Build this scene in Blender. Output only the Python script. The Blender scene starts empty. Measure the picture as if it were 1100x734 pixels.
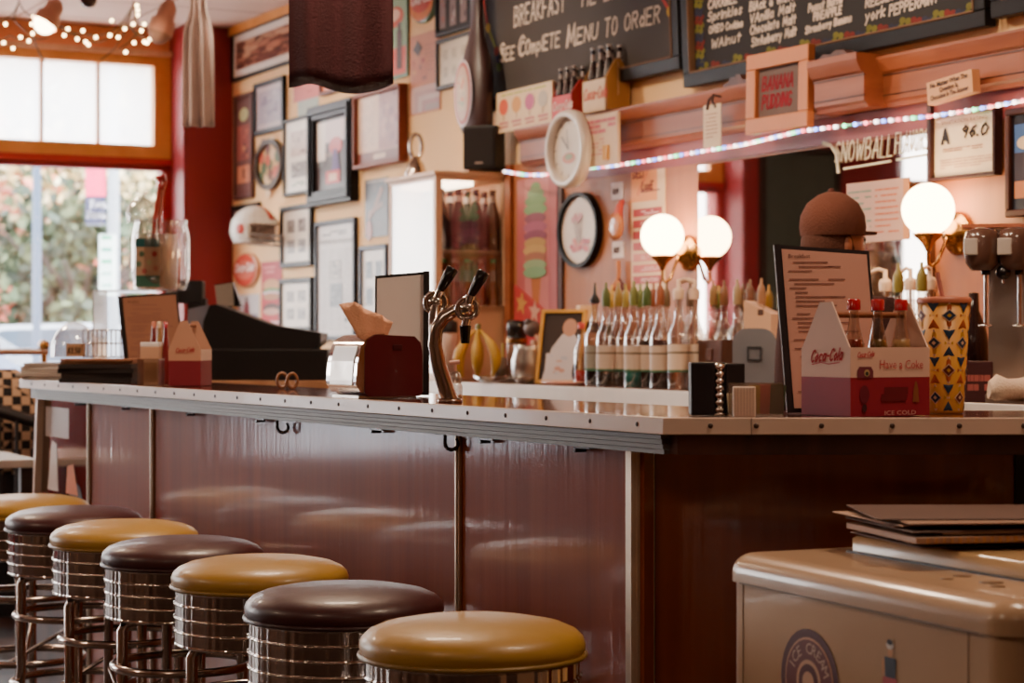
import bpy, bmesh, math, random
from mathutils import Matrix, Vector
random.seed(7)
PI = math.pi
F = 2200.0; H = 1.20; CX = 550.0; CY = 367.0
scene = bpy.context.scene
COL = scene.collection

# ------------------------------------------------------------------ maths
def at(px, py, d):
    return Vector(((px-CX)*d/F, d, H-(py-CY)*d/F))
def zat(py, d): return H-(py-CY)*d/F
WC = 10000.0; WV = -590.0
def _wp(px):
    d = WC/(px-WV); return Vector(((px-CX)*d/F, d))
_a = _wp(250); _b = _wp(1100)
T = (_b-_a).normalized()                 # along the back wall, towards the camera's right
N = Vector((T.y, -T.x)); 
if N.y > 0: N = -N                       # out of the back wall into the room
CORNER = _a.copy()
RW = math.atan2(T.y, T.x)
def hit(px, P0, Nn):
    r = Vector(((px-CX)/F, 1.0)); k = P0.dot(Nn)/r.dot(Nn); return r*k
def wall_pt(px, o=0.0):                  # ground point seen at column px on the plane o in front of the back wall
    return hit(px, CORNER+N*o, N)
def wall_s(px, o=0.0): return (wall_pt(px, o)-CORNER).dot(T)
def win_pt(px, o=0.0): return hit(px, CORNER+T*o, T)
def win_s(px, o=0.0): return (win_pt(px, o)-CORNER).dot(N)

# ------------------------------------------------------------------ colour / materials
def lin(c):
    out = []
    for v in c[:3]:
        v = v/255.0
        out.append(v/12.92 if v <= .04045 else ((v+.055)/1.055)**2.4)
    return (out[0], out[1], out[2], 1.0)
def newmat(name):
    m = bpy.data.materials.new(name); m.use_nodes = True
    nt = m.node_tree; b = nt.nodes['Principled BSDF']; return m, nt, b
def attr_mat(name, rough, metal=0.0, coat=0.0, spec=.5, bump=0.0, bscale=60, trans=0.0, noise=.06):
    m, nt, b = newmat(name)
    a = nt.nodes.new('ShaderNodeAttribute'); a.attribute_name = 'Col'
    tc = nt.nodes.new('ShaderNodeTexCoord'); n = nt.nodes.new('ShaderNodeTexNoise')
    n.inputs['Scale'].default_value = 9; nt.links.new(tc.outputs['Object'], n.inputs['Vector'])
    hs = nt.nodes.new('ShaderNodeHueSaturation')
    mr = nt.nodes.new('ShaderNodeMapRange'); mr.inputs[3].default_value = 1-noise*2; mr.inputs[4].default_value = 1+noise*2
    nt.links.new(n.outputs[0], mr.inputs[0]); nt.links.new(mr.outputs[0], hs.inputs['Value'])
    nt.links.new(a.outputs['Color'], hs.inputs['Color']); nt.links.new(hs.outputs[0], b.inputs['Base Color'])
    b.inputs['Roughness'].default_value = rough; b.inputs['Metallic'].default_value = metal
    b.inputs['Coat Weight'].default_value = coat; b.inputs['Specular IOR Level'].default_value = spec
    if trans: b.inputs['Transmission Weight'].default_value = trans
    if bump:
        n2 = nt.nodes.new('ShaderNodeTexNoise'); n2.inputs['Scale'].default_value = bscale
        nt.links.new(tc.outputs['Object'], n2.inputs['Vector'])
        bp = nt.nodes.new('ShaderNodeBump'); bp.inputs['Strength'].default_value = bump; bp.inputs['Distance'].default_value = .01
        nt.links.new(n2.outputs[0], bp.inputs['Height']); nt.links.new(bp.outputs[0], b.inputs['Normal'])
    return m
def wood_mat(name, c1, c2, rough=.4, sc=(14, 14, 1.2), coat=0.0, bump=.15, spec=.5, bsc=3.0):
    m, nt, b = newmat(name)
    tc = nt.nodes.new('ShaderNodeTexCoord'); mp = nt.nodes.new('ShaderNodeMapping'); mp.inputs['Scale'].default_value = sc
    n = nt.nodes.new('ShaderNodeTexNoise'); n.inputs['Scale'].default_value = 1.0; n.inputs['Detail'].default_value = 7; n.inputs['Distortion'].default_value = .6
    r = nt.nodes.new('ShaderNodeValToRGB'); r.color_ramp.elements[0].position = .3; r.color_ramp.elements[1].position = .72
    r.color_ramp.elements[0].color = lin(c1); r.color_ramp.elements[1].color = lin(c2)
    nt.links.new(tc.outputs['Object'], mp.inputs[0]); nt.links.new(mp.outputs[0], n.inputs['Vector'])
    nt.links.new(n.outputs[0], r.inputs[0]); nt.links.new(r.outputs[0], b.inputs['Base Color'])
    b.inputs['Roughness'].default_value = rough; b.inputs['Coat Weight'].default_value = coat; b.inputs['Specular IOR Level'].default_value = spec
    if coat: b.inputs['Coat IOR'].default_value = 1.6; b.inputs['Coat Roughness'].default_value = .09
    n2 = nt.nodes.new('ShaderNodeTexNoise'); n2.inputs['Scale'].default_value = bsc; n2.inputs['Detail'].default_value = 4
    nt.links.new(mp.outputs[0], n2.inputs['Vector'])
    bp = nt.nodes.new('ShaderNodeBump'); bp.inputs['Strength'].default_value = bump; bp.inputs['Distance'].default_value = .004
    nt.links.new(n2.outputs[0], bp.inputs['Height']); nt.links.new(bp.outputs[0], b.inputs['Normal'])
    if coat: nt.links.new(bp.outputs[0], b.inputs['Coat Normal'])
    return m
def emit_mat(name, c, s):
    m, nt, b = newmat(name); b.inputs['Base Color'].default_value = lin(c)
    b.inputs['Emission Color'].default_value = lin(c); b.inputs['Emission Strength'].default_value = s
    b.inputs['Roughness'].default_value = .4
    return m
def glass_mat(name, tint, fac=.12, rough=.02):
    m = bpy.data.materials.new(name); m.use_nodes = True; nt = m.node_tree; nt.nodes.clear()
    o = nt.nodes.new('ShaderNodeOutputMaterial'); t = nt.nodes.new('ShaderNodeBsdfTransparent'); t.inputs[0].default_value = lin(tint)
    g = nt.nodes.new('ShaderNodeBsdfGlossy'); g.inputs['Roughness'].default_value = rough; g.inputs[0].default_value = (1, 1, 1, 1)
    lw = nt.nodes.new('ShaderNodeLayerWeight'); lw.inputs[0].default_value = .35
    mr = nt.nodes.new('ShaderNodeMapRange'); mr.inputs[3].default_value = fac; mr.inputs[4].default_value = .75
    nt.links.new(lw.outputs['Facing'], mr.inputs[0])
    pw = nt.nodes.new('ShaderNodeMath'); pw.operation = 'POWER'; pw.inputs[1].default_value = 1.0
    mx = nt.nodes.new('ShaderNodeMixShader'); nt.links.new(mr.outputs[0], pw.inputs[0]); nt.links.new(pw.outputs[0], mx.inputs[0])
    nt.links.new(t.outputs[0], mx.inputs[1]); nt.links.new(g.outputs[0], mx.inputs[2]); nt.links.new(mx.outputs[0], o.inputs[0])
    return m
M = {}
M['matte'] = attr_mat('matte_paint', .8)
M['satin'] = attr_mat('satin_paint', .45)
M['gloss'] = attr_mat('gloss_paint', .2, coat=.3)
M['clothy'] = attr_mat('woven_cloth', .95, bump=.3, bscale=180)
M['paper'] = attr_mat('printed_paper', .6, noise=.03)
M['framed'] = attr_mat('print_under_glass', .3, noise=.03, spec=.14)
M['framek'] = attr_mat('frame_lacquer', .42, spec=.16)
M['vinyl'] = attr_mat('vinyl_cushion', .42, coat=.12, bump=.12, bscale=25, noise=.05)
M['chalk'] = attr_mat('chalk_marks', .9, noise=.25)
M['enamel'] = attr_mat('painted_enamel', .28, coat=.3, noise=.04)
def metal_mat(name, c, rough, aniso=None):
    m, nt, b = newmat(name); b.inputs['Base Color'].default_value = lin(c); b.inputs['Metallic'].default_value = 1; b.inputs['Roughness'].default_value = rough
    tc = nt.nodes.new('ShaderNodeTexCoord'); n = nt.nodes.new('ShaderNodeTexNoise'); n.inputs['Scale'].default_value = 14
    nt.links.new(tc.outputs['Object'], n.inputs['Vector'])
    mr = nt.nodes.new('ShaderNodeMapRange'); mr.inputs[3].default_value = rough*.6; mr.inputs[4].default_value = rough*1.5
    nt.links.new(n.outputs[0], mr.inputs[0]); nt.links.new(mr.outputs[0], b.inputs['Roughness'])
    return m
M['chrome'] = metal_mat('chrome', (225, 215, 208), .09)
M['dchrome'] = metal_mat('worn_chrome', (190, 172, 160), .16)
M['steel'] = metal_mat('brushed_steel', (185, 175, 168), .32)
M['alu'] = metal_mat('aluminium_trim', (205, 185, 165), .42)
M['ribsteel'] = metal_mat('dull_ribbed_steel', (120, 100, 88), .42)
M['brass'] = metal_mat('brass', (190, 140, 80), .25)
def band_mat():
    m = metal_mat('ribbed_chrome_band', (215, 203, 194), .1); nt = m.node_tree; b = nt.nodes['Principled BSDF']
    tc = nt.nodes.new('ShaderNodeTexCoord'); mp = nt.nodes.new('ShaderNodeMapping'); mp.inputs['Scale'].default_value = (22, 22, .4); n = nt.nodes.new('ShaderNodeTexNoise'); n.inputs['Scale'].default_value = 1.6; n.inputs['Detail'].default_value = 1
    nt.links.new(tc.outputs['Object'], mp.inputs[0]); nt.links.new(mp.outputs[0], n.inputs['Vector']); bp = nt.nodes.new('ShaderNodeBump'); bp.inputs['Strength'].default_value = .9; bp.inputs['Distance'].default_value = .02
    nt.links.new(n.outputs[0], bp.inputs['Height']); nt.links.new(bp.outputs[0], b.inputs['Normal']); return m
M['bandchrome'] = band_mat()
M['mirror'] = metal_mat('mirror_silver', (232, 222, 215), .02)
M['glass'] = glass_mat('clear_glass', (250, 248, 245), .10)
M['bottle'] = glass_mat('bottle_glass', (238, 232, 226), .16)
M['pane'] = glass_mat('window_glass', (250, 250, 250), .05)
M['plastic'] = glass_mat('clear_plastic', (240, 236, 232), .22, .12)
M['frost'] = glass_mat('hazy_glass', (225, 210, 195), .2, .3)
M['barwood'] = wood_mat('bar_plywood', (126, 50, 16), (144, 62, 22), .55, (20, 20, .7), coat=.95, bump=.2, spec=.15, bsc=2.4)
M['darkwood'] = wood_mat('dark_wood', (60, 30, 20), (92, 48, 32), .45)
M['cornice'] = wood_mat('cornice_wood', (138, 72, 44), (168, 94, 58), .45, (1.5, 12, 14))
M['panel'] = wood_mat('rosy_panelling', (160, 94, 56), (182, 112, 66), .5, (10, 10, .8))
M['goldwood'] = wood_mat('golden_window_wood', (205, 130, 50), (225, 155, 75), .5, (4, 4, 4))
M['palewood'] = wood_mat('pale_wood', (205, 150, 110), (226, 176, 136), .5)
M['bulb'] = emit_mat('warm_bulb', (255, 214, 150), 14)
M['globe'] = emit_mat('glowing_opal_glass', (255, 214, 158), 15)
M['spotglow'] = emit_mat('spot_glow', (255, 226, 180), 12)
def led(c, nme): M[nme] = emit_mat('led_'+nme, c, 6)
led((255, 235, 235), 'lw'); led((120, 150, 255), 'lb'); led((255, 110, 120), 'lr'); led((120, 255, 170), 'lg')

# ------------------------------------------------------------------ mesh builder
class MB:
    def __init__(s):
        s.v = []; s.f = []; s.c = []; s.m = []; s.s = []; s.X = Matrix.Identity(4); s.slots = ['matte']
    def mat(s, k):
        if k not in s.slots: s.slots.append(k)
        return s.slots.index(k)
    def add(s, vs, fs, col=(200, 200, 200), k=None, smooth=False):
        b = len(s.v); mi = s.mat(k) if k else 0
        s.v += [tuple(s.X @ Vector(p)) for p in vs]
        for f in fs:
            s.f.append([b+i for i in f]); s.c.append(col); s.m.append(mi); s.s.append(smooth)
        return s
    def box(s, x0, x1, y0, y1, z0, z1, col=(200, 200, 200), k=None):
        vs = [(x, y, z) for x in (x0, x1) for y in (y0, y1) for z in (z0, z1)]
        return s.add(vs, [(0, 1, 3, 2), (4, 6, 7, 5), (0, 4, 5, 1), (2, 3, 7, 6), (0, 2, 6, 4), (1, 5, 7, 3)], col, k)
    def prism(s, pts, a, b, plane='xz', col=(200, 200, 200), k=None, smooth=False):
        n = len(pts)
        def P(p, h):
            if plane == 'xz': return (p[0], h, p[1])
            if plane == 'yz': return (h, p[0], p[1])
            return (p[0], p[1], h)
        vs = [P(p, a) for p in pts]+[P(p, b) for p in pts]
        s.add(vs, [tuple(range(n)), tuple(range(2*n-1, n-1, -1))], col, k, False)
        return s.add(vs, [(i, (i+1) % n, n+(i+1) % n, n+i) for i in range(n)], col, k, smooth)
    def lathe(s, prof, seg=24, at=(0, 0, 0), col=(200, 200, 200), k=None, smooth=True, axis='z', cap=True, sx=1, sy=1):
        vs = []
        for r, z in prof:
            for i in range(seg):
                a = 2*PI*i/seg; x = r*math.cos(a)*sx; y = r*math.sin(a)*sy
                p = (x, y, z) if axis == 'z' else ((x, -z, y) if axis == 'y' else (z, x, y))
                vs.append((p[0]+at[0], p[1]+at[1], p[2]+at[2]))
        fs = []
        for j in range(len(prof)-1):
            for i in range(seg):
                fs.append((j*seg+i, j*seg+(i+1) % seg, (j+1)*seg+(i+1) % seg, (j+1)*seg+i))
        s.add(vs, fs, col, k, smooth)
        if cap:
            for j in (0, len(prof)-1):
                if prof[j][0] > 1e-4:
                    s.add(vs[j*seg:(j+1)*seg], [tuple(range(seg))], col, k, False)
        return s
    def tube(s, pts, r, seg=10, col=(200, 200, 200), k=None, closed=False, cap=True):
        pts = [Vector(p) for p in pts]; n = len(pts); rs = r if isinstance(r, (list, tuple)) else [r]*n
        vs = []; up = None
        for i in range(n):
            if closed: d = pts[(i+1) % n]-pts[i-1]
            else: d = pts[min(i+1, n-1)]-pts[max(i-1, 0)]
            d = d.normalized() if d.length > 1e-9 else Vector((0, 0, 1))
            if up is None:
                up = Vector((0, 0, 1)) if abs(d.z) < .9 else Vector((1, 0, 0))
            a = (up-d*up.dot(d)).normalized(); up = a; b = d.cross(a)
            for j in range(seg):
                t = 2*PI*j/seg; vs.append(tuple(pts[i]+(a*math.cos(t)+b*math.sin(t))*rs[i]))
        fs = []
        for i in range(n if closed else n-1):
            q = (i+1) % n
            for j in range(seg): fs.append((i*seg+j, i*seg+(j+1) % seg, q*seg+(j+1) % seg, q*seg+j))
        s.add(vs, fs, col, k, True)
        if cap and not closed:
            s.add(vs[:seg], [tuple(range(seg))], col, k); s.add(vs[-seg:], [tuple(range(seg))], col, k)
        return s
    def ball(s, c, r, col=(200, 200, 200), k=None, seg=20, rings=12, sc=(1, 1, 1)):
        prof = [(r*math.sin(PI*i/rings), -r*math.cos(PI*i/rings)) for i in range(rings+1)]
        vs = []
        for rr, z in prof:
            for i in range(seg):
                a = 2*PI*i/seg; vs.append((c[0]+rr*math.cos(a)*sc[0], c[1]+rr*math.sin(a)*sc[1], c[2]+z*sc[2]))
        fs = [(j*seg+i, j*seg+(i+1) % seg, (j+1)*seg+(i+1) % seg, (j+1)*seg+i) for j in range(rings) for i in range(seg)]
        return s.add(vs, fs, col, k, True)
    # flat printed shapes on the local x-z plane at depth y (front faces -y)
    def rect(s, x0, x1, z0, z1, y, col, k=None):
        return s.add([(x0, y, z0), (x1, y, z0), (x1, y, z1), (x0, y, z1)], [(0, 1, 2, 3)], col, k)
    def poly(s, pts, y, col, k=None):
        return s.add([(p[0], y, p[1]) for p in pts], [tuple(range(len(pts)))], col, k)
    def disc(s, cx, cz, rx, rz, y, col, k=None, seg=28):
        return s.poly([(cx+rx*math.cos(2*PI*i/seg), cz+rz*math.sin(2*PI*i/seg)) for i in range(seg)], y, col, k)
    def ring(s, cx, cz, rx, rz, wx, wz, y0, y1, col, k=None, seg=36):
        vs = []
        for i in range(seg):
            a = 2*PI*i/seg; c = math.cos(a); q = math.sin(a)
            for (fx, fz, y) in ((rx, rz, y0), (rx, rz, y1), (rx-wx, rz-wz, y1), (rx-wx, rz-wz, y0)):
                vs.append((cx+fx*c, y, cz+fz*q))
        fs = []
        for i in range(seg):
            j = (i+1) % seg
            for e in range(4): fs.append((i*4+e, j*4+e, j*4+(e+1) % 4, i*4+(e+1) % 4))
        return s.add(vs, fs, col, k, False)
    def frame(s, x0, x1, z0, z1, w, y0, y1, col, k=None):
        s.box(x0, x1, y0, y1, z0, z0+w, col, k); s.box(x0, x1, y0, y1, z1-w, z1, col, k)
        s.box(x0, x0+w, y0, y1, z0+w, z1-w, col, k); return s.box(x1-w, x1, y0, y1, z0+w, z1-w, col, k)
    def lines(s, x0, x1, z0, z1, n, y, col, seed=1, fill=.55, k=None):
        rnd = random.Random(seed); h = (z1-z0)/n
        for i in range(n):
            x = x0; z = z1-(i+.5)*h
            while x < x1:
                w = min(rnd.uniform(.05, .3)*(x1-x0), x1-x)
                if rnd.random() < .85: s.rect(x, x+w, z-h*fill/2, z+h*fill/2, y, col, k)
                x += w+.02*(x1-x0)
        return s
    def text(s, t, x, z, size, y, col, align='CENTER', k=None, sx=1.0, shear=0.0, bold=0.0):
        cu = bpy.data.curves.new('t', 'FONT'); cu.body = t; cu.size = size; cu.align_x = align; cu.align_y = 'CENTER'
        cu.resolution_u = 2; cu.shear = shear; cu.offset = bold
        ob = bpy.data.objects.new('t', cu); COL.objects.link(ob)
        dg = bpy.context.evaluated_depsgraph_get(); me = bpy.data.meshes.new_from_object(ob.evaluated_get(dg))
        vs = [(x+v.co.x*sx, y, z+v.co.y) for v in me.vertices]; fs = [tuple(p.vertices) for p in me.polygons]
        s.add(vs, fs, col, k)
        bpy.data.meshes.remove(me); bpy.data.objects.remove(ob); bpy.data.curves.remove(cu)
        return s
    def stroke(s, pts, w, y, col, k=None):
        for a, b in zip(pts[:-1], pts[1:]):
            dx = b[0]-a[0]; dz = b[1]-a[1]; L = math.hypot(dx, dz)
            if L < 1e-6: continue
            ux, uz = dx/L, dz/L; e = w*.35; px, pz = -uz*w/2, ux*w/2
            A = (a[0]-ux*e, a[1]-uz*e); B = (b[0]+ux*e, b[1]+uz*e)
            s.add([(A[0]+px, y, A[1]+pz), (A[0]-px, y, A[1]-pz), (B[0]-px, y, B[1]-pz), (B[0]+px, y, B[1]+pz)], [(0, 1, 2, 3)], col, k)
        return s
    def hand(s, t, x, z, h, w, y, col, k='chalk', sx=1.0, slant=.08, jit=.04, rise=0.0, seed=3):
        """chalk handwriting: x,z = left end of the baseline, h = capital height"""
        rnd = random.Random(seed); u = h/6.0; cx = x; bz = z
        for ch in t:
            if ch == ' ': cx += 3.2*u*sx; bz += rise*3.2*u*sx; continue
            g = GL.get(ch) or GL.get(ch.upper())
            if not g: continue
            wid = 0
            for st in g:
                pp = []
                for (gx, gz) in st:
                    wid = max(wid, gx)
                    pp.append((cx+(gx+gz*slant*2)*u*sx+rnd.uniform(-jit, jit)*u*3, bz+gz*u+rnd.uniform(-jit, jit)*u*3))
                s.stroke(pp, w, y, col, k)
            cx += (wid+1.3)*u*sx; bz += rise*(wid+1.3)*u*sx
        return cx
    def wr(s, *a, **k):
        s.hand(*a, **k); return s
    def mesh(s, name):
        me = bpy.data.meshes.new(name); me.from_pydata(s.v, [], s.f)
        for k in s.slots: me.materials.append(M[k])
        at_ = me.color_attributes.new('Col', 'FLOAT_COLOR', 'CORNER')
        data = []
        cache = {}
        for f, c in zip(s.f, s.c):
            if c not in cache: cache[c] = lin(c)
            data += list(cache[c])*len(f)
        at_.data.foreach_set('color', data)
        me.polygons.foreach_set('material_index', s.m); me.polygons.foreach_set('use_smooth', s.s)
        me.update(); return me
    def build(s, name, parent=None, k=None, bevel=0, loc=(0, 0, 0), rz=0, bseg=2):
        if k: s.slots[0] = k
        o = bpy.data.objects.new(name, s.mesh(name)); COL.objects.link(o)
        o.parent = parent; o.location = loc; o.rotation_euler = (0, 0, rz)
        if bevel:
            b = o.modifiers.new('bevel', 'BEVEL'); b.width = bevel; b.segments = bseg; b.limit_method = 'ANGLE'; b.angle_limit = .7
        return o
def G(t):
    return [[tuple(float(q) for q in p.split(',')) for p in st.split()] for st in t.split('|')]
GL = {
'A': G('0,0 1.6,6 3.2,0|.6,2.2 2.7,2.2'), 'B': G('0,0 0,6 2,6 2.6,5 2,3.4 0,3.2|2,3.2 3,2 2.4,.4 0,0'),
'C': G('3,5 2,6 .8,5.4 0,3 .6,.8 1.8,0 3,.8'), 'D': G('0,0 0,6 1.6,5.6 3,3.4 2.4,1 0,0'),
'E': G('3,6 0,6 0,0 3,0|0,3.1 2.3,3.1'), 'F': G('3,6 0,6 0,0|0,3.1 2.3,3.1'),
'G': G('3,5 2,6 .8,5.4 0,3 .6,.8 1.8,0 3,.8 3,2.6 1.8,2.6'), 'H': G('0,0 0,6|3,0 3,6|0,3 3,3'),
'I': G('0,0 0,6'), 'J': G('2,6 2,1 1,0 0,1'), 'K': G('0,0 0,6|2.8,6 0,2.8 3,0'), 'L': G('0,6 0,0 2.6,0'),
'M': G('0,0 .5,6 1.9,1.6 3.3,6 3.9,0'), 'N': G('0,0 0,6 2.8,0 2.8,6'), 'O': G('1.5,6 .4,5 0,3 .5,.8 1.6,0 2.8,1 3.2,3 2.6,5.2 1.5,6'),
'P': G('0,0 0,6 2,6 2.8,4.8 2.2,3.2 0,2.9'), 'Q': G('1.5,6 .4,5 0,3 .5,.8 1.6,0 2.8,1 3.2,3 2.6,5.2 1.5,6|2,1.5 3.3,-.4'),
'R': G('0,0 0,6 2,6 2.8,4.8 2.2,3.3 0,3|1.2,3 3,0'), 'S': G('2.8,5.2 1.8,6 .5,5.4 .4,4.2 2.4,2.6 2.6,1 1.6,0 0,.7'),
'T': G('0,6 3.2,6|1.6,6 1.6,0'), 'U': G('0,6 0,1.2 1,0 2.2,.3 2.9,1.4 2.9,6'), 'V': G('0,6 1.5,0 3,6'),
'W': G('0,6 .9,0 2,4.4 3.1,0 4,6'), 'X': G('0,0 3,6|0,6 3,0'), 'Y': G('0,6 1.5,3.2 3,6|1.5,3.2 1.3,0'), 'Z': G('0,6 3,6 0,0 3,0'),
'a': G('2.4,3.4 1,3.9 0,2 .8,.1 2.3,1.2 2.5,3.8 2.6,0'), 'b': G('0,6 0,0|0,2 1.4,3.8 2.5,2 1.4,0 0,.6'), 'c': G('2.3,3.2 1,3.8 0,2 1,.1 2.3,.7'),
'd': G('2.4,6 2.4,0|2.4,2.6 1,3.8 0,2 1,.1 2.4,1'), 'e': G('.1,2 2.3,2.2 1.5,3.8 .3,3 .2,1 1.2,.1 2.4,.8'), 'f': G('2,5.6 1,5.6 .8,0|0,3.4 1.8,3.4'),
'g': G('2.4,3.4 1,3.9 0,2 1,.3 2.3,1.5|2.4,3.8 2.3,-1.4 1,-2 0,-1.4'), 'h': G('0,6 0,0|0,2.4 1.4,3.8 2.2,2.6 2.2,0'), 'i': G('0,3.8 0,0|0,5 .1,5.3'),
'k': G('0,6 0,0|2,3.8 .1,1.8 2.2,0'), 'l': G('0,6 0,0'), 'm': G('0,0 0,3.8 1.2,3.6 1.5,0|1.5,2.6 2.6,3.8 3.2,0'), 'n': G('0,0 0,3.8|0,2.6 1.3,3.8 2.2,2.8 2.2,0'),
'o': G('1.2,3.8 0,2 1.1,0 2.4,1.8 1.2,3.8'), 'p': G('0,3.8 0,-2|0,2.6 1.4,3.8 2.5,2 1.4,.1 0,.8'), 'r': G('0,3.8 0,0|0,2.4 1.6,3.8'),
's': G('2,3.4 .9,3.9 .3,2.9 1.9,1.2 1.1,0 0,.5'), 't': G('1,5.6 1,0|0,3.9 2.2,3.9'), 'u': G('0,3.8 .1,.6 1.2,0 2.2,1 2.2,3.8|2.2,1 2.4,0'),
'w': G('0,3.8 .7,0 1.6,3 2.4,0 3.1,3.8'), 'x': G('0,0 2.2,3.8|0,3.8 2.2,0'), 'y': G('0,3.8 1.2,.8|2.4,3.8 .6,-2'), 'z': G('0,3.8 2.2,3.8 0,0 2.2,0'), 'v': G('0,3.8 1.1,0 2.2,3.8'),
'0': G('1.3,6 .2,4.6 0,2 .9,0 2.2,1 2.6,4 1.3,6'), '1': G('0,4.6 1,6 1,0'), '2': G('0,5 1.2,6 2.4,4.8 0,0 2.6,0'), '3': G('0,5.6 2,6 2.2,4 .9,3.2 2.4,2 1.8,0 0,.5'),
'4': G('2,0 2,6 0,2 2.8,2'), '5': G('2.4,6 .2,6 0,3.4 1.8,3.4 2.3,1.4 1.2,0 0,.5'), '6': G('2.2,5.6 .9,4.4 0,1.8 1,0 2.3,1.2 1.6,3 .2,2.2'), '9': G('2.2,4.6 1.1,6 0,4.4 1,3 2.3,4.2 2.2,5 1.6,0'),
'.': G('0,0 .3,.2'), '&': G('2.6,0 .4,4.6 1.3,6 1.9,4.6 0,1.4 .9,0 2.6,2.2'), '$': G('2.4,4.8 1.4,5.4 .3,4.4 2.3,2 1.2,.6 0,1.2|1.3,6.4 1.3,-.4'), '-': G('0,2.6 1.8,2.6'),
'\'': G('0,6 0,5'), ':': G('0,1 0,1.4|0,3.2 0,3.6'),
}
def thing(name, label, cat, loc=(0, 0, 0), rz=0, group=None, kind=None):
    o = bpy.data.objects.new(name, None); COL.objects.link(o); o.location = loc; o.rotation_euler = (0, 0, rz)
    o.empty_display_size = .05; return tag(o, label, cat, group, kind)
def tag(o, label=None, cat=None, group=None, kind=None):
    if label: o['label'] = label
    if cat: o['category'] = cat
    if group: o['group'] = group
    if kind: o['kind'] = kind
    return o
def struct(o): o['kind'] = 'structure'; return o
def dup(root, loc, rz=None, label=None, swap=None):
    def cp(o, par):
        c = o.copy(); COL.objects.link(c)
        if par: c.parent = par
        for ch in [x for x in list(bpy.data.objects) if x.parent == o]: cp(ch, c)
        return c
    kids = {}
    r = root.copy(); COL.objects.link(r); r.location = loc
    if rz is not None: r.rotation_euler = (0, 0, rz)
    if label: r['label'] = label
    for ch in list(root.children): 
        c = cp(ch, r)
        if swap and c.name.split('.')[0] in swap: c.data = swap[c.name.split('.')[0]]
    return r
def V3(p2, z): return (p2.x, p2.y, z)
M['mirror_dark'] = metal_mat('dark_reflecting_panel', (150, 128, 118), .08)
M['leaf'] = attr_mat('leaves', .8)

M['stripglow'] = emit_mat('cabinet_glow', (255, 226, 190), 7)
# ------------------------------------------------------------------ room shell (room frame: x along back wall, -y into the room)
CZ = 3.02
RL = (CORNER.x, CORNER.y, 0)
def rb(mb, name, k=None, **kw): return struct(mb.build(name, k=k, loc=RL, rz=RW, **kw))
def ceil_mat():
    m, nt, b = newmat('ceiling_tiles'); tc = nt.nodes.new('ShaderNodeTexCoord')
    br = nt.nodes.new('ShaderNodeTexBrick'); br.offset = 0; br.inputs['Scale'].default_value = 1.0
    br.inputs['Brick Width'].default_value = .61; br.inputs['Row Height'].default_value = .61; br.inputs['Mortar Size'].default_value = .012
    br.inputs['Color1'].default_value = lin((226, 196, 178)); br.inputs['Color2'].default_value = lin((216, 184, 166)); br.inputs['Mortar'].default_value = lin((170, 130, 110))
    nt.links.new(tc.outputs['Object'], br.inputs['Vector']); nt.links.new(br.outputs[0], b.inputs['Base Color']); b.inputs['Roughness'].default_value = .9
    return m
def floor_mat():
    m, nt, b = newmat('floor_tiles'); tc = nt.nodes.new('ShaderNodeTexCoord')
    ck = nt.nodes.new('ShaderNodeTexChecker'); ck.inputs['Scale'].default_value = 3.3
    ck.inputs[1].default_value = lin((70, 50, 42)); ck.inputs[2].default_value = lin((38, 28, 26))
    nt.links.new(tc.outputs['Object'], ck.inputs[0]); nt.links.new(ck.outputs[0], b.inputs['Base Color']); b.inputs['Roughness'].default_value = .5
    return m
def wall_mat(name, c1, c2, rough=.75):
    m, nt, b = newmat(name); tc = nt.nodes.new('ShaderNodeTexCoord'); n = nt.nodes.new('ShaderNodeTexNoise'); n.inputs['Scale'].default_value = 1.6; n.inputs['Detail'].default_value = 5
    r = nt.nodes.new('ShaderNodeValToRGB'); r.color_ramp.elements[0].color = lin(c1); r.color_ramp.elements[1].color = lin(c2)
    r.color_ramp.elements[0].position = .35; r.color_ramp.elements[1].position = .65
    nt.links.new(tc.outputs['Object'], n.inputs['Vector']); nt.links.new(n.outputs[0], r.inputs[0]); nt.links.new(r.outputs[0], b.inputs['Base Color']); b.inputs['Roughness'].default_value = rough
    n2 = nt.nodes.new('ShaderNodeTexNoise'); n2.inputs['Scale'].default_value = 90
    nt.links.new(tc.outputs['Object'], n2.inputs['Vector']); bp = nt.nodes.new('ShaderNodeBump'); bp.inputs['Strength'].default_value = .12; bp.inputs['Distance'].default_value = .005
    nt.links.new(n2.outputs[0], bp.inputs['Height']); nt.links.new(bp.outputs[0], b.inputs['Normal'])
    return m
M['ceil'] = ceil_mat(); M['floor'] = floor_mat()
M['cream'] = wall_mat('cream_wall_paint', (240, 190, 130), (246, 202, 146))
M['red'] = wall_mat('red_wall_paint', (138, 28, 34), (148, 34, 38), .5)
M['orange'] = wall_mat('orange_wall_paint', (222, 136, 84), (232, 148, 96))
M['warm'] = wall_mat('warm_room_paint', (150, 112, 88), (160, 122, 98))
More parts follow.
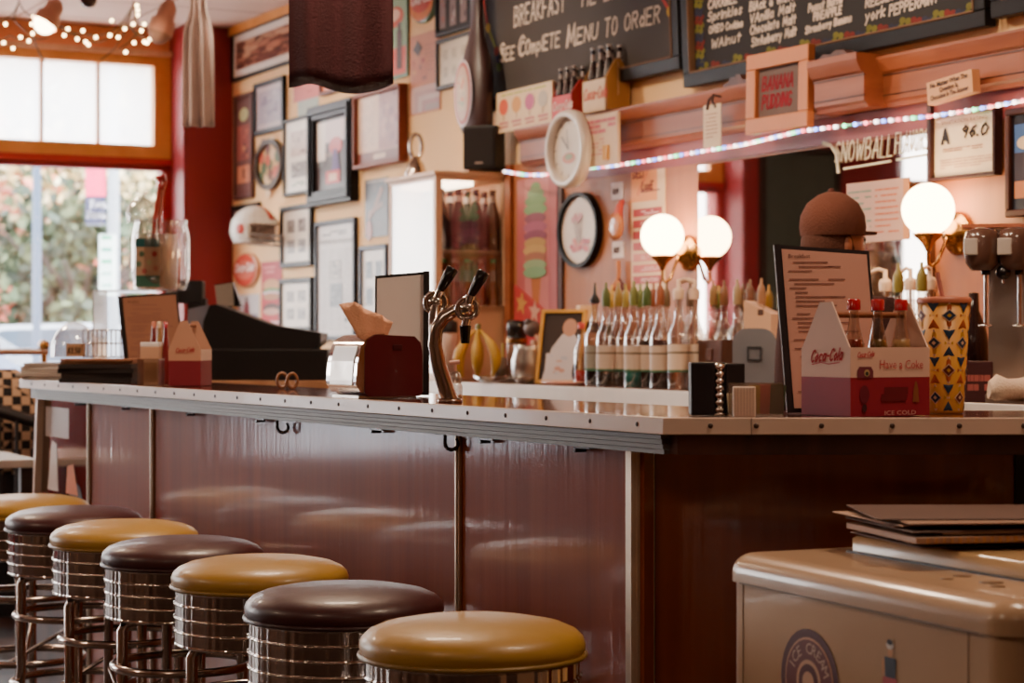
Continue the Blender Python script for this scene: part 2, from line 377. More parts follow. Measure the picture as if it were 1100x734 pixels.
def film_mat():
    m = bpy.data.materials.new('white_window_film'); m.use_nodes = True; nt = m.node_tree; nt.nodes.clear()
    o = nt.nodes.new('ShaderNodeOutputMaterial'); t = nt.nodes.new('ShaderNodeBsdfTranslucent'); t.inputs[0].default_value = (.95, .95, .96, 1)
    q = nt.nodes.new('ShaderNodeBsdfTransparent'); mx = nt.nodes.new('ShaderNodeMixShader')
    tc = nt.nodes.new('ShaderNodeTexCoord'); n = nt.nodes.new('ShaderNodeTexNoise'); n.inputs['Scale'].default_value = 1.5
    mr = nt.nodes.new('ShaderNodeMapRange'); mr.inputs[3].default_value = .35; mr.inputs[4].default_value = .55
    nt.links.new(tc.outputs['Object'], n.inputs[0]); nt.links.new(n.outputs[0], mr.inputs[0]); nt.links.new(mr.outputs[0], mx.inputs[0])
    nt.links.new(t.outputs[0], mx.inputs[1]); nt.links.new(q.outputs[0], mx.inputs[2]); nt.links.new(mx.outputs[0], o.inputs[0]); return m
M['film'] = film_mat()
RX, RY = 14.0, 10.0
rb(MB().box(-.45, RX+.1, -RY-.1, .15, -.1, 0), 'floor', 'floor')
rb(MB().box(-.45, RX+.1, -RY-.1, .15, CZ, CZ+.1), 'ceiling', 'ceil')
rb(MB().box(-.45, RX+.1, 0, .15, 0, CZ), 'wall_back', 'cream')
rb(MB().box(-.45, RX+.1, -RY-.1, -RY, 0, CZ), 'wall_front', 'warm')
rb(MB().box(RX, RX+.1, -RY, 0, 0, CZ), 'wall_right', 'warm')
REC = -.26
p1 = win_s(197); pj = win_s(180, REC)
dW = win_pt(100, REC).y
zLt = zat(57, dW); zFb = zat(168, dW); zGt = zat(181, dW); SILL = .45
bays = [(p1, 3.62), (4.95, 7.15)]
# masonry: pillars and panels below and above the openings
w = MB(); w.slots[0] = 'red'
w.box(-.45, 0, -p1, 0, 0, CZ); w.box(-.45, 0, -bays[1][0], -bays[0][1], 0, CZ); w.box(-.45, 0, -RY, -bays[1][1], 0, CZ)
for a, b in bays:
    w.box(-.45, REC+.06, -b, -a, 0, SILL)
    w.box(-.40, REC, -b, -a, zLt-.012, CZ, k='orange')
rb(w, 'wall_left')
n = 1
for bi, (a, b) in enumerate(bays):
    # lower storefront window
    fr = MB(); fr.slots[0] = 'satin'; R1 = (150, 20, 22); R2 = (178, 34, 34)
    x0, x1 = REC-.06, REC+.03
    fr.box(x0, x1, -b, -a, zGt, zFb+.0, R1); fr.box(x0, x1+.02, -b, -a, zGt+.03, zFb-.005, R2)
    fr.box(x0, x1, -b, -a, SILL, SILL+.06, R1); fr.box(x0, x1, -a-.055, -a, SILL+.06, zGt, R2); fr.box(x0, x1, -b, -b+.055, SILL+.06, zGt, R2)
    if bi == 0: fr.box(x0, x1, -2.32, -2.26, SILL+.06, zGt, R2)
    f = rb(fr, 'window_%d' % n); n += 1
    g = MB(); g.box(REC-.035, REC-.03, -b+.04, -a-.04, SILL+.05, zGt+.01); g.build('pane', f, 'pane')
    # upper transom with white-filmed panes
    fr = MB(); fr.slots[0] = 'goldwood'
    y_in0 = win_s(164, REC); 
    fr.box(x0, x1, -b, -a, zFb, zFb+.075); fr.box(x0, x1, -b, -a, zLt-.055, zLt)
    e = (y_in0-a) if bi == 0 else .12
    fr.box(x0, x1, -a-e, -a, zFb+.075, zLt-.055); fr.box(x0, x1, -b, -b+.1, zFb+.075, zLt-.055)
    fr.box(x0, x1+.03, -b, -a, zLt, zLt+.03, k='palewood')
    ms = []
    if bi == 0:
        m1 = win_s(106, REC); m2 = win_s(45, REC); stp = m2-m1; q = m1
        while q < b-.15: ms.append(q); q += stp
    else:
        q = a+.6
        while q < b-.2: ms.append(q); q += .5
    for q in ms: fr.box(x0+.02, x1-.03, -q-.009, -q+.009, zFb+.075, zLt-.055, k='palewood')
    f = rb(fr, 'window_%d' % n); n += 1
    g = MB(); g.box(REC-.035, REC-.03, -b+.04, -a-.05, zFb+.06, zLt-.04); g.build('pane', f, 'film')
# ------------------------------------------------------------------ back wall woodwork, mirror, mouldings
PAN = .03
s0 = wall_s(553); 
rb(MB().box(s0, RX, -PAN, 0, 1.0, 1.95).box(s0, s0+.05, -PAN-.02, 0, 1.0, 1.95, k='cornice'), 'trim_1', 'panel')
# cornice
cs0 = wall_s(547, .12)
cm = MB(); cm.slots[0] = 'cornice'
zc0, zc1 = 1.93, 2.085
pr = [(0, zc0), (-.055, zc0), (-.06, zc0+.012), (-.07, zc0+.02), (-.07, zc1-.05), (-.082, zc1-.044), (-.09, zc1-.03), (-.095, zc1-.02), (-.10, zc1-.008), (-.10, zc1), (0, zc1)]
cm.prism(pr, cs0, RX, 'yz')
cm.box(cs0, RX, -.073, -.068, zc0+.035, zc0+.038, k='darkwood'); cm.box(cs0, RX, -.073, -.068, zc1-.058, zc1-.054, k='darkwood')
# projecting block of the cornice over the pilaster
b0 = wall_s(868, .17); b1 = wall_s(921, .17)
pr2 = [(y-.075 if y < 0 else 0, z+(.012 if z == zc1 else 0)) for y, z in pr]
cm.prism(pr2, b0, b1, 'yz'); cm.box(b0-.001, b1+.001, -.148, -.14, zc0+.035, zc0+.038, k='darkwood'); cm.box(b0-.001, b1+.001, -.148, -.14, zc1-.058, zc1-.054, k='darkwood')
rb(cm, 'trim_2')
# carved broken wood crest pieces lying on the cornice
def crest(px0, px1, o, lab):
    a = wall_s(px0, o); b = wall_s(px1, o); L = b-a; m = MB(); m.slots[0] = 'darkwood'
    pts = [(0, 0), (0, .012), (L*.2, .018), (L*.3, .034), (L*.45, .028), (L*.55, .04), (L*.7, .036), (L*.8, .02), (L, .012), (L, 0)]
    m.prism(pts, -.02, .02, 'xz'); p = CORNER+T*a+N*o
    r = m.build('wood_carving', loc=(p.x, p.y, zc1+.012 if o > .12 else zc1), rz=RW, bevel=.004); tag(r, lab, 'carving')
crest(873, 928, .12, 'dark carved wood fragment lying on the projecting block of the cornice')
crest(782, 808, .07, 'dark carved wood fragment on the cornice left of the dessert slate')
rb(MB().box(wall_s(600, .03), wall_s(606, .03), -PAN-.012, -PAN, 1.04, 1.93, k='darkwood'), 'trim_3')
rb(MB().box(wall_s(1001, .03), wall_s(1005, .03), -PAN-.02, -PAN, 1.04, 1.93, k='darkwood'), 'trim_4')
rb(MB().box(wall_s(606, .03), RX, -PAN-.006, -PAN, 1.845, 1.93, (150, 70, 66)), 'trim_5', 'satin')
rb(MB().box(wall_s(250), RX, -.03, 0, CZ-.05, CZ, k='goldwood'), 'trim_6')

# mirror
m0 = wall_s(752, PAN); m1 = wall_s(1000, PAN)
mm = thing('wall_mirror', 'large frameless mirror with painted lettering behind the bottles', 'mirror', V3(CORNER+T*m0+N*PAN, 1.06), RW)
mw = m1-m0
MB().box(0, mw, -.008, 0, 0, .775).build('mirror_glass', mm, 'mirror')
tx = MB(); tx.slots[0] = 'chalk'
la = wall_s(895, PAN)-m0; dL = wall_pt(895, PAN).y
zz = zat(176, dL)-1.06
CRM = (255, 240, 205)
la = wall_s(899, PAN)-m0; lm = wall_s(959, PAN)-m0; ln2 = wall_s(964, PAN)-m0; le = wall_s(998, PAN)-m0
qq = MB().hand('SNOWBALL', 0, 0, .062, .01, 0, CRM, 'chalk', 1, .1, 0); e = tx.hand('SNOWBALL', la, zz, .066, .0048, -.011, CRM, 'chalk', sx=(lm-la)/qq, slant=.1, jit=.03)
qq = MB().hand('FLAVORS', 0, 0, .058, .01, 0, CRM, 'chalk', 1, .1, 0); e2 = tx.hand('FLAVORS', ln2, zz+.006, .062, .0048, -.011, CRM, 'chalk', sx=(le-ln2)/qq, slant=.1, jit=.03)
tx.stroke([(la+.05, zz-.022), (e-.02, zz-.016)], .007, -.011, CRM); tx.stroke([(ln2+.01, zz-.014), (e2-.01, zz-.01)], .007, -.011, CRM)
tx.stroke([(la-.06, zz+.07), (la-.02, zz+.06), (la+.01, zz+.03), (la+.02, zz-.03)], .012, -.011, CRM)
tx.build('lettering', mm)
# taped poster reflected/fixed on the mirror: hanging slate-like sheet with flavour list
fl = MB(); fl.slots[0] = 'paper'
fa = wall_s(912, PAN)-m0; fb = wall_s(973, PAN)-m0; dF = wall_pt(912, PAN).y; zf1 = zat(198, dF)-1.06; zf0 = zat(262, dF)-1.06
fl.rect(fa, fb, zf0, zf1, -.010, (206, 160, 140)); fl.rect(fb, fb+.03, zf0, zf1, -.010, (214, 140, 80))
fl.lines(fa+.01, fa+(fb-fa)*.45, zf0+.02, zf1-.02, 8, -.0115, (110, 140, 120), 3, .3); fl.lines(fa+(fb-fa)*.52, fb-.02, zf0+.02, zf1-.02, 8, -.0115, (206, 110, 70), 4, .3)
t_ = fl.build('flavour_list', None, loc=V3(CORNER+T*m0+N*PAN, 1.06), rz=RW); tag(t_, 'pinkish flavour list sheet taped on the mirror under the painted lettering', 'sheet')

# ------------------------------------------------------------------ chalkboards
def lean_thing(name, label, cat, x0, yb, x1, h, o=0.0, lean=.04, group=None):
    """a thing hung on the wall, bottom edge given; returns root, width"""
    a = wall_s(x0, o); b = wall_s(x1, o); z0 = zat(yb, wall_pt(x0, o).y)
    r = thing(name, label, cat, V3(CORNER+T*a+N*o, z0), RW, group); r.rotation_euler = (lean, 0, RW)
    return r, b-a, h
BK = (26, 22, 22); SL = (62, 52, 47)
def board(label, x0, yb, x1, h, slate=SL, tongue=.05):
    r, w, h = lean_thing('menu_chalkboard', label, 'chalkboard', x0, yb, x1, h, .012)
    MB().frame(0, w, 0, h, tongue, -.045, 0, BK, 'framek').frame(tongue-.004, w-tongue+.004, tongue-.004, h-tongue+.004, .008, -.05, -.02, (120, 88, 66), 'framek').build('frame', r, 'framek', bevel=.006)
    MB().box(tongue*.5, w-tongue*.5, -.02, -.004, tongue*.5, h-tongue*.5, slate).build('slate', r, 'matte')
    return r, w
H1 = .84
r, w = board('big chalkboard reading See Complete Menu To Order', 519, 123, 741, H1)
def bd_xz(px, py, x0, yb, o=.012):
    s = wall_s(px, o+.02)-wall_s(x0, o); d = wall_pt(px, o+.02).y; return s, zat(py, d)-zat(yb, wall_pt(x0, o).y)
c = MB(); c.slots[0] = 'chalk'; CH = (222, 200, 182)
def fit_hand(mb, t, xa, ya, xb, yb_, x0, yb, hpx, w=.009, col=CH, seed=3, jit=.04, rise=0):
    A = bd_xz(xa, ya, x0, yb); B = bd_xz(xb, yb_, x0, yb); d = wall_pt((xa+xb)/2, .03).y; h = hpx*d/F
    probe = MB(); e = probe.hand(t, 0, 0, h, w, 0, col, None if False else 'chalk', 1.0, .08, 0); sx = (B[0]-A[0])/e
    rise_ = (B[1]-A[1])/(B[0]-A[0])
    mb.hand(t, A[0], A[1], h, w, -.0225, col, 'chalk', sx, .08, jit, rise_, seed)
fit_hand(c, 'BREAKFAST', 556, 29, 612, 11, 519, 123, 21)
c.build('chalk_writing', r); c = MB(); c.slots[0] = 'chalk'
fit_hand(c, 'TIL LATE', 626, 8, 690, -10, 519, 123, 20)
c.build('chalk_writing', r); c = MB(); c.slots[0] = 'chalk'
fit_hand(c, 'SEE', 540, 66, 556, 63, 519, 123, 13); fit_hand(c, 'S', 539, 67, 546, 66, 519, 123, 19)
fit_hand(c, 'COmplETE', 561, 60, 605, 49, 519, 123, 15); fit_hand(c, 'C', 559, 61, 568, 59, 519, 123, 21)
fit_hand(c, 'MENU', 612, 50, 646, 40, 519, 123, 16); fit_hand(c, 'M', 611, 51, 623, 48, 519, 123, 23)
fit_hand(c, 'TO', 652, 40, 667, 36, 519, 123, 19)
fit_hand(c, 'ORdER', 673, 33, 713, 23, 519, 123, 17)
c.build('chalk_writing', r); c = MB(); c.slots[0] = 'chalk'
for pts in ([(524, 0), (528, 30), (536, 55), (538, 72)], [(713, -5), (722, 12), (730, 30), (731, 52), (727, 66), (716, 72)]):
    pp = [bd_xz(px, py, 519, 123) for px, py in pts]
    for i, (a, b) in enumerate(zip(pp[:-1], pp[1:])):
        c.stroke([a, b], .014, -.0222, [(170, 50, 46), (150, 150, 60), (70, 70, 130)][i % 3]); c.disc(b[0], b[1], .02, .02, -.0224, [(190, 150, 50), (180, 60, 50), (110, 130, 60)][i % 3])
c.build('chalk_border', r)
# second board
X2, Y2 = 745, 95
r, w = board('wide chalkboard listing ice cream toppings and malts', X2, Y2, 1071, H1, (34, 28, 26))
c = MB(); c.slots[0] = 'chalk'
def ln(t, xa, ya, xb, yb_, hp, seed=5): fit_hand(c, t, xa, ya, xb, yb_, X2, Y2, hp, .0075, CH, seed, .05)
ln('CARAmEL', 764, 10, 796, 2, 9); ln('Sprinkles', 763, 23, 801, 14, 9); ln('OREO', 764, 36, 780, 32, 7); ln('Cookies', 782, 32, 801, 28, 7); ln('WAlnut', 766, 52, 799, 43, 9)
ln('Hot Fudge', 766, -6, 800, -14, 8)
c.build('chalk_writing', r); c = MB(); c.slots[0] = 'chalk'
ln('BlAck & White', 808, 12, 857, -1, 9); ln('VAnilla Malt', 808, 25, 858, 11, 9); ln('Chocolate Malt', 808, 37, 858, 24, 9); ln('StrAwberry Malt', 809, 50, 858, 37, 9)
c.build('chalk_writing', r); c = MB(); c.slots[0] = 'chalk'
ln('Peanut Butter', 871, 13, 909, 2, 8); ln('PINEAPPLE', 876, 22, 907, 14, 8); ln('Strawberry Banana', 867, 36, 917, 22, 7)
c.build('chalk_writing', r); c = MB(); c.slots[0] = 'chalk'
ln('REESES', 932, 8, 964, -2, 9); ln('york', 931, 23, 954, 16, 11); ln('PEPPERMINT', 957, 17, 1011, 1, 11)
c.build('chalk_writing', r); c = MB(); c.slots[0] = 'chalk'
for i in range(34):     # coloured blossom border along the bottom and left edge
    if i < 26: px = 757+i*12; py = 72-(px-757)*.215+(i % 3)*2-(px-745)*.0
    else: px = 754; py = 66-(i-26)*9
    p = bd_xz(px, py, X2, Y2); colr = [(110, 104, 40), (112, 34, 28), (40, 44, 66)][i % 3]
    for k in range(4):
        a = k*PI/2+.5; c.disc(p[0]+.02*math.cos(a), p[1]+.014*math.sin(a), .016, .011, -.0222-.0002*k, colr, seg=8)
c.build('chalk_border', r)
r, w = board('chalkboard at the right end, only its corner in view', 1077, 21, 1230, H1, (34, 28, 26))

# ------------------------------------------------------------------ generic wall pictures
def wi(name, label, cat, x0, yt, yb, x1, o=0.0, group=None, rx=0.0, ry=0.0):
    a = wall_s(x0, o); b = wall_s(x1, o); d = wall_pt(x0, o).y; z0 = zat(yb, d); z1 = zat(yt, d)
    r = thing(name, label, cat, V3(CORNER+T*a+N*o, z0), RW, group); r.rotation_euler = (rx, 0, RW)
    if ry: r.rotation_euler = (Matrix.Rotation(RW, 3, 'Z') @ Matrix.Rotation(ry, 3, 'Y')).to_euler()
    return r, b-a, z1-z0
def photo(mb, x0, x1, z0, z1, y, pal, n=26, seed=1):
    rnd = random.Random(seed); mb.rect(x0, x1, z0, z1, y, pal[0])
    W = x1-x0; Hh = z1-z0
    for i in range(n):
        w = rnd.uniform(.08, .3)*W; h = rnd.uniform(.06, .22)*Hh; x = rnd.uniform(x0, x1-w); z = rnd.uniform(z0, z1-h)
        mb.disc(x+w/2, z+h/2, w/2, h/2, y-.0002-.00006*i, pal[1+i % (len(pal)-1)], seg=10)
def framed(label, x0, yt, yb, x1, fc, fw, matc, art, glass=True, fk='framek', depth=.025, name='picture_frame', cat='picture', group=None, o=0.0):
    r, w, h = wi(name, label, cat, x0, yt, yb, x1, o, group=group)
    fm = MB(); fm.frame(0, w, 0, h, fw, -depth, 0, fc, fk)
    if fw > .03: fm.frame(fw*.25, w-fw*.25, fw*.25, h-fw*.25, fw*.4, -depth-.012, -depth+.002, fc, fk)
    fm.build('frame', r, fk, bevel=min(.004, fw*.2))
    p = MB(); p.box(fw*.6, w-fw*.6, -depth*.5, -.002, fw*.6, h-fw*.6, matc); y = -depth*.5-.001
    art(p, fw, w-fw, fw, h-fw, y); p.build('print', r, 'framed' if glass else 'paper')
    return r, w, h
SEP = [(150, 96, 78), (110, 62, 50), (196, 150, 120), (90, 50, 44), (176, 120, 96)]
GRY = [(150, 140, 138), (96, 88, 88), (190, 180, 174), (70, 62, 64), (210, 200, 192)]
def art_inset(pal, m=.12, seed=1, n=26, b=None):
    def f(p, x0, x1, z0, z1, y):
        w = x1-x0; h = z1-z0; mm_ = m*min(w, h); bb = b if b is not None else mm_
        photo(p, x0+mm_, x1-mm_, z0+bb, z1-mm_, y, pal, n, seed)
    return f
def art_grid(nx, nz, pal, seed=1, head=False, cell=(.28, .26)):
    def f(p, x0, x1, z0, z1, y):
        w = x1-x0; h = z1-z0
        for i in range(nx):
            for j in range(nz):
                cx = x0+w*(i+.75)/(nx+.5); cz = z0+h*(j+.75)/(nz+.5)
                photo(p, cx-w*cell[0]/2, cx+w*cell[0]/2, cz-h*cell[1]/2, cz+h*cell[1]/2, y, pal, 8, seed+i*7+j)
        if head: p.lines(x0+w*.2, x1-w*.2, z1-h*.14, z1-h*.06, 2, y, (90, 80, 76), 3)
    return f
WHT = (232, 220, 208)
framed('long black framed panorama photograph of a crowd, top left of wall', 252, 37, 89, 324, (24, 18, 18), .02, WHT, art_inset(SEP, .17, 2, 90))
def a_tall(p, x0, x1, z0, z1, y):
    h = z1-z0; p.rect(x0, x1, z0, z1, y, (104, 54, 44)); p.disc((x0+x1)/2, z1-h*.17, (x1-x0)*.3, h*.07, y-.0005, (190, 190, 130))
    photo(p, x0+.01, x1-.01, z0+h*.36, z0+h*.72, y-.0005, [(150, 70, 56), (180, 90, 70), (100, 50, 44), (200, 130, 90)], 12, 4)
    p.rect(x0+.02, x1-.02, z0+h*.12, z0+h*.3, y-.0005, (200, 120, 80)); p.box((x0+x1)/2-.01, (x0+x1)/2+.012, y-.002, y-.0005, z0+h*.17, z0+h*.27, (40, 20, 18))
framed('tall narrow dark wood framed display beside the red pillar', 254.5, 104, 215.5, 274, (92, 46, 34), .025, (104, 54, 44), a_tall, glass=False, fk='satin')
framed('black framed grey landscape photograph above the round print', 276, 91, 147, 308, (26, 22, 26), .028, (200, 180, 178), art_inset([(168, 150, 160), (150, 132, 146), (184, 168, 174), (128, 112, 128)], .12, 6, 14))
# round print
r, w, h = wi('round_picture', 'round picture in a dark ring frame left of the narrow frames', 'picture', 278, 153, 207, 307)
MB().ring(w/2, h/2, w/2, h/2, .03, .03, -.03, 0, (70, 52, 36), 'framek').build('frame', r, 'framek')
p = MB(); p.lathe([(1, 0), (1, .012)], 36, (w/2, 0, h/2), (214, 176, 120), axis='y', sx=w/2-.02, sy=h/2-.02)
for q in range(16):
    a = q*2.4; rr = .12*(q/16)**.5*1.6; p.disc(w/2+rr*math.cos(a)*w/.45, h/2+rr*math.sin(a)*.8, .04, .035, -.013-.0003*q, [(90, 110, 80), (200, 96, 70), (120, 66, 50), (236, 200, 150)][q % 4], seg=12)
p.build('print', r, 'framed')
def a_two(p, x0, x1, z0, z1, y):
    w = x1-x0; h = z1-z0; photo(p, x0+w*.2, x1-w*.18, z0+h*.5, z1-h*.14, y, [(196, 170, 158), (176, 146, 136), (214, 190, 178), (150, 120, 112)], 12, 5)
    photo(p, x0+w*.22, x1-w*.2, z0+h*.2, z0+h*.42, y, GRY, 10, 8); p.lines(x0+w*.25, x1-w*.25, z0+h*.08, z0+h*.14, 2, y, (90, 130, 96), 2)
framed('thin black framed certificate with two small pictures, left of the deep black frame', 308, 130, 212, 338, (30, 26, 26), .018, WHT, a_two)
def a_deep(p, x0, x1, z0, z1, y):
    w = x1-x0; h = z1-z0; photo(p, x0, x1, z0, z1, y, [(70, 54, 52), (120, 90, 80), (52, 44, 46), (100, 96, 96)], 14, 9)
    p.rect(x0+w*.05, x0+w*.3, z0+h*.42, z1-h*.04, y-.002, (230, 216, 208)); p.rect(x0+w*.3, x1-w*.05, z0+h*.66, z1-h*.04, y-.002, (205, 180, 180))
    p.disc(x0+w*.62, z0+h*.6, w*.2, h*.12, y-.003, (190, 50, 44)); p.poly([(x0+w*.5, z0+h*.25), (x0+w*.75, z0+h*.25), (x0+w*.66, z0+h*.55), (x0+w*.54, z0+h*.55)], y-.0035, (80, 44, 110))
    p.rect(x0+w*.32, x0+w*.75, z0+h*.08, z0+h*.26, y-.004, (196, 40, 34)); p.rect(x0+w*.42, x0+w*.66, z0+h*.12, z0+h*.22, y-.0045, (230, 180, 150))
framed('deep black box frame with red and purple display inside', 339, 117, 223, 386, (22, 18, 20), .075, (80, 60, 56), a_deep, depth=.05)
r, w, h = wi('paper_print', 'pink paper print half hidden below the dark red cloth', 'print', 316, 83, 111, 346)
p = MB(); p.box(0, w, -.004, 0, .0, h, (206, 104, 96)); photo(p, .02, w-.02, .02, h-.02, -.005, [(206, 104, 96), (220, 140, 120), (190, 84, 80)], 9, 3); p.rect(w*.15, w*.9, -.09, 0, -.003, (160, 170, 160)); p.build('sheet', r, 'paper')
framed('small orange picture in a brown frame just below the dark red cloth', 347, 80, 104, 376, (96, 44, 30), .02, (214, 110, 60), art_inset([(214, 110, 60), (224, 140, 80), (180, 80, 50)], .05, 3, 8))
def a_plq(p, x0, x1, z0, z1, y):
    w = x1-x0; h = z1-z0; p.rect(x0, x0+w*.48, z0+h*.18, z1, y, (222, 184, 158)); photo(p, x0+w*.5, x1, z0+h*.18, z1, y, [(168, 112, 104), (150, 90, 88), (190, 140, 126), (140, 80, 84)], 18, 12)
    p.lines(x0+w*.06, x0+w*.4, z0+h*.25, z1-h*.08, 14, y-.002, (190, 150, 130), 5, .3)
    p.rect(x0, x1, z0, z0+h*.16, y-.002, (120, 60, 42)); p.rect(x0+w*.38, x0+w*.66, z0+h*.05, z0+h*.12, y-.004, (214, 180, 150))
framed('wide brown wooden plaque frame with glass front and small nameplate', 388, 103, 183, 438.5, (128, 66, 44), .02, (200, 160, 140), a_plq, depth=.05)
def a_green(p, x0, x1, z0, z1, y):
    w = x1-x0; h = z1-z0; p.rect(x0, x1, z0, z1, y, (150, 180, 140)); p.disc(x0+w*.45, z0+h*.56, w*.42, h*.1, y-.001, (206, 84, 56)); p.disc(x0+w*.4, z0+h*.58, w*.3, h*.06, y-.0015, (236, 190, 160))
    p.rect(x0, x1, z0, z0+h*.26, y-.001, (214, 84, 66)); p.rect(x0+w*.55, x0+w*.8, z0+h*.05, z0+h*.42, y-.002, (70, 40, 36)); p.rect(x0+w*.6, x0+w*.75, z0+h*.42, z0+h*.5, y-.002, (70, 40, 36))
framed('green edged poster with a red oval and a bottle, right of the dark red cloth', 414, -30, 89, 440, (96, 130, 96), .02, (150, 180, 140), a_green, glass=False, depth=.012, fk='satin')
r, w, h = wi('paper_poster', 'rust coloured paper poster with diamond and stacked blocks', 'poster', 441.5, 40, 125, 474)
p = MB(); p.box(0, w, -.004, 0, 0, h, (206, 132, 98)); p.poly([(w*.1, h*.82), (w*.25, h*.93), (w*.42, h*.82), (w*.28, h*.72)], -.0055, (70, 56, 56))
photo(p, w*.08, w*.6, h*.38, h*.7, -.006, [(200, 120, 90), (170, 70, 56), (216, 150, 100), (150, 84, 70)], 10, 5); p.lines(w*.5, w*.95, h*.5, h*.86, 7, -.0055, (170, 100, 80), 3, .25)
for i in range(5): p.rect(w*(.05+.12*i), w*.98, h*(.02), h*(.34-.06*i), -.0055-.0005*i, [(210, 170, 160), (190, 150, 146), (204, 180, 176), (180, 140, 140), (170, 150, 150)][i])
p.build('sheet', r, 'paper')
# round red button sign at the top
def button(label, cx, cy, rx, rz, o=0, base=(190, 34, 32), green=True, txt='Coca-Cola'):
    a = wall_s(cx-rx, o); b = wall_s(cx+rx, o); d = wall_pt(cx, o).y; hh = rz*d/F; W = (b-a)/2
    p_ = CORNER+T*((a+b)/2)+N*o; r = thing('round_sign', label, 'sign', (p_.x, p_.y, zat(cy, d)-hh), RW)
    m = MB(); m.lathe([(1, 0), (1, .012), (.93, .022), (.0, .024)], 36, (0, 0, hh), (80, 110, 70) if green else (214, 150, 110), axis='y', sx=W, sy=hh)
    m.disc(0, hh, W*.9, hh*.9, -.0255, (214, 110, 52) if green else base); m.disc(0, hh*(1.1 if green else 1), W*.8, hh*(.62 if green else .55), -.0262, base if green else (226, 120, 100))
    m.build('disc', r, 'gloss')
    t = MB(); t.hand(txt, -W*.78, hh*.95, hh*.42, .012, -.027, (244, 224, 214), 'chalk', sx=W*1.5/(hh*.42/6*30), slant=.2, jit=0); t.build('lettering', r)
button('round red and orange soda sign with green rim, high on the wall', 458, 2, 14, 23)
button('round faded red soda sign low on the wall beside the pillar', 267, 290.5, 13, 19, base=(214, 84, 66), green=False)
def a_win(n_, seed):
    def f(p, x0, x1, z0, z1, y):
        w = x1-x0; h = z1-z0; p.rect(x0, x1, z0, z1, y, (24, 18, 20))
        for i in range(n_): photo(p, x0+w*(i+.12)/n_, x0+w*(i+.7)/n_, z0+h*.06, z1-h*.06, y-.002, [(150, 130, 128), (190, 100, 90), (210, 200, 190), (90, 80, 86)], 9, seed+i)
    return f
framed('black frame with three tall photo slots at the top edge beside the chalkboard', 472, -25, 41, 510, (20, 16, 18), .02, (24, 18, 20), a_win(3, 3))
framed('white matted picture of small drawings in a thin dark frame', 472.5, 44, 98, 510, (54, 44, 40), .018, (226, 210, 186), art_grid(3, 2, [(206, 190, 164), (180, 160, 130), (150, 130, 104)], 4, cell=(.16, .24)))
framed('black framed page of four small portraits beside the helmet', 304.5, 223, 288.5, 338, (24, 22, 26), .028, WHT, art_grid(2, 2, GRY, 5))
framed('black framed page with two photographs, lowest on the wall', 303.5, 300, 357, 338, (24, 22, 26), .028, WHT, art_grid(2, 2, GRY, 15))
def a_news(p, x0, x1, z0, z1, y):
    w = x1-x0; h = z1-z0; p.rect(x0+w*.06, x1-w*.06, z0+h*.02, z1-h*.02, y, (206, 196, 196)); T_ = (96, 88, 92)
    p.lines(x0+w*.14, x0+w*.8, z1-h*.1, z1-h*.05, 2, y-.001, T_, 2, .6); p.text('MADISON VS ELLIS', (x0+x1)/2, z1-h*.155, h*.05, y-.0015, (70, 60, 64), sx=w/(h*.05*9))
    for i in range(4): p.lines(x0+w*(.1+.21*i), x0+w*(.27+.21*i), z0+h*.05, z1-h*.22, 46, y-.001, (168, 160, 162), 6+i, .45)
    photo(p, x0+w*.33, x0+w*.66, z0+h*.5, z0+h*.68, y-.002, GRY, 12, 3); photo(p, x0+w*.36, x0+w*.7, z0+h*.26, z0+h*.47, y-.002, [(90, 90, 100), (60, 60, 70), (130, 130, 140)], 12, 7)
    p.lines(x0+w*.75, x0+w*.93, z0+h*.12, z0+h*.22, 2, y-.002, (70, 64, 66), 3, .7)
framed('tall framed newspaper front page in a thin black frame', 342, 239, 366, 385, (40, 40, 50), .024, (190, 182, 184), a_news)
r, w, h = wi('dark_poster', 'dark unframed photo poster left of the cold cabinet', 'poster', 393, 194, 256, 417.5)
p = MB(); p.box(0, w, -.004, 0, 0, h, (44, 30, 34)); photo(p, .0, w, 0, h, -.005, [(44, 30, 34), (60, 42, 44), (34, 24, 28), (70, 50, 50)], 10, 3)
p.stroke([(w*.2, h*.35), (w*.45, h*.5), (w*.75, h*.8)], .03, -.007, (150, 92, 76)); p.stroke([(w*.2, h*.4), (w*.75, h*.55)], .022, -.0072, (140, 84, 70)); p.disc(w*.2, h*.12, .04, .05, -.0072, (150, 60, 46)); p.lines(w*.1, w*.9, h*.93, h*.98, 1, -.0074, (170, 150, 140), 3); p.build('sheet', r, 'framed')
framed('framed page with small photographs partly behind the cold cabinet', 390, 265, 345, 419, (60, 66, 84), .022, (226, 218, 214), art_grid(2, 2, [(90, 96, 110), (60, 66, 80), (130, 136, 150)], 8))
framed('small black frame with three photo slots behind the helmet', 252, 222, 258, 281, (18, 16, 18), .02, (24, 18, 20), a_win(3, 12))
r, w, h = wi('paper_print', 'small pale print of a dark figure beneath the round faded sign', 'print', 255.5, 317, 347, 279)
p = MB(); p.box(0, w, -.004, 0, 0, h, (200, 190, 190)); p.disc(w*.45, h*.45, w*.13, h*.33, -.0055, (120, 40, 44)); p.disc(w*.45, h*.8, w*.06, h*.1, -.006, (90, 60, 60)); p.lines(w*.1, w*.95, h*.05, h*.3, 3, -.005, (110, 110, 140), 3); p.build('sheet', r, 'paper')
r, w, h = wi('food_poster', 'red poster of a hamburger beside the small prints', 'poster', 281.5, 282, 357, 303.5)
p = MB(); p.box(0, w, -.004, 0, 0, h, (186, 30, 40)); p.lines(w*.1, w*.7, h*.82, h*.95, 2, -.0055, (230, 120, 120), 4)
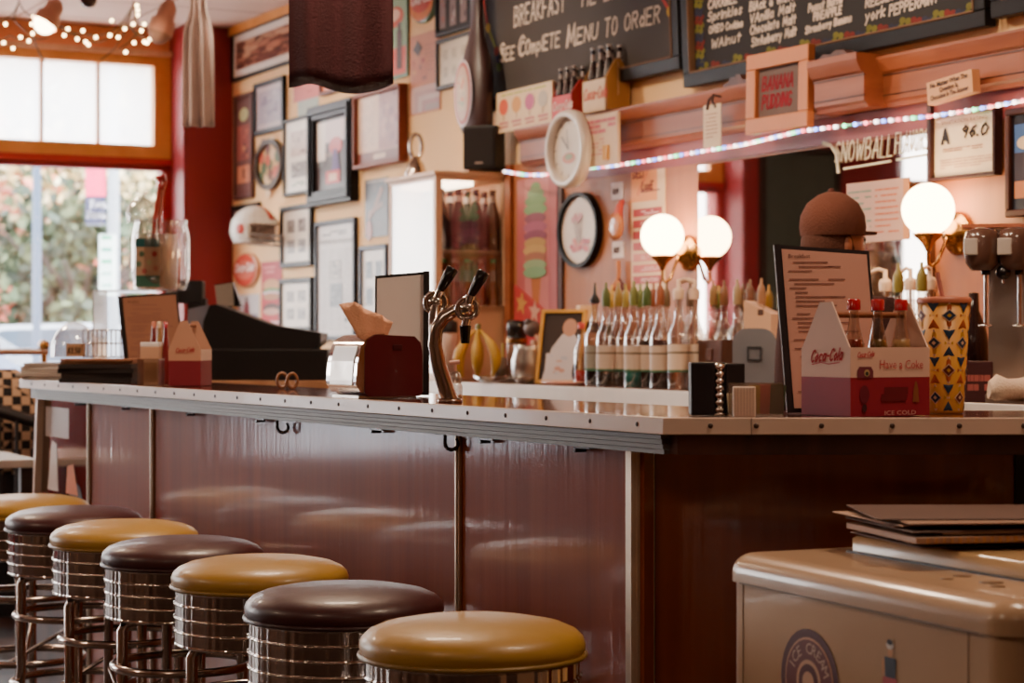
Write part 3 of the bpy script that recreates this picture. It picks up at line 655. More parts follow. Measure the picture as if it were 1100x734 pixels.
p.disc(w*.5, h*.66, w*.4, h*.09, -.0055, (206, 150, 96)); p.disc(w*.5, h*.59, w*.42, h*.035, -.006, (96, 140, 70)); p.disc(w*.5, h*.555, w*.42, h*.03, -.0065, (216, 190, 190)); p.disc(w*.5, h*.5, w*.38, h*.05, -.0067, (180, 120, 80))
p.disc(w*.5, h*.34, w*.38, h*.07, -.0055, (80, 44, 34)); p.disc(w*.5, h*.29, w*.4, h*.05, -.006, (200, 150, 130)); p.lines(w*.1, w*.9, h*.06, h*.16, 2, -.0055, (240, 200, 200), 8, .7); p.build('sheet', r, 'paper')
# helmet on the wall
a = wall_s(281, .1); pp = CORNER+T*a+N*.14; d = pp.y; k = d/F
r = thing('football_helmet', 'white football helmet with red stripe and grey face bars hung on the wall', 'helmet', (pp.x, pp.y, zat(247, d)), RW+.5)
bm = MB(); R_ = .125
vs = []; fs = []; seg = 28; rings = 16; cols = []
def hp(i, j):
    t = PI*j/rings; a_ = 2*PI*i/seg; return (R_*1.08*math.sin(t)*math.cos(a_), R_*.92*math.sin(t)*math.sin(a_), R_*math.cos(t))
for j in range(rings):
    for i in range(seg):
        c_ = hp(i+.5, j+.5)
        if c_[2] < -.075: continue
        if c_[0] > .05 and c_[2] < .035 and abs(c_[1]) < .1: continue
        q = [hp(i, j), hp(i+1, j), hp(i+1, j+1), hp(i, j+1)]
        col = (190, 50, 46) if abs(c_[1]) < .012 and c_[2] > 0 else (232, 222, 208)
        bm.add(q, [(0, 1, 2, 3)], col, 'gloss', True)
bm.ball((.0, -.118, .0), .03, (206, 90, 84), 'gloss', 12, 8, (1.1, .2, 1))
o = bm.build('shell', r, 'gloss'); so = o.modifiers.new('s', 'SOLIDIFY'); so.thickness = .008
b = MB()
for zz_ in (-.035, -.065, -.09):
    b.tube([(.045, -.108, zz_+.01), (.12, -.085, zz_), (.165, -.03, zz_-.004), (.17, .0, zz_-.004), (.165, .03, zz_-.004), (.12, .085, zz_), (.045, .108, zz_+.01)], .005, 8, (150, 146, 148))
b.tube([(.16, -.03, -.03), (.165, -.03, -.095)], .005, 8, (150, 146, 148)); b.tube([(.16, .03, -.03), (.165, .03, -.095)], .005, 8, (150, 146, 148)); b.build('face_guard', r, 'satin')
MB().tube([(-.12, 0, .0), (-.13, .02, .0), (-.1, .12, .02)], .006, 6, (60, 60, 60)).build('wall_hook', r, 'satin')

# bottle-shaped sign + speaker
o = .12
a = wall_s(512, o); d = wall_pt(512, o).y; k = d/F; pp = CORNER+T*a+N*o
zb = zat(142, d)
r = thing('bottle_sign', 'dark brown bottle-shaped wall sign with an oval label', 'sign', (pp.x, pp.y, zb), RW)
Hs = zat(-30, d)-zb
prof = [(0, .0), (.10, 0), (.112, .02), (.112, .24), (.10, .31), (.06, .40), (.045, .46), (.043, Hs*.93), (.05, Hs*.94), (.05, Hs), (0, Hs)]
MB().lathe([(x, z) for x, z in prof], 28, (0, 0, 0), (52, 20, 16), sx=1, sy=.5).build('bottle_body', r, 'satin')
m = MB(); m.X = Matrix.Translation((-.012, .008, 0)); m.disc(-.005, .165, .088, .145, -.066, (206, 190, 190)); m.disc(-.005, .165, .08, .135, -.068, (170, 70, 56)); m.disc(-.005, .165, .065, .118, -.070, (190, 150, 126))
photo(m, -.045, .035, .09, .24, -.0715, [(190, 160, 130), (110, 140, 110), (200, 110, 80), (220, 190, 150)], 12, 3); m.build('oval_label', r, 'framed')
MB().box(-.03, .03, .05, .119, .1, .14, (60, 40, 34)).build('bracket', r, 'satin')
o = .16; a = wall_s(512, o); pp = wall_pt(520, .11); d = pp.y; k = d/F; r = thing('loudspeaker', 'small black bookshelf loudspeaker on the end of the cornice', 'speaker', (pp.x, pp.y, zat(183, d)), -.35)
hh = 47*k
MB().box(-.075, .075, -.06, .06, 0, hh, (24, 18, 18)).build('cabinet', r, 'satin', bevel=.006)
m = MB(); m.box(-.066, .066, -.066, -.06, .012, hh-.012, (34, 26, 26)); m.rect(-.015, .02, .022, .03, -.068, (150, 130, 120)); m.build('grille', r, 'clothy')
pw = MB(); pp = wall_pt(519, .06); pw.box(-.11, .1, -.12, .06, -.02, 0); o_ = pw.build('bracket_shelf', loc=V3(pp, zat(183, d)), rz=RW, k='palewood'); tag(o_, 'small pale wooden shelf under the black loudspeaker', 'shelf')

# tall ice cream board, price tags, deli poster
r, w, h = wi('ice_cream_board', 'tall pink board painted with a swirled ice cream cone', 'sign', 559, 194, 348, 601.5, PAN+.0)
p = MB(); p.box(0, w, -.015, 0, 0, h, (186, 96, 100)); p.rect(w*.2, w*.8, 0, h, -.0155, (206, 124, 124)); cx_ = w*.48
for i, (cz, rx, cc) in enumerate([(.93, .06, (120, 160, 110)), (.89, .1, (130, 170, 120)), (.84, .13, (120, 160, 112)), (.78, .14, (130, 168, 120)), (.72, .13, (150, 90, 110)), (.66, .145, (176, 104, 130)), (.60, .14, (150, 86, 110)), (.55, .13, (190, 150, 96)), (.50, .14, (200, 160, 104)), (.45, .13, (170, 110, 90)), (.40, .14, (150, 170, 130)), (.35, .14, (130, 166, 126))]):
    p.disc(cx_, h*cz, w*rx*2.1, h*.04, -.0165-.0004*i, cc)
p.poly([(cx_-w*.12, h*.33), (cx_+w*.14, h*.33), (cx_+w*.04, h*.0), (cx_-w*.04, h*.0)], -.0160, (190, 110, 60)); p.build('panel', r, 'satin')
r, w, h = wi('price_tag', 'white price tag above the red ribbon, right of the oval picture', 'tag', 657.5, 197, 215, 670, PAN)
MB().box(0, w, -.003, 0, 0, h, (236, 214, 206)).wr('$2.49', .01, h*.35, h*.26, .006, -.004, (90, 60, 60), 'chalk', 1.0).build('card', r, 'paper')
r, w, h = wi('price_tag', 'white price tag above the hanging twine', 'tag', 658.5, 260, 277.5, 670.5, PAN)
MB().box(0, w, -.003, 0, 0, h, (236, 214, 206)).wr('$3.25', .01, h*.35, h*.26, .006, -.004, (90, 60, 60), 'chalk', 1.0).build('card', r, 'paper')
pp = wall_pt(664, PAN+.03); d = pp.y; k = d/F; r = thing('hanging_ornament', 'red ribbon with a golden medallion hung between the price tags', 'ornament', (pp.x, pp.y, zat(256, d)), RW)
MB().tube([(0, .02, 40*k), (.01, 0, 34*k), (0, 0, 22*k)], [.01, .014, .02], 8, (196, 70, 56)).build('ribbon', r, 'satin')
MB().lathe([(0, 0), (.05, .004), (.055, .015), (.03, .02), (0, .022)], 18, (0, 0, .045), (206, 128, 82), axis='y').build('medallion', r, 'gloss')
pp = wall_pt(664, PAN+.02); r = thing('hanging_twine', 'knotted twine with curled ends hanging above the bottles', 'twine', (pp.x, pp.y, zat(318, pp.y)), RW)
m = MB(); TW = (200, 130, 92); m.tube([(0, 0, .135), (.005, 0, .08), (0, 0, .06)], .009, 8, TW)
for q in (-.05, -.02, .02): m.tube([(0, 0, .07), (q*.6, -.01, .035), (q*1.4, -.008, 0)], .007, 6, TW)
m.tube([(0, 0, .07), (.03, 0, .05), (.03, 0, .03), (.06, 0, .01), (.08, 0, .0)], .006, 6, (90, 44, 36)); m.build('cord', r, 'clothy')
r, w, h = wi('menu_poster', 'cream paper poster handwritten Deli Luxe with red menu strips', 'poster', 679, 172, 316, 715, PAN)
p = MB(); p.box(0, w, -.003, 0, 0, h, (232, 196, 158)); p.rect(0, w*.78, h*.68, h, -.0035, (236, 150, 84))
p.stroke([(w*.2, h*.74), (w*.62, h*.98)], .02, -.0037, (226, 126, 70))
p.hand('DELI', w*.06, h*.86, h*.06, .008, -.0042, (130, 60, 56), 'chalk', 1.1); p.hand('LuxE', w*.32, h*.765, h*.055, .008, -.0042, (130, 60, 56), 'chalk', 1.2); p.stroke([(w*.3, h*.75), (w*.85, h*.755)], .005, -.0042, (130, 60, 56))
for i in range(7):
    zc = h*(.57-i*.083); cc = [(176, 56, 60), (176, 56, 60), (176, 56, 60), (186, 70, 70), (216, 130, 120), (206, 100, 96), (180, 60, 64)][i]
    p.rect(w*.06, w*.92, zc, zc+h*.058, -.0042, cc); p.lines(w*.3, w*.85, zc+h*.012, zc+h*.044, 2, -.0046, (240, 200, 190), 20+i, .5)
p.build('sheet', r, 'paper')
# oval picture
r, w, h = wi('oval_picture', 'oval picture with a pink posy in a black rim', 'picture', 604.5, 212, 292, 648, PAN)
r.location.z += .01
m = MB(); m.ring(w/2, h/2, w/2, h/2, .016, .016, -.03, 0, (20, 16, 18), 'framek'); m.build('rim', r, 'framek')
m = MB(); m.lathe([(1, 0), (1, .014)], 36, (w/2, 0, h/2), (234, 214, 200), axis='y', sx=w/2-.008, sy=h/2-.008)
rnd = random.Random(4)
for i in range(14): m.disc(w*(.5+rnd.uniform(-.22, .25)), h*(.3+rnd.uniform(-.07, .07)), .018, .012, -.015-.0002*i, [(216, 110, 110), (226, 140, 130), (200, 90, 96)][i % 3], seg=9)
for i in range(4): m.stroke([(w*(.46+i*.03), h*.34), (w*(.38+i*.06), h*(.62+.04*(i % 2)))], .005, -.018, (150, 120, 110))
for i in range(4): m.disc(w*(.36+i*.06), h*(.64+.04*(i % 2)), .014, .014, -.0185, (210, 140, 140), seg=9)
m.build('print', r, 'framed')
# clock
pp = wall_pt(606.5, .19); d = pp.y; k = d/F; r = thing('wall_clock', 'round white rimmed clock hung on the front of the cornice', 'clock', (pp.x, pp.y, zat(160, d)), RW+.03)
Rr = .152
MB().lathe([(Rr, .0), (Rr+.004, .02), (Rr-.004, .045), (Rr-.02, .05), (Rr-.03, .04), (Rr-.03, .015)], 40, (0, .04, 0), (240, 226, 214), axis='y', cap=False, sx=.98).build('rim', r, 'gloss')
m = MB(); m.lathe([(Rr-.02, 0), (Rr-.02, .02)], 40, (0, .04, 0), (222, 204, 186), axis='y', sx=.98)
for i in range(12):
    a_ = i*PI/6; m.stroke([(.1*math.sin(a_), .1*math.cos(a_)), (.112*math.sin(a_), .112*math.cos(a_))], .006, .019, (150, 120, 110))
m.disc(0, -.035, .05, .022, .0188, (206, 130, 106)); m.disc(.0, -.03, .03, .012, .0186, (140, 150, 110)); m.build('dial', r, 'framed')
m = MB(); m.stroke([(0, 0), (-.05, .05)], .006, .016, (110, 90, 80)); m.stroke([(0, 0), (-.01, .075)], .004, .0155, (110, 90, 80)); m.build('hands', r, 'satin')
# sign card below carton
r, w, h = wi('painted_sign', 'tilted pale sign board with pink lettering right of the clock', 'sign', 631, 126, 181, 665, .14, ry=-.04)
r.rotation_euler = (0.0, .0, RW+.02)
p = MB(); p.box(0, w, -.012, 0, 0, h, (226, 190, 156)); p.lines(w*.06, w*.95, h*.62, h*.92, 3, -.0135, (206, 100, 110), 3, .7); p.lines(w*.06, w*.6, h*.2, h*.55, 5, -.0135, (206, 130, 120), 5, .4); p.box(w*.6, w*.75, -.02, -.012, h*.1, h*.38, (214, 150, 60)); p.build('panel', r, 'paper')
MB().box(w*.3, w*.7, 0, .065, h*.8, h*.86, (120, 70, 50)).build('hanger', r, 'satin')
# popsicle board on the cornice
r, w, h = wi('popsicle_board', 'cream board with four coloured frozen treats standing on the cornice', 'sign', 536, 99, 142, 596, .07)
r.location.z = zc1
p = MB(); p.box(0, w, -.012, 0, 0, h, (228, 196, 156)); 
for i, cc in enumerate([(214, 90, 60), (216, 150, 80), (196, 90, 130), (190, 170, 150)]):
    x = w*(.14+.235*i); p.disc(x, h*.62, w*.085, h*.2, -.0135, cc)
    p.stroke([(x-.04, h*.22), (x+.04, h*.22)], .01, -.0135, (196, 110, 110)); p.stroke([(x-.03, h*.12), (x+.04, h*.13)], .01, -.0135, (196, 120, 110)); p.stroke([(x, h*.42), (x, h*.3)], .008, -.0135, (180, 120, 90))
p.lines(w*.1, w*.9, h*.86, h*.96, 1, -.0135, (190, 180, 100), 3, .6); p.build('panel', r, 'paper')
MB().box(w*.45, w*.5, 0, .05, 0, h*.5, (160, 110, 80)).build('stand', r, 'satin')
# six packs on the cornice
def mini_bottle(label, p_, z0, hgt, rad, col=(46, 16, 20), cap=(200, 190, 186), name='soda_bottle', group=None):
    r = thing(name, label, 'bottle', (p_.x, p_.y, z0), 0, group)
    pr_ = [(0, 0), (rad*.9, 0), (rad, hgt*.06), (rad*.92, hgt*.3), (rad, hgt*.5), (rad*.9, hgt*.6), (rad*.45, hgt*.8), (rad*.38, hgt*.95), (rad*.42, hgt*.96), (rad*.42, hgt*.985)]
    MB().lathe(pr_, 16, (0, 0, 0), col).build('bottle_body', r, 'gloss')
    MB().lathe([(rad*.47, 0), (rad*.5, hgt*.035), (0, hgt*.04)], 14, (0, 0, hgt*.965), cap).build('cap', r, 'gloss')
    MB().lathe([(rad*.5, 0), (rad*.41, hgt*.1)], 14, (0, 0, hgt*.8), (176, 160, 156), cap=False).build('neck_label', r, 'gloss')
    return r
def pack(label, px0, px1, o, z0, hgt, col, sidecol, dep=.12, house=True):
    a = wall_s(px0, o); b = wall_s(px1, o); w = b-a; pp = CORNER+T*a+N*o
    r = thing('bottle_carton', label, 'carton', (pp.x, pp.y, z0), RW); m = MB()
    m.box(0, w, -.006, 0, 0, hgt*.62, col); m.box(0, w, dep, dep+.006, 0, hgt*.62, col)
    for x in (0, w-.006): m.prism([(-.006, 0), (dep+.006, 0), (dep+.006, hgt*.62), (dep*.62, hgt), (dep*.38, hgt), (-.006, hgt*.62)], x, x+.006, 'yz', sidecol)
    m.box(0, w, -.006, dep, 0, .006, col); m.build('box', r, 'paper')
    MB().box(0, w, dep*.5-.003, dep*.5+.003, hgt*.3, hgt*.95, col).build('divider', r, 'paper')
    m = MB(); m.hand('Coca-Cola', w*.08, hgt*.25, hgt*.22, .006, -.0075, (230, 200, 190) if col[1] < 120 else (206, 90, 80), 'chalk', sx=w/(hgt*.22/6*30)*.95, slant=.15); m.build('lettering', r)
    return pp, w
pp, w = pack('small red six-pack carton standing on the cornice above the clock', 594, 615, .11, zc1, .15, (206, 60, 64), (190, 50, 56), .085)
for i in range(3):
    for j in range(2):
        q = pp+T*(w*(i+.5)/3)-N*(.022+.04*j); mini_bottle('dark soda bottle with silver neck in the red six-pack on the cornice', q, zc1+.006, .2, .019, group='bottles in the red carton on the cornice')
pp, w = pack('cream six-pack carton with gabled end standing on the cornice', 627, 652, .115, zc1, .2, (226, 190, 150), (190, 134, 70), .1)
for i in range(3):
    for j in range(2):
        q = pp+T*(w*(i+.5)/3)-N*(.026+.048*j); mini_bottle('dark soda bottle with silver neck in the cream six-pack on the cornice', q, zc1+.006, .25, .022, group='bottles in the cream carton on the cornice')
pp = wall_pt(658, .05)
for i, px in enumerate((659, 667)): mini_bottle(['dark soda bottle standing loose just right of the cream six-pack', 'dark soda bottle furthest right on the cornice beside the chalkboard'][i], wall_pt(px, .04), zc1, .2, .02)
# hanging tag with ribbon
r, w, h = wi('hanging_tag', 'cream paper tag hung by a ribbon from the cornice', 'tag', 756.5, 114, 160, 775, .125)
p = MB(); p.box(0, w, -.004, 0, 0, h, (234, 204, 170)); p.lines(w*.15, w*.85, h*.2, h*.82, 7, -.0055, (190, 140, 110), 4, .35); p.build('card', r, 'paper', bevel=.001)
MB().tube([(w*.25, -.006, h*.9), (w*.4, -.01, h*1.1), (w*.55, 0, h*1.22), (w*.6, -.01, h*1.05), (w*.75, -.006, h*.92)], .005, 6, (70, 40, 34)).tube([(w*.55, 0, h*1.22), (w*.5, .02, h*1.2), (w*.5, .06, h*1.18)], .004, 6, (70, 40, 34)).build('ribbon', r, 'satin')
# banana pudding slate
r, w, h = wi('slate_sign', 'wood framed slate reading Banana Pudding', 'sign', 808, 61, 146, 872, .13)
r.rotation_euler = (-.02, 0, RW+.03)
fw = .052
MB().frame(0, w, 0, h, fw, -.03, 0, (206, 126, 78), 'satin').build('frame', r, 'satin', bevel=.004)
MB().box(fw*.8, w-fw*.8, -.012, -.002, fw*.8, h-fw*.8, (108, 86, 80)).build('slate', r, 'matte')
p = MB(); p.hand('BANANA', fw+.02, h*.53, h*.17, .0075, -.0135, (150, 26, 44), 'chalk', (w-2*fw-.055)/(h*.17/6*27)); p.hand('PUDDING', fw+.02, h*.3, h*.17, .0075, -.0135, (150, 26, 44), 'chalk', (w-2*fw-.05)/(h*.17/6*30)); p.build('chalk_writing', r)
MB().box(w*.4, w*.6, 0, .012, h*.5, h*.6, (150, 90, 60)).build('hanger', r, 'satin')
# chocolate quote block
r, w, h = wi('quote_sign', 'small tilted wooden block sign about chocolate on the cornice', 'sign', 1005, 97, 114, 1054, .1)
r.rotation_euler = (0, 0, RW)
p = MB(); p.X = Matrix.Rotation(-.09, 4, 'Y'); h = .068
p.box(0, w, -.03, 0, 0, h, (222, 158, 104)); p.build('block', r, 'satin', bevel=.002)
p = MB(); p.X = Matrix.Rotation(-.09, 4, 'Y')
for i, t_ in enumerate(('No Matter What The', 'Question Is,', 'Chocolate Is The Answer')): p.text(t_, w/2, h*(.78-.27*i), h*.29, -.032, (50, 20, 16), bold=.0006, sx=[.98, .9, .84][i])
p.build('lettering', r, 'paper')
# sanitation certificate
def a_cert(p, x0, x1, z0, z1, y):
    w = x1-x0; h = z1-z0; K = (44, 34, 34)
    p.text('SANITATION RATING', x0+w*.5, z1-h*.1, h*.09, y-.002, (150, 90, 76), sx=w*.8/(h*.09*10.5))
    p.text('A', x0+w*.19, z0+h*.66, h*.34, y-.002, K, bold=.004, sx=.8); p.hand('96.0', x0+w*.46, z0+h*.62, h*.18, .007, y-.002, K, 'chalk', w*.46/(h*.18/6*13))
    p.lines(x0+w*.15, x0+w*.8, z0+h*.4, z0+h*.48, 2, y-.002, (180, 130, 110), 3, .4); p.lines(x0+w*.1, x0+w*.95, z0+h*.12, z0+h*.3, 4, y-.002, (206, 160, 140), 6, .3)
framed('framed sanitation rating certificate with grade A 96.0', 1005.5, 124, 196, 1077, (60, 34, 30), .012, (240, 214, 180), a_cert, depth=.03, name='certificate', cat='certificate', o=PAN+.008)
def a_food(p, x0, x1, z0, z1, y):
    w = x1-x0; h = z1-z0; p.rect(x0, x1, z0, z1, y, (34, 26, 28)); p.text('SUNDAES', x0+w*.5, z1-h*.05, h*.06, y-.001, (220, 190, 170)); p.rect(x0+w*.06, x1-w*.06, z0+h*.12, z1-h*.1, y-.0005, (70, 100, 150)); p.rect(x0+w*.06, x1-w*.06, z0+h*.12, z0+h*.32, y-.0006, (200, 120, 70)); p.rect(x0+w*.06, x1-w*.06, z0+h*.3, z0+h*.6, y-.001, (60, 44, 46))
    p.disc(x0+w*.3, z0+h*.7, w*.18, h*.07, y-.001, (232, 200, 160)); p.disc(x0+w*.5, z0+h*.68, w*.2, h*.06, y-.0012, (206, 100, 60)); p.text('SPECIALS', x0+w*.5, z0+h*.06, h*.06, y-.001, (220, 190, 170))
framed('dark framed food poster at the right edge, beside the certificate', 1086, 118, 234, 1145, (80, 44, 34), .02, (34, 26, 28), a_food, o=PAN+.008)

# LED rope light
pts = [(541, 184, .13), (552, 186, .14), (566, 188, .14), (583, 188, .14), (600, 186, .13), (616, 183, .12), (640, 180, .12), (660, 178, .12), (700, 172, .1), (740, 165, .09), (800, 155, .09), (860, 141, .17), (900, 136, .17), (940, 131, .1), (1000, 125, .09), (1040, 119, .09), (1100, 108, .09), (1140, 101, .09)]
P3 = [Vector(V3(wall_pt(px, o), zat(py, wall_pt(px, o).y))) for px, py, o in pts]
r = thing('rope_light', 'string of tiny coloured lights strung under the cornice', 'string lights', P3[0]); base = P3[0]
MB().tube([tuple(p-base) for p in P3], .007, 8, (236, 226, 230)).build('clear_tube', r, 'plastic')
L = [0]
for a, b in zip(P3[:-1], P3[1:]): L.append(L[-1]+(b-a).length)
proto = {}
NL = 96
for i in range(NL):
    s_ = L[-1]*(i+.5)/NL; j = max(q for q in range(len(L)-1) if L[q] <= s_); t_ = (s_-L[j])/(L[j+1]-L[j]); p = P3[j].lerp(P3[j+1], t_)-base
    k = ['lw', 'lb', 'lw', 'lr', 'lw', 'lg', 'lb', 'lr'][i % 8]
    if k not in proto:
        m = MB(); m.slots[0] = k; m.ball((0, 0, 0), .0072, k=k, seg=8, rings=6); o_ = m.build('led', r); proto[k] = o_
    else: o_ = proto[k].copy(); COL.objects.link(o_)
    o_.location = p

# sconces
def sconce(label, pxp, pyp, pxg, pyg, o=.11, rg=.078):
    pp = wall_pt(pxp, PAN); dp = pp.y; r = thing('globe_sconce', label, 'wall lamp', (pp.x, pp.y, zat(pyp, dp)), RW)
    og = o; g = wall_pt(pxg, PAN+og); gs = (g-pp).dot(T); gz = zat(pyg, g.y)-zat(pyp, dp)
    MB().lathe([(.062, 0), (.066, .008), (.06, .016), (.045, .022), (.04, .034), (.025, .05), (.0, .054)], 28, (0, 0, 0), k='brass', axis='y').build('wall_plate', r, 'brass')
    MB().ball((gs, -og, gz), rg, k='globe', seg=32, rings=20).build('glass_globe', r, 'globe')
    zb = gz-rg
    MB().lathe([(0, 0), (.008, 0), (.012, .012), (.024, .03), (.042, .045), (.046, .052), (.03, .056)], 24, (gs, -og, zb-.046), k='brass').build('globe_holder', r, 'brass')
    MB().tube([(0, -.045, -.01), (gs*.1, -.06, -.04), (gs*.3, -.08, zb-.075), (gs*.6, -og*.9, zb-.092), (gs*.9, -og, zb-.08), (gs, -og, zb-.04)], .006, 10, k='brass').build('arm', r, 'brass')
sconce('brass wall sconce with glowing globe at the left edge of the mirror', 741, 272, 711.5, 253.5)
sconce('brass wall sconce with glowing globe below the certificate', 1031, 251, 997, 225)

def RP0(x, y): v_ = T*x+N*y; return (CORNER.x+v_.x, CORNER.y+v_.y)
# dark notice board on the pillar between the windows (seen in the mirror)
yy0, yy1 = 3.75, 4.4
r = thing('notice_board', 'dark green grey notice board between the windows, seen reflected in the mirror', 'board', (RP0(0.0, yy1)[0], RP0(0.0, yy1)[1], 1.25), RW+PI/2)
MB().frame(0, yy1-yy0, 0, 1.25, .04, -.03, 0, (60, 50, 44), 'framek').build('frame', r, 'framek'); MB().box(.02, yy1-yy0-.02, -.015, -.002, .02, 1.23, (74, 84, 76)).build('panel', r, 'matte')
# ------------------------------------------------------------------ back counter
BZ = 1.036; BD = .50
def on_back(px, o): p = wall_pt(px, o); return p
sA = wall_s(238, BD); sB = wall_s(1130, BD)
r = thing('back_counter', 'long back counter with white edge below the bottles and mirror', 'counter', V3(CORNER, 0), RW)
MB().box(sA, sB, -BD, -.001, BZ-.04, BZ, (96, 70, 60)).build('worktop', r, 'gloss', bevel=.003)
MB().box(sA, sB, -BD-.012, -BD, BZ-.048, BZ+.004, (236, 224, 218)).build('edge_trim', r, 'satin', bevel=.003)
MB().box(sA, sB, -BD+.05, -.03, .0, BZ-.04, (80, 40, 28), 'darkwood').build('base_cabinet', r, 'darkwood')
q = sA+.1; i = 0
while q < sB-.6:
    dr_ = MB().box(q, q+.52, -BD+.03, -BD+.05, .12, BZ-.09, k='darkwood').build('cabinet_door', r, 'darkwood', bevel=.004); MB().ball((q+.47, -BD+.018, .8), .014, k='brass', seg=12, rings=8).build('knob', dr_, 'brass'); q += .56
# cold cabinet with bottles
OC = .361; c0 = CORNER+T*wall_s(550, .0); cs1 = wall_s(550, 0)
cw = .49; zc = 1.913
rr_ = thing('bottle_cabinet', 'cream cold drinks cabinet with glass sides holding bottles', 'cabinet', V3(CORNER+T*(cs1-cw), BZ), RW)
CC = (222, 176, 140); hc = zc-BZ; pw_ = .03; gl0 = 1.352-BZ
m = MB()
D = OC
m.box(0, cw, -D, -.001, 0, .03, CC); m.box(0, cw, -D, -.001, hc-.03, hc, CC); m.box(-.012, cw+.012, -D-.012, -.001, hc-.012, hc+.006, CC)
for (x0, x1, y0, y1) in ((0, pw_, -D, -D+pw_), (cw-pw_, cw, -D, -D+pw_), (0, pw_, -pw_, -.001), (cw-pw_, cw, -pw_*1.3, -.001)): m.box(x0, x1, y0, y1, .03, hc-.03, CC)
m.box(cw-.02, cw, -D+pw_, -pw_, .03, gl0, CC); m.box(cw-.02, cw, -D+pw_, -pw_, gl0-.03, gl0, (206, 160, 126)); m.box(0, cw, -.02, -.001, .03, hc-.03, (236, 196, 166)); m.box(0, .02, -D, -.02, .03, hc-.03, CC)
m.build('cabinet_frame', rr_, 'satin', bevel=.003)
m = MB(); m.box(pw_, cw-pw_, -D+.004, -D+.01, .03, hc-.03, (230, 214, 190)); m.build('frosted_door', rr_, 'frost'); 
MB().box(cw-.012, cw-.008, -D+pw_, -pw_, gl0, hc-.03).build('side_pane', rr_, 'pane')
zs = zat(268, 8.6)-BZ
MB().box(.02, cw-.012, -D+.012, -.02, zs-.012, zs, (226, 196, 170)).build('shelf', rr_, 'satin')
MB().box(.02, cw-.02, -D+.02, -.02, .03, .036, (190, 140, 110)).build('floor_plate', rr_, 'satin')
MB().box(.05, cw-.05, -D+.04, -D+.2, hc-.05, hc-.03, (250, 230, 200)).build('glow_strip', rr_, 'stripglow')  # glowing strip added to brighten the inside of the cabinet
base = CORNER+T*(cs1-cw)
for i in range(4):
    for j in range(3):
        q = base+T*(cw-.06-.1*j)-N*0+N*(D-.052-.082*i-(.01*j))
        if (D-.052-.082*i) < .04: continue
        rt = mini_bottle('dark soda bottle with pale neck on the upper shelf of the cold cabinet', q, BZ+zs, .262, .034, (52, 22, 28), (40, 30, 34), group='bottles on the upper shelf of the cold cabinet')
for i in range(5):
    for j in range(2):
        q = base+T*(cw-.055-.1*j)+N*(D-.05-.062*i)
        mini_bottle('amber bottle with pale green collar on the lower shelf of the cold cabinet', q, BZ+.036, zs-.07, .029, (150, 86, 52), [(120, 190, 130), (216, 190, 170)][(i+j) % 2], group='bottles on the lower shelf of the cold cabinet')
# strip of lower glass runs lower than panel: loop-handled tool on top
pp = base+T*(.0+.16)+N*.2; pp = wall_pt(447, .2); d = pp.y; k = d/F; z0 = zc+.006
r = thing('whisk_stand', 'twisted silver loop-handled utensil standing on top of the cold cabinet', 'utensil', (pp.x, pp.y, z0), 0)
hh = 50*k
MB().lathe([(.052, 0), (.05, .03), (.036, hh*.36), (.02, hh*.46), (.012, hh*.52)], 18, (0, 0, 0), (160, 140, 130), k='dchrome').build('bell', r, 'dchrome')
lp = []
for i in range(24):
    a_ = 2*PI*i/24; lp.append((.027*math.sin(a_)*(1 if True else 1), .004*math.sin(a_*2), hh*.74-hh*.26*math.cos(a_)))
MB().tube(lp, .009, 8, closed=True, k='dchrome', col=(120, 110, 104)).build('loop_handle', r, 'dchrome')

# ---- things on the back counter
def bt(px, o): p = wall_pt(px, o); return p, p.y/F
# shaker bottle with black lid
p, k = bt(481, .32); r = thing('shaker_bottle', 'frosted white bottle with black lid at the left of the bananas', 'bottle', V3(p, BZ)); hb = .265; R_ = .04
MB().lathe([(0, 0), (R_, 0), (R_, hb*.72), (R_*.9, hb*.76)], 24, (0, 0, 0), (224, 190, 176)).build('bottle_body', r, 'gloss')
MB().lathe([(R_*.98, hb*.76), (R_*1.02, hb*.77), (R_*1.02, hb*.93), (R_*.6, hb*.95), (R_*.5, hb)], 24, (0, 0, 0), (34, 28, 30)).build('lid', r, 'satin')
# banana bunch: five bananas joined at the stem
p, k = bt(513, .36); r = thing('banana_bunch', 'bunch of ripe bananas standing on the back counter', 'fruit', V3(p, BZ), .2)
for i in range(6):
    a_ = PI*2*i/6+.3; pts = []; rs = []
    for j in range(13):
        t_ = j/12; rad = .012+.075*math.sin(t_*2.3)*1.0; z = .19*(1-t_)**.9+.02
        pts.append((rad*math.cos(a_), rad*math.sin(a_), z)); rs.append([.006, .007, .010, .015, .019, .021, .022, .022, .021, .019, .015, .009, .004][j])
    MB().tube(pts, rs, 8, [(206, 158, 60), (190, 146, 56), (214, 170, 70)][i % 3]).tube(pts[-2:], [.006, .004], 6, (60, 40, 24)).build('banana', r, 'satin')
MB().tube([(0, 0, .19), (.004, 0, .235)], [.012, .009], 8, (110, 110, 50)).build('stem', r, 'satin')
# clear glass tray
p, k = bt(545, .42); r = thing('glass_dish', 'shallow clear glass dish in front of the pen cup', 'dish', V3(p, BZ))
MB().lathe([(0, .004), (.09, .004), (.13, .03), (.135, .03), (.095, 0), (0, 0)], 30, (0, 0, 0)).build('bowl', r, 'plastic')
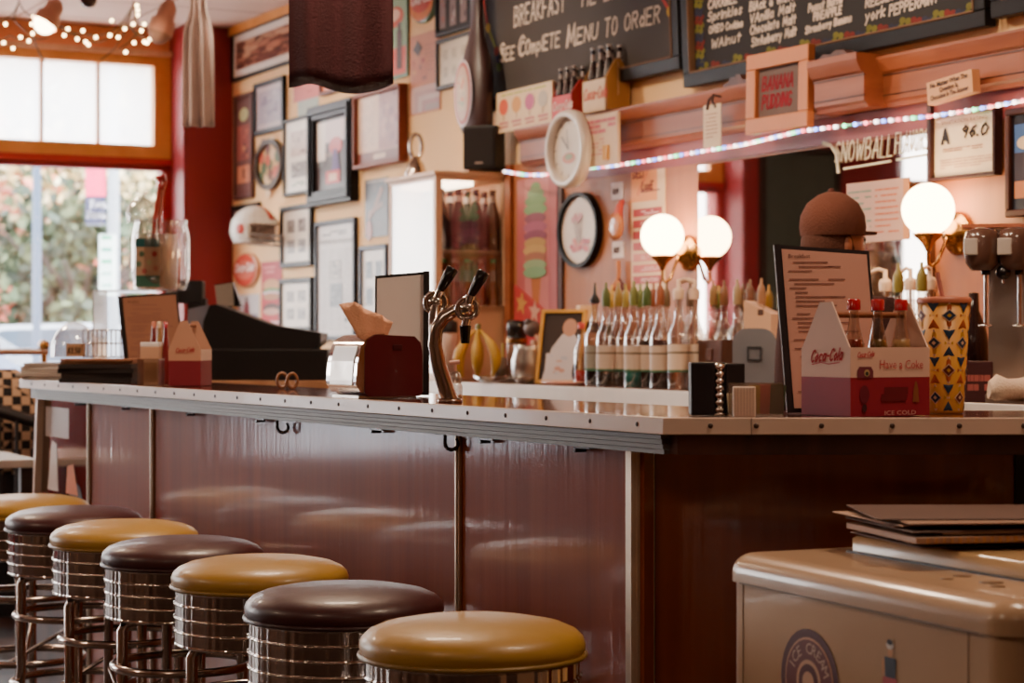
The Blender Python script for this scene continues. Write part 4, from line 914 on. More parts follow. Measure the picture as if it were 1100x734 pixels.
# cup of pens
p, k = bt(538, .22); r = thing('pen_cup', 'glass tumbler holding coloured pens behind the glass dish', 'cup', V3(p, BZ))
MB().lathe([(0, 0), (.032, 0), (.041, .1), (.037, .1), (.03, .006), (0, .006)], 22, (0, 0, 0)).build('tumbler', r, 'frost')
for i, cc in enumerate([(206, 90, 60), (40, 90, 80), (220, 170, 60), (90, 130, 60), (60, 60, 70), (216, 200, 120)]):
    a_ = i*1.05; t_ = MB().tube([(.012*math.cos(a_), .012*math.sin(a_), .01), (.036*math.cos(a_)-.01, .03*math.sin(a_), .14+.008*(i % 3))], .006, 7, cc).build('pen', k='satin', loc=V3(p, BZ))
    tag(t_, ['orange pen in the glass tumbler', 'dark teal pen in the glass tumbler', 'yellow pen in the glass tumbler', 'olive green pen in the glass tumbler', 'grey pen in the glass tumbler', 'cream pen in the glass tumbler'][i], 'pen')
# jar with black lid
p, k = bt(555, .18); r = thing('lidded_jar', 'tall jar with black and silver lid behind the glass pitcher', 'jar', V3(p, BZ)); 
MB().lathe([(0, 0), (.042, 0), (.044, .14), (.04, .155)], 22, (0, 0, 0), (150, 110, 90)).build('jar_body', r, 'gloss')
MB().lathe([(.042, .155), (.042, .18), (.040, .182), (.040, .188), (.042, .19), (.042, .235), (.036, .25), (0, .25)], 22, (0, 0, 0), (34, 28, 30)).lathe([(.0435, .160), (.0435, .176)], 22, (0, 0, 0), k='brass', cap=False).build('lid', r, 'gloss')
# glass pitcher
p, k = bt(566, .36); r = thing('glass_pitcher', 'round clear glass pitcher beside the leaning photograph', 'pitcher', V3(p, BZ))
MB().lathe([(0, 0), (.045, 0), (.058, .04), (.06, .09), (.048, .13), (.05, .15), (.046, .15), (.044, .13), (.055, .09), (.053, .04), (.04, .006), (0, .006)], 26, (0, 0, 0)).build('bowl', r, 'frost')
MB().tube([(.045, 0, .135), (.085, 0, .12), (.088, 0, .07), (.058, 0, .04)], .007, 8).build('handle', r, 'frost')
# cream plush strap object
p, k = bt(574, .2); r = thing('figurine', 'small grey figurine with a pale scarf behind the pitcher', 'figurine', V3(p, BZ))
MB().lathe([(0, 0), (.03, 0), (.035, .05), (.02, .12), (.012, .17)], 16, (0, 0, 0), (206, 160, 136)).build('torso', r, 'satin')
MB().ball((-.008, 0, .215), .034, (110, 90, 84), 'satin').ball((-.024, -.01, .24), .016, (80, 64, 60), 'satin', 10, 8).build('head_piece', r, 'satin')
MB().tube([(.005, -.02, .19), (.03, -.03, .16), (.042, -.03, .1), (.046, -.03, .02)], [.01, .013, .011, .006], 8, (220, 176, 150)).build('scarf', r, 'clothy')
# red pennant with stars on the wall above
s_a = wall_s(552, .06); pp = CORNER+T*s_a+N*.05; d = pp.y
r = thing('star_pennant', 'triangular red pennant board with gold stars leaning against the panelling', 'pennant', (pp.x, pp.y, BZ), RW)
zt = zat(306, d)-BZ; w2 = wall_s(600, .06)-s_a; zt2 = zat(344, d)-BZ
m = MB(); m.prism([(0, 0), (w2, 0), (w2, zt2*.93), (0, zt)], -.008, 0, 'xz', (190, 60, 62))
def star(mb, cx, cz, R1, col, y, rot=0):
    mb.poly([(cx+(R1 if i % 2 == 0 else R1*.42)*math.sin(rot+i*PI/5), cz+(R1 if i % 2 == 0 else R1*.42)*math.cos(rot+i*PI/5)) for i in range(10)], y, col)
star(m, w2*.17, zt*.80, .055, (206, 150, 80), -.0095, .2); star(m, w2*.47, zt*.71, .055, (214, 160, 140), -.0095, .1); star(m, w2*.72, zt*.52, .035, (214, 160, 140), -.0095)
m.build('panel', r, 'satin')
# leaning recipe card
p, k = bt(585, .22); r = thing('menu_card', 'narrow pink and white printed card leaning left of the photograph', 'card', V3(p, BZ), RW+.5); r.rotation_euler = (0, .12, RW+.5)
m = MB(); m.box(-.04, .04, -.004, 0, .0, .285, (216, 150, 140)); m.lines(-.034, .034, .02, .27, 12, -.0055, (170, 60, 60), 4, .4); m.build('card', r, 'paper')
# leaning photograph in gold frame
p, k = bt(600, .30); r = thing('gold_photo_frame', 'gold framed photograph of a person in white leaning on the back counter', 'picture', V3(p, BZ), RW+.62); r.rotation_euler = (Matrix.Rotation(RW+.62, 3, 'Z') @ Matrix.Rotation(-.22, 3, 'X')).to_euler()
w = .19; h = .29
m = MB(); m.frame(-w/2, w/2, 0, h, .014, -.018, 0, (214, 160, 80)); m.build('frame', r, 'gloss', bevel=.002)
m = MB(); m.rect(-w/2+.01, w/2-.01, .01, h-.01, -.009, (70, 60, 58)); m.disc(.03, .22, .03, .035, -.0095, (200, 150, 130)); m.poly([(-.07, .012), (.082, .012), (.08, .16), (.05, .195), (.0, .195), (-.04, .14)], -.0093, (216, 206, 212))
m.disc(.075, .05, .02, .04, -.0097, (50, 40, 40)); photo(m, -.06, .04, .03, .12, -.0098, [(216, 206, 212), (206, 160, 150), (196, 196, 210)], 10, 4); m.build('print', r, 'framed')
# plate edge
p, k = bt(604, .43); r = thing('tray', 'flat pink oval tray at the front edge of the back counter', 'tray', V3(p, BZ+.004), RW)
MB().lathe([(0, 0), (.10, 0), (.135, .012), (.13, .014), (.095, .006), (0, .006)], 30, (0, 0, 0), (216, 150, 130), sx=1.0, sy=.45).build('dish', r, 'gloss')
# canister + napkin stack behind
p, k = bt(630, .13); r = thing('canister', 'cream canister with black lid behind the gold framed photograph', 'canister', V3(p, BZ))
MB().lathe([(0, 0), (.075, 0), (.085, .18), (.085, .2)], 26, (0, 0, 0), (214, 168, 140)).build('canister_body', r, 'satin')
MB().lathe([(.088, .2), (.09, .222), (.05, .24), (0, .242)], 26, (0, 0, 0), (30, 22, 26)).build('lid', r, 'gloss')
r = thing('paper_box', 'small cream paper box on top of the black lidded canister', 'box', V3(p, BZ+.242), .2)
MB().box(-.034, .034, -.03, .03, 0, .062, (236, 196, 150)).build('box_body', r, 'paper', bevel=.003)
# syrup bottles
def syrup(label, px, o, liq, lh, lab, top='pour', hgt=.30, rad=.034, group=None, name='syrup_bottle', topcol=(150, 140, 60)):
    p, k = bt(px, o); r = thing(name, label, 'bottle', V3(p, BZ), random.uniform(0, 6), group)
    b = hgt
    prof = [(0, 0), (rad*.92, 0), (rad, .008), (rad, b*.56), (rad*.92, b*.62), (rad*.5, b*.74), (rad*.37, b*.82), (rad*.35, b*.97), (rad*.42, b*.975), (rad*.42, b)]
    MB().lathe(prof, 24, (0, 0, 0), cap=False).build('glass_body', r, 'bottle')
    if lh > 0: MB().lathe([(0, .006), (rad*.93, .006), (rad*.94, min(lh, b*.56)), (0, min(lh, b*.56))], 20, (0, 0, 0), liq).build('syrup', r, 'gloss')
    if lab:
        MB().lathe([(rad*1.012, b*.2), (rad*1.012, b*.5)], 24, (0, 0, 0), lab, cap=False).lathe([(rad*1.02, b*.40), (rad*1.02, b*.42)], 24, (0, 0, 0), (110, 90, 70), cap=False).lathe([(rad*1.02, b*.20), (rad*1.02, b*.225)], 24, (0, 0, 0), (70, 110, 80), cap=False).build('paper_label', r, 'paper')
    if top == 'pour':
        MB().lathe([(rad*.44, b-.012), (rad*.46, b+.01), (rad*.42, b+.035), (rad*.28, b+.048), (rad*.15, b+.054), (rad*.13, b+.072), (0, b+.074)], 16, (0, 0, 0), tuple(int(q*.8) for q in topcol)).build('pourer', r, 'satin')
    elif top == 'dark':
        MB().lathe([(rad*.42, b), (rad*.55, b+.01), (rad*.2, b+.035), (rad*.12, b+.075), (0, b+.076)], 16, (0, 0, 0), (40, 30, 30)).build('pourer', r, 'satin')
    elif top == 'pump':
        MB().lathe([(rad*.5, b-.005), (rad*.55, b+.02), (rad*.45, b+.03), (rad*.2, b+.034), (rad*.18, b+.06), (0, b+.062)], 16, (0, 0, 0), (236, 200, 170)).tube([(0, 0, b+.055), (-.02, 0, b+.062), (-.05, 0, b+.05)], .006, 8, (236, 200, 170)).tube([(0, 0, .02), (0, 0, b)], .004, 6, (230, 190, 170)).build('pump', r, 'satin')
    elif top == 'cap':
        MB().lathe([(rad*.48, b-.01), (rad*.5, b+.012), (0, b+.014)], 16, (0, 0, 0), (206, 60, 50)).build('cap', r, 'satin')
    return r
DK = (34, 18, 22); LB = (206, 180, 160)
syrup('small clear bottle with red cap, leftmost of the syrup bottles', 624.5, .40, (190, 50, 54), .06, None, 'cap', .22, .026)
syrup('dark filled bottle with black spike pourer right of the red capped bottle', 639, .40, DK, .09, (150, 140, 126), 'dark', .30, .036)
rows = [(651, .41, DK, .05, 'pour', (120, 130, 60), 'syrup bottle with green pourer and a little dark syrup, left of the teal one'),
        (664, .36, DK, .06, 'pour', (190, 150, 60), 'syrup bottle with yellow pourer just behind and left of the teal one'),
        (681, .41, (20, 130, 126), .068, 'pour', (150, 150, 70), 'syrup bottle holding bright teal syrup'),
        (695, .37, DK, .17, 'pour', (96, 120, 50), 'syrup bottle with green pourer directly right of the teal one'),
        (709, .41, (60, 14, 24), .17, 'pour', (200, 110, 70), 'syrup bottle nearly full of dark red syrup with orange pourer')]
for px, o, lq, lh, tp, tc_, lb in rows: syrup(lb, px, o, lq, lh, LB, tp, topcol=tc_)
syrup('white labelled bottle with tall pale pump, left one of the pair', 729, .40, (120, 60, 44), .0, (228, 200, 176), 'pump', .31, .036)
syrup('white labelled bottle with tall pale pump, right one of the pair', 746, .34, (120, 60, 44), .0, (228, 200, 176), 'pump', .31, .036)
for i, (px, o, tc_) in enumerate([(657, .22, (206, 160, 60)), (672, .24, (190, 160, 70)), (688, .2, (120, 130, 50)), (702, .22, (180, 90, 50)), (716, .2, (150, 110, 70)), (741, .16, (130, 90, 60)), (766, .2, (190, 140, 80)), (778, .17, (160, 100, 60)), (792, .2, (206, 170, 120)), (806, .16, (150, 90, 60)), (818, .19, (190, 130, 90))]):
    syrup('clear bottle in the rear row of syrup bottles with a coloured pourer', px, o, (170, 120, 80), .1 if i % 2 else .03, None, 'pour', .30, .032, group='rear row of syrup bottles', topcol=tc_)
for i, px in enumerate((951, 965, 978, 990, 999)):
    syrup('bottle with a white pump behind the menu and patterned cup', px, .2+.07*(i % 2), (206, 170, 90), .17, (226, 206, 150), 'pump' if i % 2 == 0 or i == 4 else 'pour', .32, .036, group='pump bottles at the right end of the mirror', topcol=(170, 150, 60))
# dark wooden box and gabled beige box
p, k = bt(776, .3); r = thing('wooden_box', 'small dark wooden box behind the chrome ribbed stand', 'box', V3(p, BZ), RW); MB().box(-.07, .07, -.05, .05, 0, .17, k='darkwood').box(-.02, .02, -.056, -.05, .1, .14, (130, 80, 50)).build('box_body', r, 'darkwood', bevel=.004)
# grey dispenser with rounded top
p, k = bt(811, .42); r = thing('towel_dispenser', 'grey rounded plastic dispenser on the back counter left of the big menu', 'dispenser', V3(p, BZ), -.15)
w = 46*k/2; h = zat(353, p.y)-BZ
pts = [(-w, 0)]+[(-w+.045-.045*math.cos(a_), h-.045+.045*math.sin(a_)) for a_ in [i*PI/2/6 for i in range(7)]]+[(w-.045+.045*math.sin(a_), h-.045+.045*math.cos(a_)) for a_ in [i*PI/2/6 for i in range(7)]]+[(w, 0)]
MB().prism(pts, -.07, .07, 'xz', (128, 128, 136)).build('housing', r, 'gloss', bevel=.006)
m = MB(); m.frame(-.022, .022, h-.10, h-.056, .005, -.074, -.07, (60, 60, 66)); m.build('latch', r, 'satin')
p, k = bt(820, .18); r = thing('gabled_box', 'beige gable topped box behind the grey dispenser', 'box', V3(p, BZ), RW+.6)
MB().prism([(-.05, 0), (.045, 0), (.045, .255), (-.05, .30)], -.05, .05, 'xz', (216, 170, 140)).box(.0, .02, -.052, -.049, .25, .27, (90, 60, 50)).build('box_body', r, 'paper', bevel=.003)

# ------------------------------------------------------------------ milkshake mixer at the right
p = wall_pt(1084, .33); k = p.y/F
r = thing('milkshake_mixer', 'chrome milkshake mixer with two brown motor heads and spindles', 'mixer', (p.x, p.y, BZ), -.25)
def zz(py): return zat(py, p.y)-BZ
MB().prism([(-22*k, 0), (30*k, 0), (30*k, zz(244)), (-22*k, zz(246))], .03, .10, 'xz', k='steel').build('back_plate', r, 'steel', bevel=.006)
MB().prism([(-24*k, 0), (-24*k, .025), (32*k, .025), (32*k, 0)], -.11, .03, 'xz', k='steel').build('foot_plate', r, 'steel', bevel=.004)
MB().box(-50*k, 34*k, .0, .10, zz(244), zz(240), (190, 110, 80)).build('top_bracket', r, 'satin')
for i, px in enumerate((1056, 1091)):
    x = (px-1084)*k; zt = zz(245); zb = zz(291); R_ = 19*k
    MB().lathe([(0, zb), (R_*.6, zb), (R_*.92, zb+.02), (R_, zb+.05), (R_, zt-.03), (R_*.85, zt-.008), (R_*.4, zt), (0, zt)], 26, (x, -.03, 0), (96, 66, 56)).build('motor_head', r, 'gloss')
    MB().box(x-R_*.99, x-R_*.2, -.03-R_*1.0, -.03-R_*.6, zt-.075, zt-.03, (200, 186, 176)).build('badge', r, 'gloss', bevel=.003)
    sp = MB(); sp.tube([(x+R_*.2, -.03, zb), (x+R_*.2, -.03, zz(350))], .005, 8, k='chrome'); sp.build('spindle', r, 'chrome')
    MB().lathe([(0, 0), (.012, 0), (.012, .012), (.0, .014)], 14, (x+R_*.2, -.03, zb-.012), (30, 24, 24)).build('collar', r, 'gloss')
    MB().lathe([(0, 0), (.018, .001), (.02, .006), (.0, .008)], 16, (x+R_*.2, -.03, zz(350)-.004), k='chrome').build('agitator', r, 'chrome')
MB().ball((-6*k, -.03, zz(293)), .02, (28, 22, 24), 'gloss', 14, 10).tube([(-6*k, -.03, zz(296)), (-6*k, -.03, zz(305))], .004, 8, k='dchrome').build('knob', r, 'gloss')
# burgundy box and dark bottle to the left of the mixer
p = wall_pt(1049, .35); k = p.y/F; r = thing('box', 'maroon printed box beside the milkshake mixer', 'box', (p.x, p.y, BZ), -.1); h = zat(388, p.y)-BZ; w = 15*k
MB().box(-w, w, -.05, .05, 0, h, (70, 20, 24)).lines(-w*.8, w*.8, h*.25, h*.7, 2, -.0515, (176, 90, 84), 3, .7).build('carton', r, 'paper', bevel=.003)
p = wall_pt(1046, .24); r = thing('dark_bottle', 'dark bottle standing behind the maroon printed box', 'bottle', (p.x, p.y, BZ)); MB().lathe([(0, 0), (.04, 0), (.042, .16), (.035, .2), (.016, .25), (.014, .3), (0, .302)], 20, (0, 0, 0), (36, 16, 18)).build('bottle_body', r, 'gloss')
# white cloth + board on a raised white tray
p = wall_pt(1088, .42); r = thing('folded_cloth', 'rolled white cloth at the right edge in front of the mixer', 'cloth', (p.x, p.y-.06, BZ+.01), 0)
m = MB(); m.tube([(-.075, 0, .035), (-.06, 0, .036), (-.03, .0, .03), (.0, 0, .032), (.06, 0, .038), (.16, .01, .036)], [.018, .034, .028, .027, .033, .034], 14, (236, 206, 180)); m.tube([(-.07, .03, .025), (0, .03, .022), (.16, .03, .025)], [.02, .024, .024], 12, (228, 196, 172)); m.build('cloth_roll', r, 'clothy')

# ------------------------------------------------------------------ POS stand behind the bar on the left
def slanted(px, d): return Vector(((px-CX)*d/F, d))
dS = 7.8; zS = zat(409, dS)
p = slanted(283, dS)
RB = math.atan2(3.53, -1.932)-PI/2
r = thing('register_stand', 'pale wood topped stand under the cash register behind the bar', 'stand', (p.x, p.y, 0), 0)
k = dS/F
MB().box(-82*k, 84*k, -.02, .42, zS-.03, zS, k='palewood').build('top', r, 'palewood', bevel=.003)
MB().box(-76*k, 80*k, .0, .40, .0, zS-.03, k='darkwood').build('base_cabinet', r, 'darkwood')
r = thing('cash_register', 'black cash register terminal with sloping top and drawer', 'cash register', (p.x, p.y, zS), 0)
X = lambda px: (px-283)*k
Z = lambda py: zat(py, dS)-zS
MB().box(X(217), X(352), .0, .38, 0, Z(375), (26, 18, 18)).build('cash_drawer', r, 'satin', bevel=.006)
MB().prism([(X(215), Z(375)), (X(217), Z(345)), (X(224), Z(328)), (X(231), Z(327)), (X(290), Z(349)), (X(344), Z(358)), (X(343), Z(368)), (X(335), Z(375))], .03, .34, 'xz', (24, 16, 18)).build('terminal', r, 'satin', bevel=.008)
MB().prism([(X(199), Z(345)), (X(200), Z(332)), (X(222), Z(327)), (X(218), Z(346)), (X(212), Z(372)), (X(208), Z(368))], .05, .3, 'xz', (150, 150, 165)).build('side_screen', r, 'gloss', bevel=.006)
r = thing('customer_display', 'grey faced display screen standing behind the cash register', 'screen', (p.x, p.y+.36, zS), 0)
MB().prism([(X(219), Z(327)), (X(216), Z(303)), (X(236), Z(300)), (X(246), Z(328))], .0, .05, 'xz', (30, 24, 24)).prism([(X(219), Z(327)), (X(216), Z(304)), (X(236), Z(301)), (X(238), Z(327))], -.004, .0, 'xz', (176, 164, 150)).build('display_panel', r, 'gloss')
MB().box(X(226), X(234), .01, .04, 0, Z(327), (30, 24, 24)).build('post', r, 'satin')
r = thing('pole_display', 'black box display on a post left of the cash register', 'screen', (slanted(197, dS).x, dS+.2, 0), 0)
x_ = lambda px: (px-197)*k
MB().box(x_(181), x_(210), -.03, .05, zat(325, dS), zat(300, dS), (22, 16, 16)).build('display_box', r, 'satin', bevel=.004)
MB().box(x_(193), x_(201), -.01, .03, zS, zat(325, dS), (22, 16, 16)).box(x_(200), x_(213), -.02, .04, zat(340, dS), zat(320, dS), (26, 20, 20)).build('post', r, 'satin')
r = thing('cash_shelf', 'narrow cabinet carrying the black pole display', 'cabinet', (slanted(197, dS).x, dS+.2, 0), 0)
MB().box(x_(178), x_(196), -.06, .1, 0, zS, k='darkwood').box(x_(176), x_(196), -.07, .11, zS-.02, zS, k='palewood').build('body_panel', r, 'darkwood')
# ------------------------------------------------------------------ the bar
A = Vector((.257, 3.45)); B = Vector((-528*6.98/2200, 6.98)); LL = (B-A).length; Ld = (B-A).normalized(); Nb = Vector((Ld.y, -Ld.x))
if Nb.x < 0: Nb = -Nb                        # from the customers' edge towards the staff side
TZ = 1.07; BW = .40; XE = 1.32
def bp(px, o=0.0):                           # ground point seen at column px on the bar line offset o inwards
    n = Nb; r_ = Vector(((px-CX)/F, 1.0)); P0 = A+n*o; k_ = P0.dot(n)/r_.dot(n); return r_*k_
def line_at_y(o, y): 
    P0 = A+Nb*o; t_ = (y-P0.y)/Ld.y; return P0+Ld*t_
def lpoly(oL, oR, oin, oinR, end0=0.0, endR=XE):
    """L-shaped plan: oL inset of the long side, oR inset of the short side, then the inner insets"""
    c1 = line_at_y(oL, A.y+oR); c2 = line_at_y(oin, A.y+oinR); b1 = B+Nb*oL-Ld*end0; b2 = B+Nb*oin-Ld*end0
    return [b1, c1, Vector((endR, A.y+oR)), Vector((endR, A.y+oinR)), c2, b2]
bar = thing('bar_counter', 'long wood fronted bar counter with pale screwed metal edge', 'bar counter', (0, 0, 0))
def lslab(pl, z0, z1, name, k, bev=0, col=(200, 200, 200), par=None):
    m = MB(); m.slots[0] = k; n = len(pl)
    vs = [(p.x, p.y, z0) for p in pl]+[(p.x, p.y, z1) for p in pl]
    q = [(0, 1, 4, 5), (1, 2, 3, 4)]
    m.add(vs, [tuple(reversed(f)) for f in q]+[tuple(n+i for i in f) for f in q]+[(i, (i+1) % n, n+(i+1) % n, n+i) for i in range(n)], col)
    return m.build(name, par or bar, k, bevel=bev)
def top_mat():
    m, nt, b = newmat('bar_top_laminate'); tc = nt.nodes.new('ShaderNodeTexCoord'); n = nt.nodes.new('ShaderNodeTexNoise'); n.inputs['Scale'].default_value = 5; n.inputs['Detail'].default_value = 6
    r = nt.nodes.new('ShaderNodeValToRGB'); r.color_ramp.elements[0].color = lin((84, 44, 34)); r.color_ramp.elements[1].color = lin((112, 62, 46))
    nt.links.new(tc.outputs['Object'], n.inputs['Vector']); nt.links.new(n.outputs[0], r.inputs[0]); nt.links.new(r.outputs[0], b.inputs['Base Color']); b.inputs['Roughness'].default_value = .1; b.inputs['Coat Weight'].default_value = .4
    return m
M['top'] = top_mat()
lslab(lpoly(.004, .004, BW, BW), TZ-.024, TZ, 'countertop', 'top')
edge = lslab(lpoly(0, 0, .004, .004), TZ-.027, TZ+.001, 'edge_trim', 'satin', 0, (226, 190, 164))
# edge trim as a closed strip around the customer side
bpy.data.objects.remove(edge)
m = MB()
def strip(mb, P, Q, o0, o1, z0, z1, col, k=None, nrm=None):
    n = nrm; vs = []
    for pt in (P, Q):
        for o_, z in ((o0, z0), (o1, z0), (o1, z1), (o0, z1)): vs.append((pt.x+n.x*o_, pt.y+n.y*o_, z))
    mb.add(vs, [(0, 1, 2, 3), (7, 6, 5, 4), (0, 4, 5, 1), (1, 5, 6, 2), (2, 6, 7, 3), (3, 7, 4, 0)], col, k)
EC = (228, 202, 186)
strip(m, A, B, -.004, .012, TZ-.027, TZ+.0015, EC, None, Nb); Ny = Vector((0, 1)); strip(m, A-Vector((.004, 0)), Vector((XE, A.y)), -.004, .012, TZ-.027, TZ+.0015, EC, None, Ny)
strip(m, B, B+Nb*BW, -.004, .01, TZ-.027, TZ+.0015, EC, None, -Ld)
trim = m.build('edge_trim', bar, 'enamel', bevel=.0015)
def screw_at(p, nrm):
    m = MB(); m.lathe([(0, 0), (.0042, 0), (.0046, .0008), (.003, .0022), (0, .0024)], 10, (0, 0, 0), (70, 50, 44), axis='y')
    o = m.build('screw', trim, 'satin', loc=(p.x-nrm.x*.004, p.y-nrm.y*.004, TZ-.012)); o.rotation_euler = (0, 0, math.atan2(nrm.x, -nrm.y)+0 if False else math.atan2(-nrm.x, nrm.y)); return o
sc0 = screw_at(A+Ld*.08, Nb)
def more(p, nrm):
    o = sc0.copy(); COL.objects.link(o); o.location = (p.x-nrm.x*.004, p.y-nrm.y*.004, TZ-.012); o.rotation_euler = (0, 0, math.atan2(-nrm.x, nrm.y))
q = .08
while q < LL-.12: q += .158; more(A+Ld*q, Nb)
for px in (763, 812, 882, 958, 1030, 1099): more(Vector(((px-CX)*A.y/F, A.y)), Ny)
m = MB(); m.box(-.0006, .0006, -.0045, .0, TZ-.027, TZ+.001, (120, 90, 76)); m.build('joint', trim, 'satin', loc=((807-CX)*A.y/F, A.y, 0))
# ribbed metal band below the long edge, dark board under the short side
m = MB()
for i in range(4):
    z1 = TZ-.029-.0085*i; strip(m, A-Ld*(.0-.03), B-Ld*.12, .012+.002*(i % 2)+.004*(i//2), .03, z1-.0075, z1, (92, 80, 74), None, Nb)
m.build('ribbed_band', bar, 'satin')
lslab(lpoly(.03, .02, BW-.02, BW-.02, .02, XE-.02), TZ-.062, TZ-.024, 'sub_top', 'darkwood')
# carcass and panels
PI_, PR = .075, .22
pz1 = TZ-.062
lslab(lpoly(PI_+.02, PR+.02, BW-.03, BW-.03, (B-bp(97)).length+.03, .93), 0.0, pz1, 'carcass', 'darkwood')
def panel_between(pxa, pxb, name, k, z0=.1, par=bar):
    a_ = bp(pxa, PI_); b_ = bp(pxb, PI_); m = MB(); strip(m, a_, b_, 0, .02, z0, pz1, (255, 255, 255), None, Nb); return m.build(name, par, k)
PX = [(692, 494), (494, 165), (165, 97)]
for a_, b_ in PX: panel_between(a_, b_, 'front_panel', 'barwood')
for px in (494, 165, 97):
    c_ = bp(px, PI_); m = MB(); strip(m, c_-Ld*.010, c_+Ld*.010, -.008, .0, .1, pz1, (200, 160, 120), None, Nb); strip(m, c_-Ld*.004, c_+Ld*.004, -.011, -.008, .1, pz1, (200, 160, 120), None, Nb); m.build('divider_strip', bar, 'alu', bevel=.002)
# corner post (wrapped aluminium)
c_ = line_at_y(PI_, A.y+PR); m = MB(); strip(m, c_-Ld*-.0, c_+Ld*.02, -.01, .02, .1, pz1, (200, 160, 120), None, Nb)
strip(m, c_-Vector((.010, 0)), c_+Vector((.033, 0)), -.012, .02, .1, pz1, (200, 160, 120), None, Ny); strip(m, c_+Vector((.0, 0)), c_+Vector((.004, 0)), -.015, -.01, .1, pz1, (200, 160, 120), None, Ny); strip(m, c_+Vector((.018, 0)), c_+Vector((.02, 0)), -.015, -.01, .1, pz1, (200, 160, 120), None, Ny); m.build('corner_post', bar, 'alu', bevel=.002)
# end panel facing the camera
m = MB(); strip(m, c_+Vector((.035, 0)), Vector((.935, c_.y)), 0, .02, .1, pz1, (255, 255, 255), None, Ny); m.build('end_panel', bar, 'barwood')
m = MB(); strip(m, Vector((.9, c_.y)), Vector((.94, c_.y)), -.01, .0, .1, pz1, (30, 12, 10), None, Ny); m.build('end_strip', bar, 'satin')
m = MB(); strip(m, c_, B+Nb*PI_-Ld*.1, .01, .03, 0, .1, (30, 20, 18), None, Nb); m.build('kick_plate', bar, 'satin')
# far display section: glazed panel with pale frame
a_ = bp(97, PI_); b_ = B+Nb*PI_-Ld*.01
g = thing('glass_display', 'glazed display panel in a pale frame at the far end of the bar', 'display panel', (a_.x, a_.y, 0), math.atan2((a_-b_).y, (a_-b_).x))
W_ = (a_-b_).length
m = MB(); m.prism([(-W_*.97, pz1), (-W_*.93, pz1), (-W_*1.06, .42), (-W_*1.1, .42)], -.03, -.005, 'xz', (226, 200, 180)); m.prism([(-W_*1.1, .42), (-.0, .42), (-.0, .45), (-W_*1.1, .45)], -.03, -.005, 'xz', (226, 200, 180)); m.prism([(-W_*1.06, .56), (-.0, .56), (-.0, .60), (-W_*1.05, .60)], -.012, -.006, 'xz', (216, 160, 130)); m.build('frame', g, 'enamel')
m = MB(); m.prism([(-W_*.95, pz1-.002), (-.006, pz1-.002), (-.006, .44), (-W_*1.07, .44)], -.006, .0, 'xz', (90, 70, 62)); 
m.build('tinted_panel', g, 'mirror_dark')
m = MB(); m.poly([(-W_*.85, .70), (-W_*.62, .70), (-W_*.66, .86), (-W_*.76, .87)], -.0075, (226, 206, 196)); m.poly([(-W_*.95, .66), (-W_*.3, .60), (-W_*.3, .63), (-W_*.95, .69)], -.008, (196, 66, 50)); m.poly([(-W_*.45, .70), (-W_*.2, .70), (-W_*.3, .80), (-W_*.42, .79)], -.0078, (226, 130, 80)); m.rect(-W_*.9, -W_*.4, .88, .98, -.007, (190, 160, 140)); m.disc(-W_*.25, .68, .07, .06, -.0072, (70, 60, 66)); m.build('colour_shapes', g, 'framed')  # flat coloured shapes on the front of the panel
MB().box(-W_*1.08, -W_*.05, -.02, .1, .0, .42, k='darkwood').build('plinth', g, 'darkwood')
# hooks below the band
c_ = line_at_y(PI_, A.y+PR)
def hook(px):
    p = bp(px, .045); m = MB(); z = pz1+.0; pts = [(0, .03, z-.0), (0, -.01, z-.002), (0, -.03, z-.006)]
    c = [(0, 0, z), (0, -.0, z-.014)]
    for i in range(9):
        a2 = PI+i*PI*1.25/8; c.append((.014+.014*math.cos(a2), 0, z-.02+.014*math.sin(a2)))
    m.tube(c, [.004]*2+[.0042]*7+[.0035, .003], 8, (44, 34, 32)); m.box(-.02, .006, -.004, .03, z-.002, z+.002, (44, 34, 32))
    return m.build('coat_hook', bar, 'gloss', loc=(p.x, p.y, 0), rz=-.15)
for px in (298, 478): hook(px)
for px in (84, 135, 205, 280, 405, 523, 626):
    p = bp(px, .05); m = MB(); m.box(-.03, .03, -.004, .02, pz1-.006, pz1+.001, (40, 30, 28)); m.box(-.03, -.02, -.004, .02, pz1-.014, pz1, (40, 30, 28)); m.build('bracket', bar, 'gloss', loc=(p.x, p.y, 0), rz=math.atan2(-Ld.y, -Ld.x))

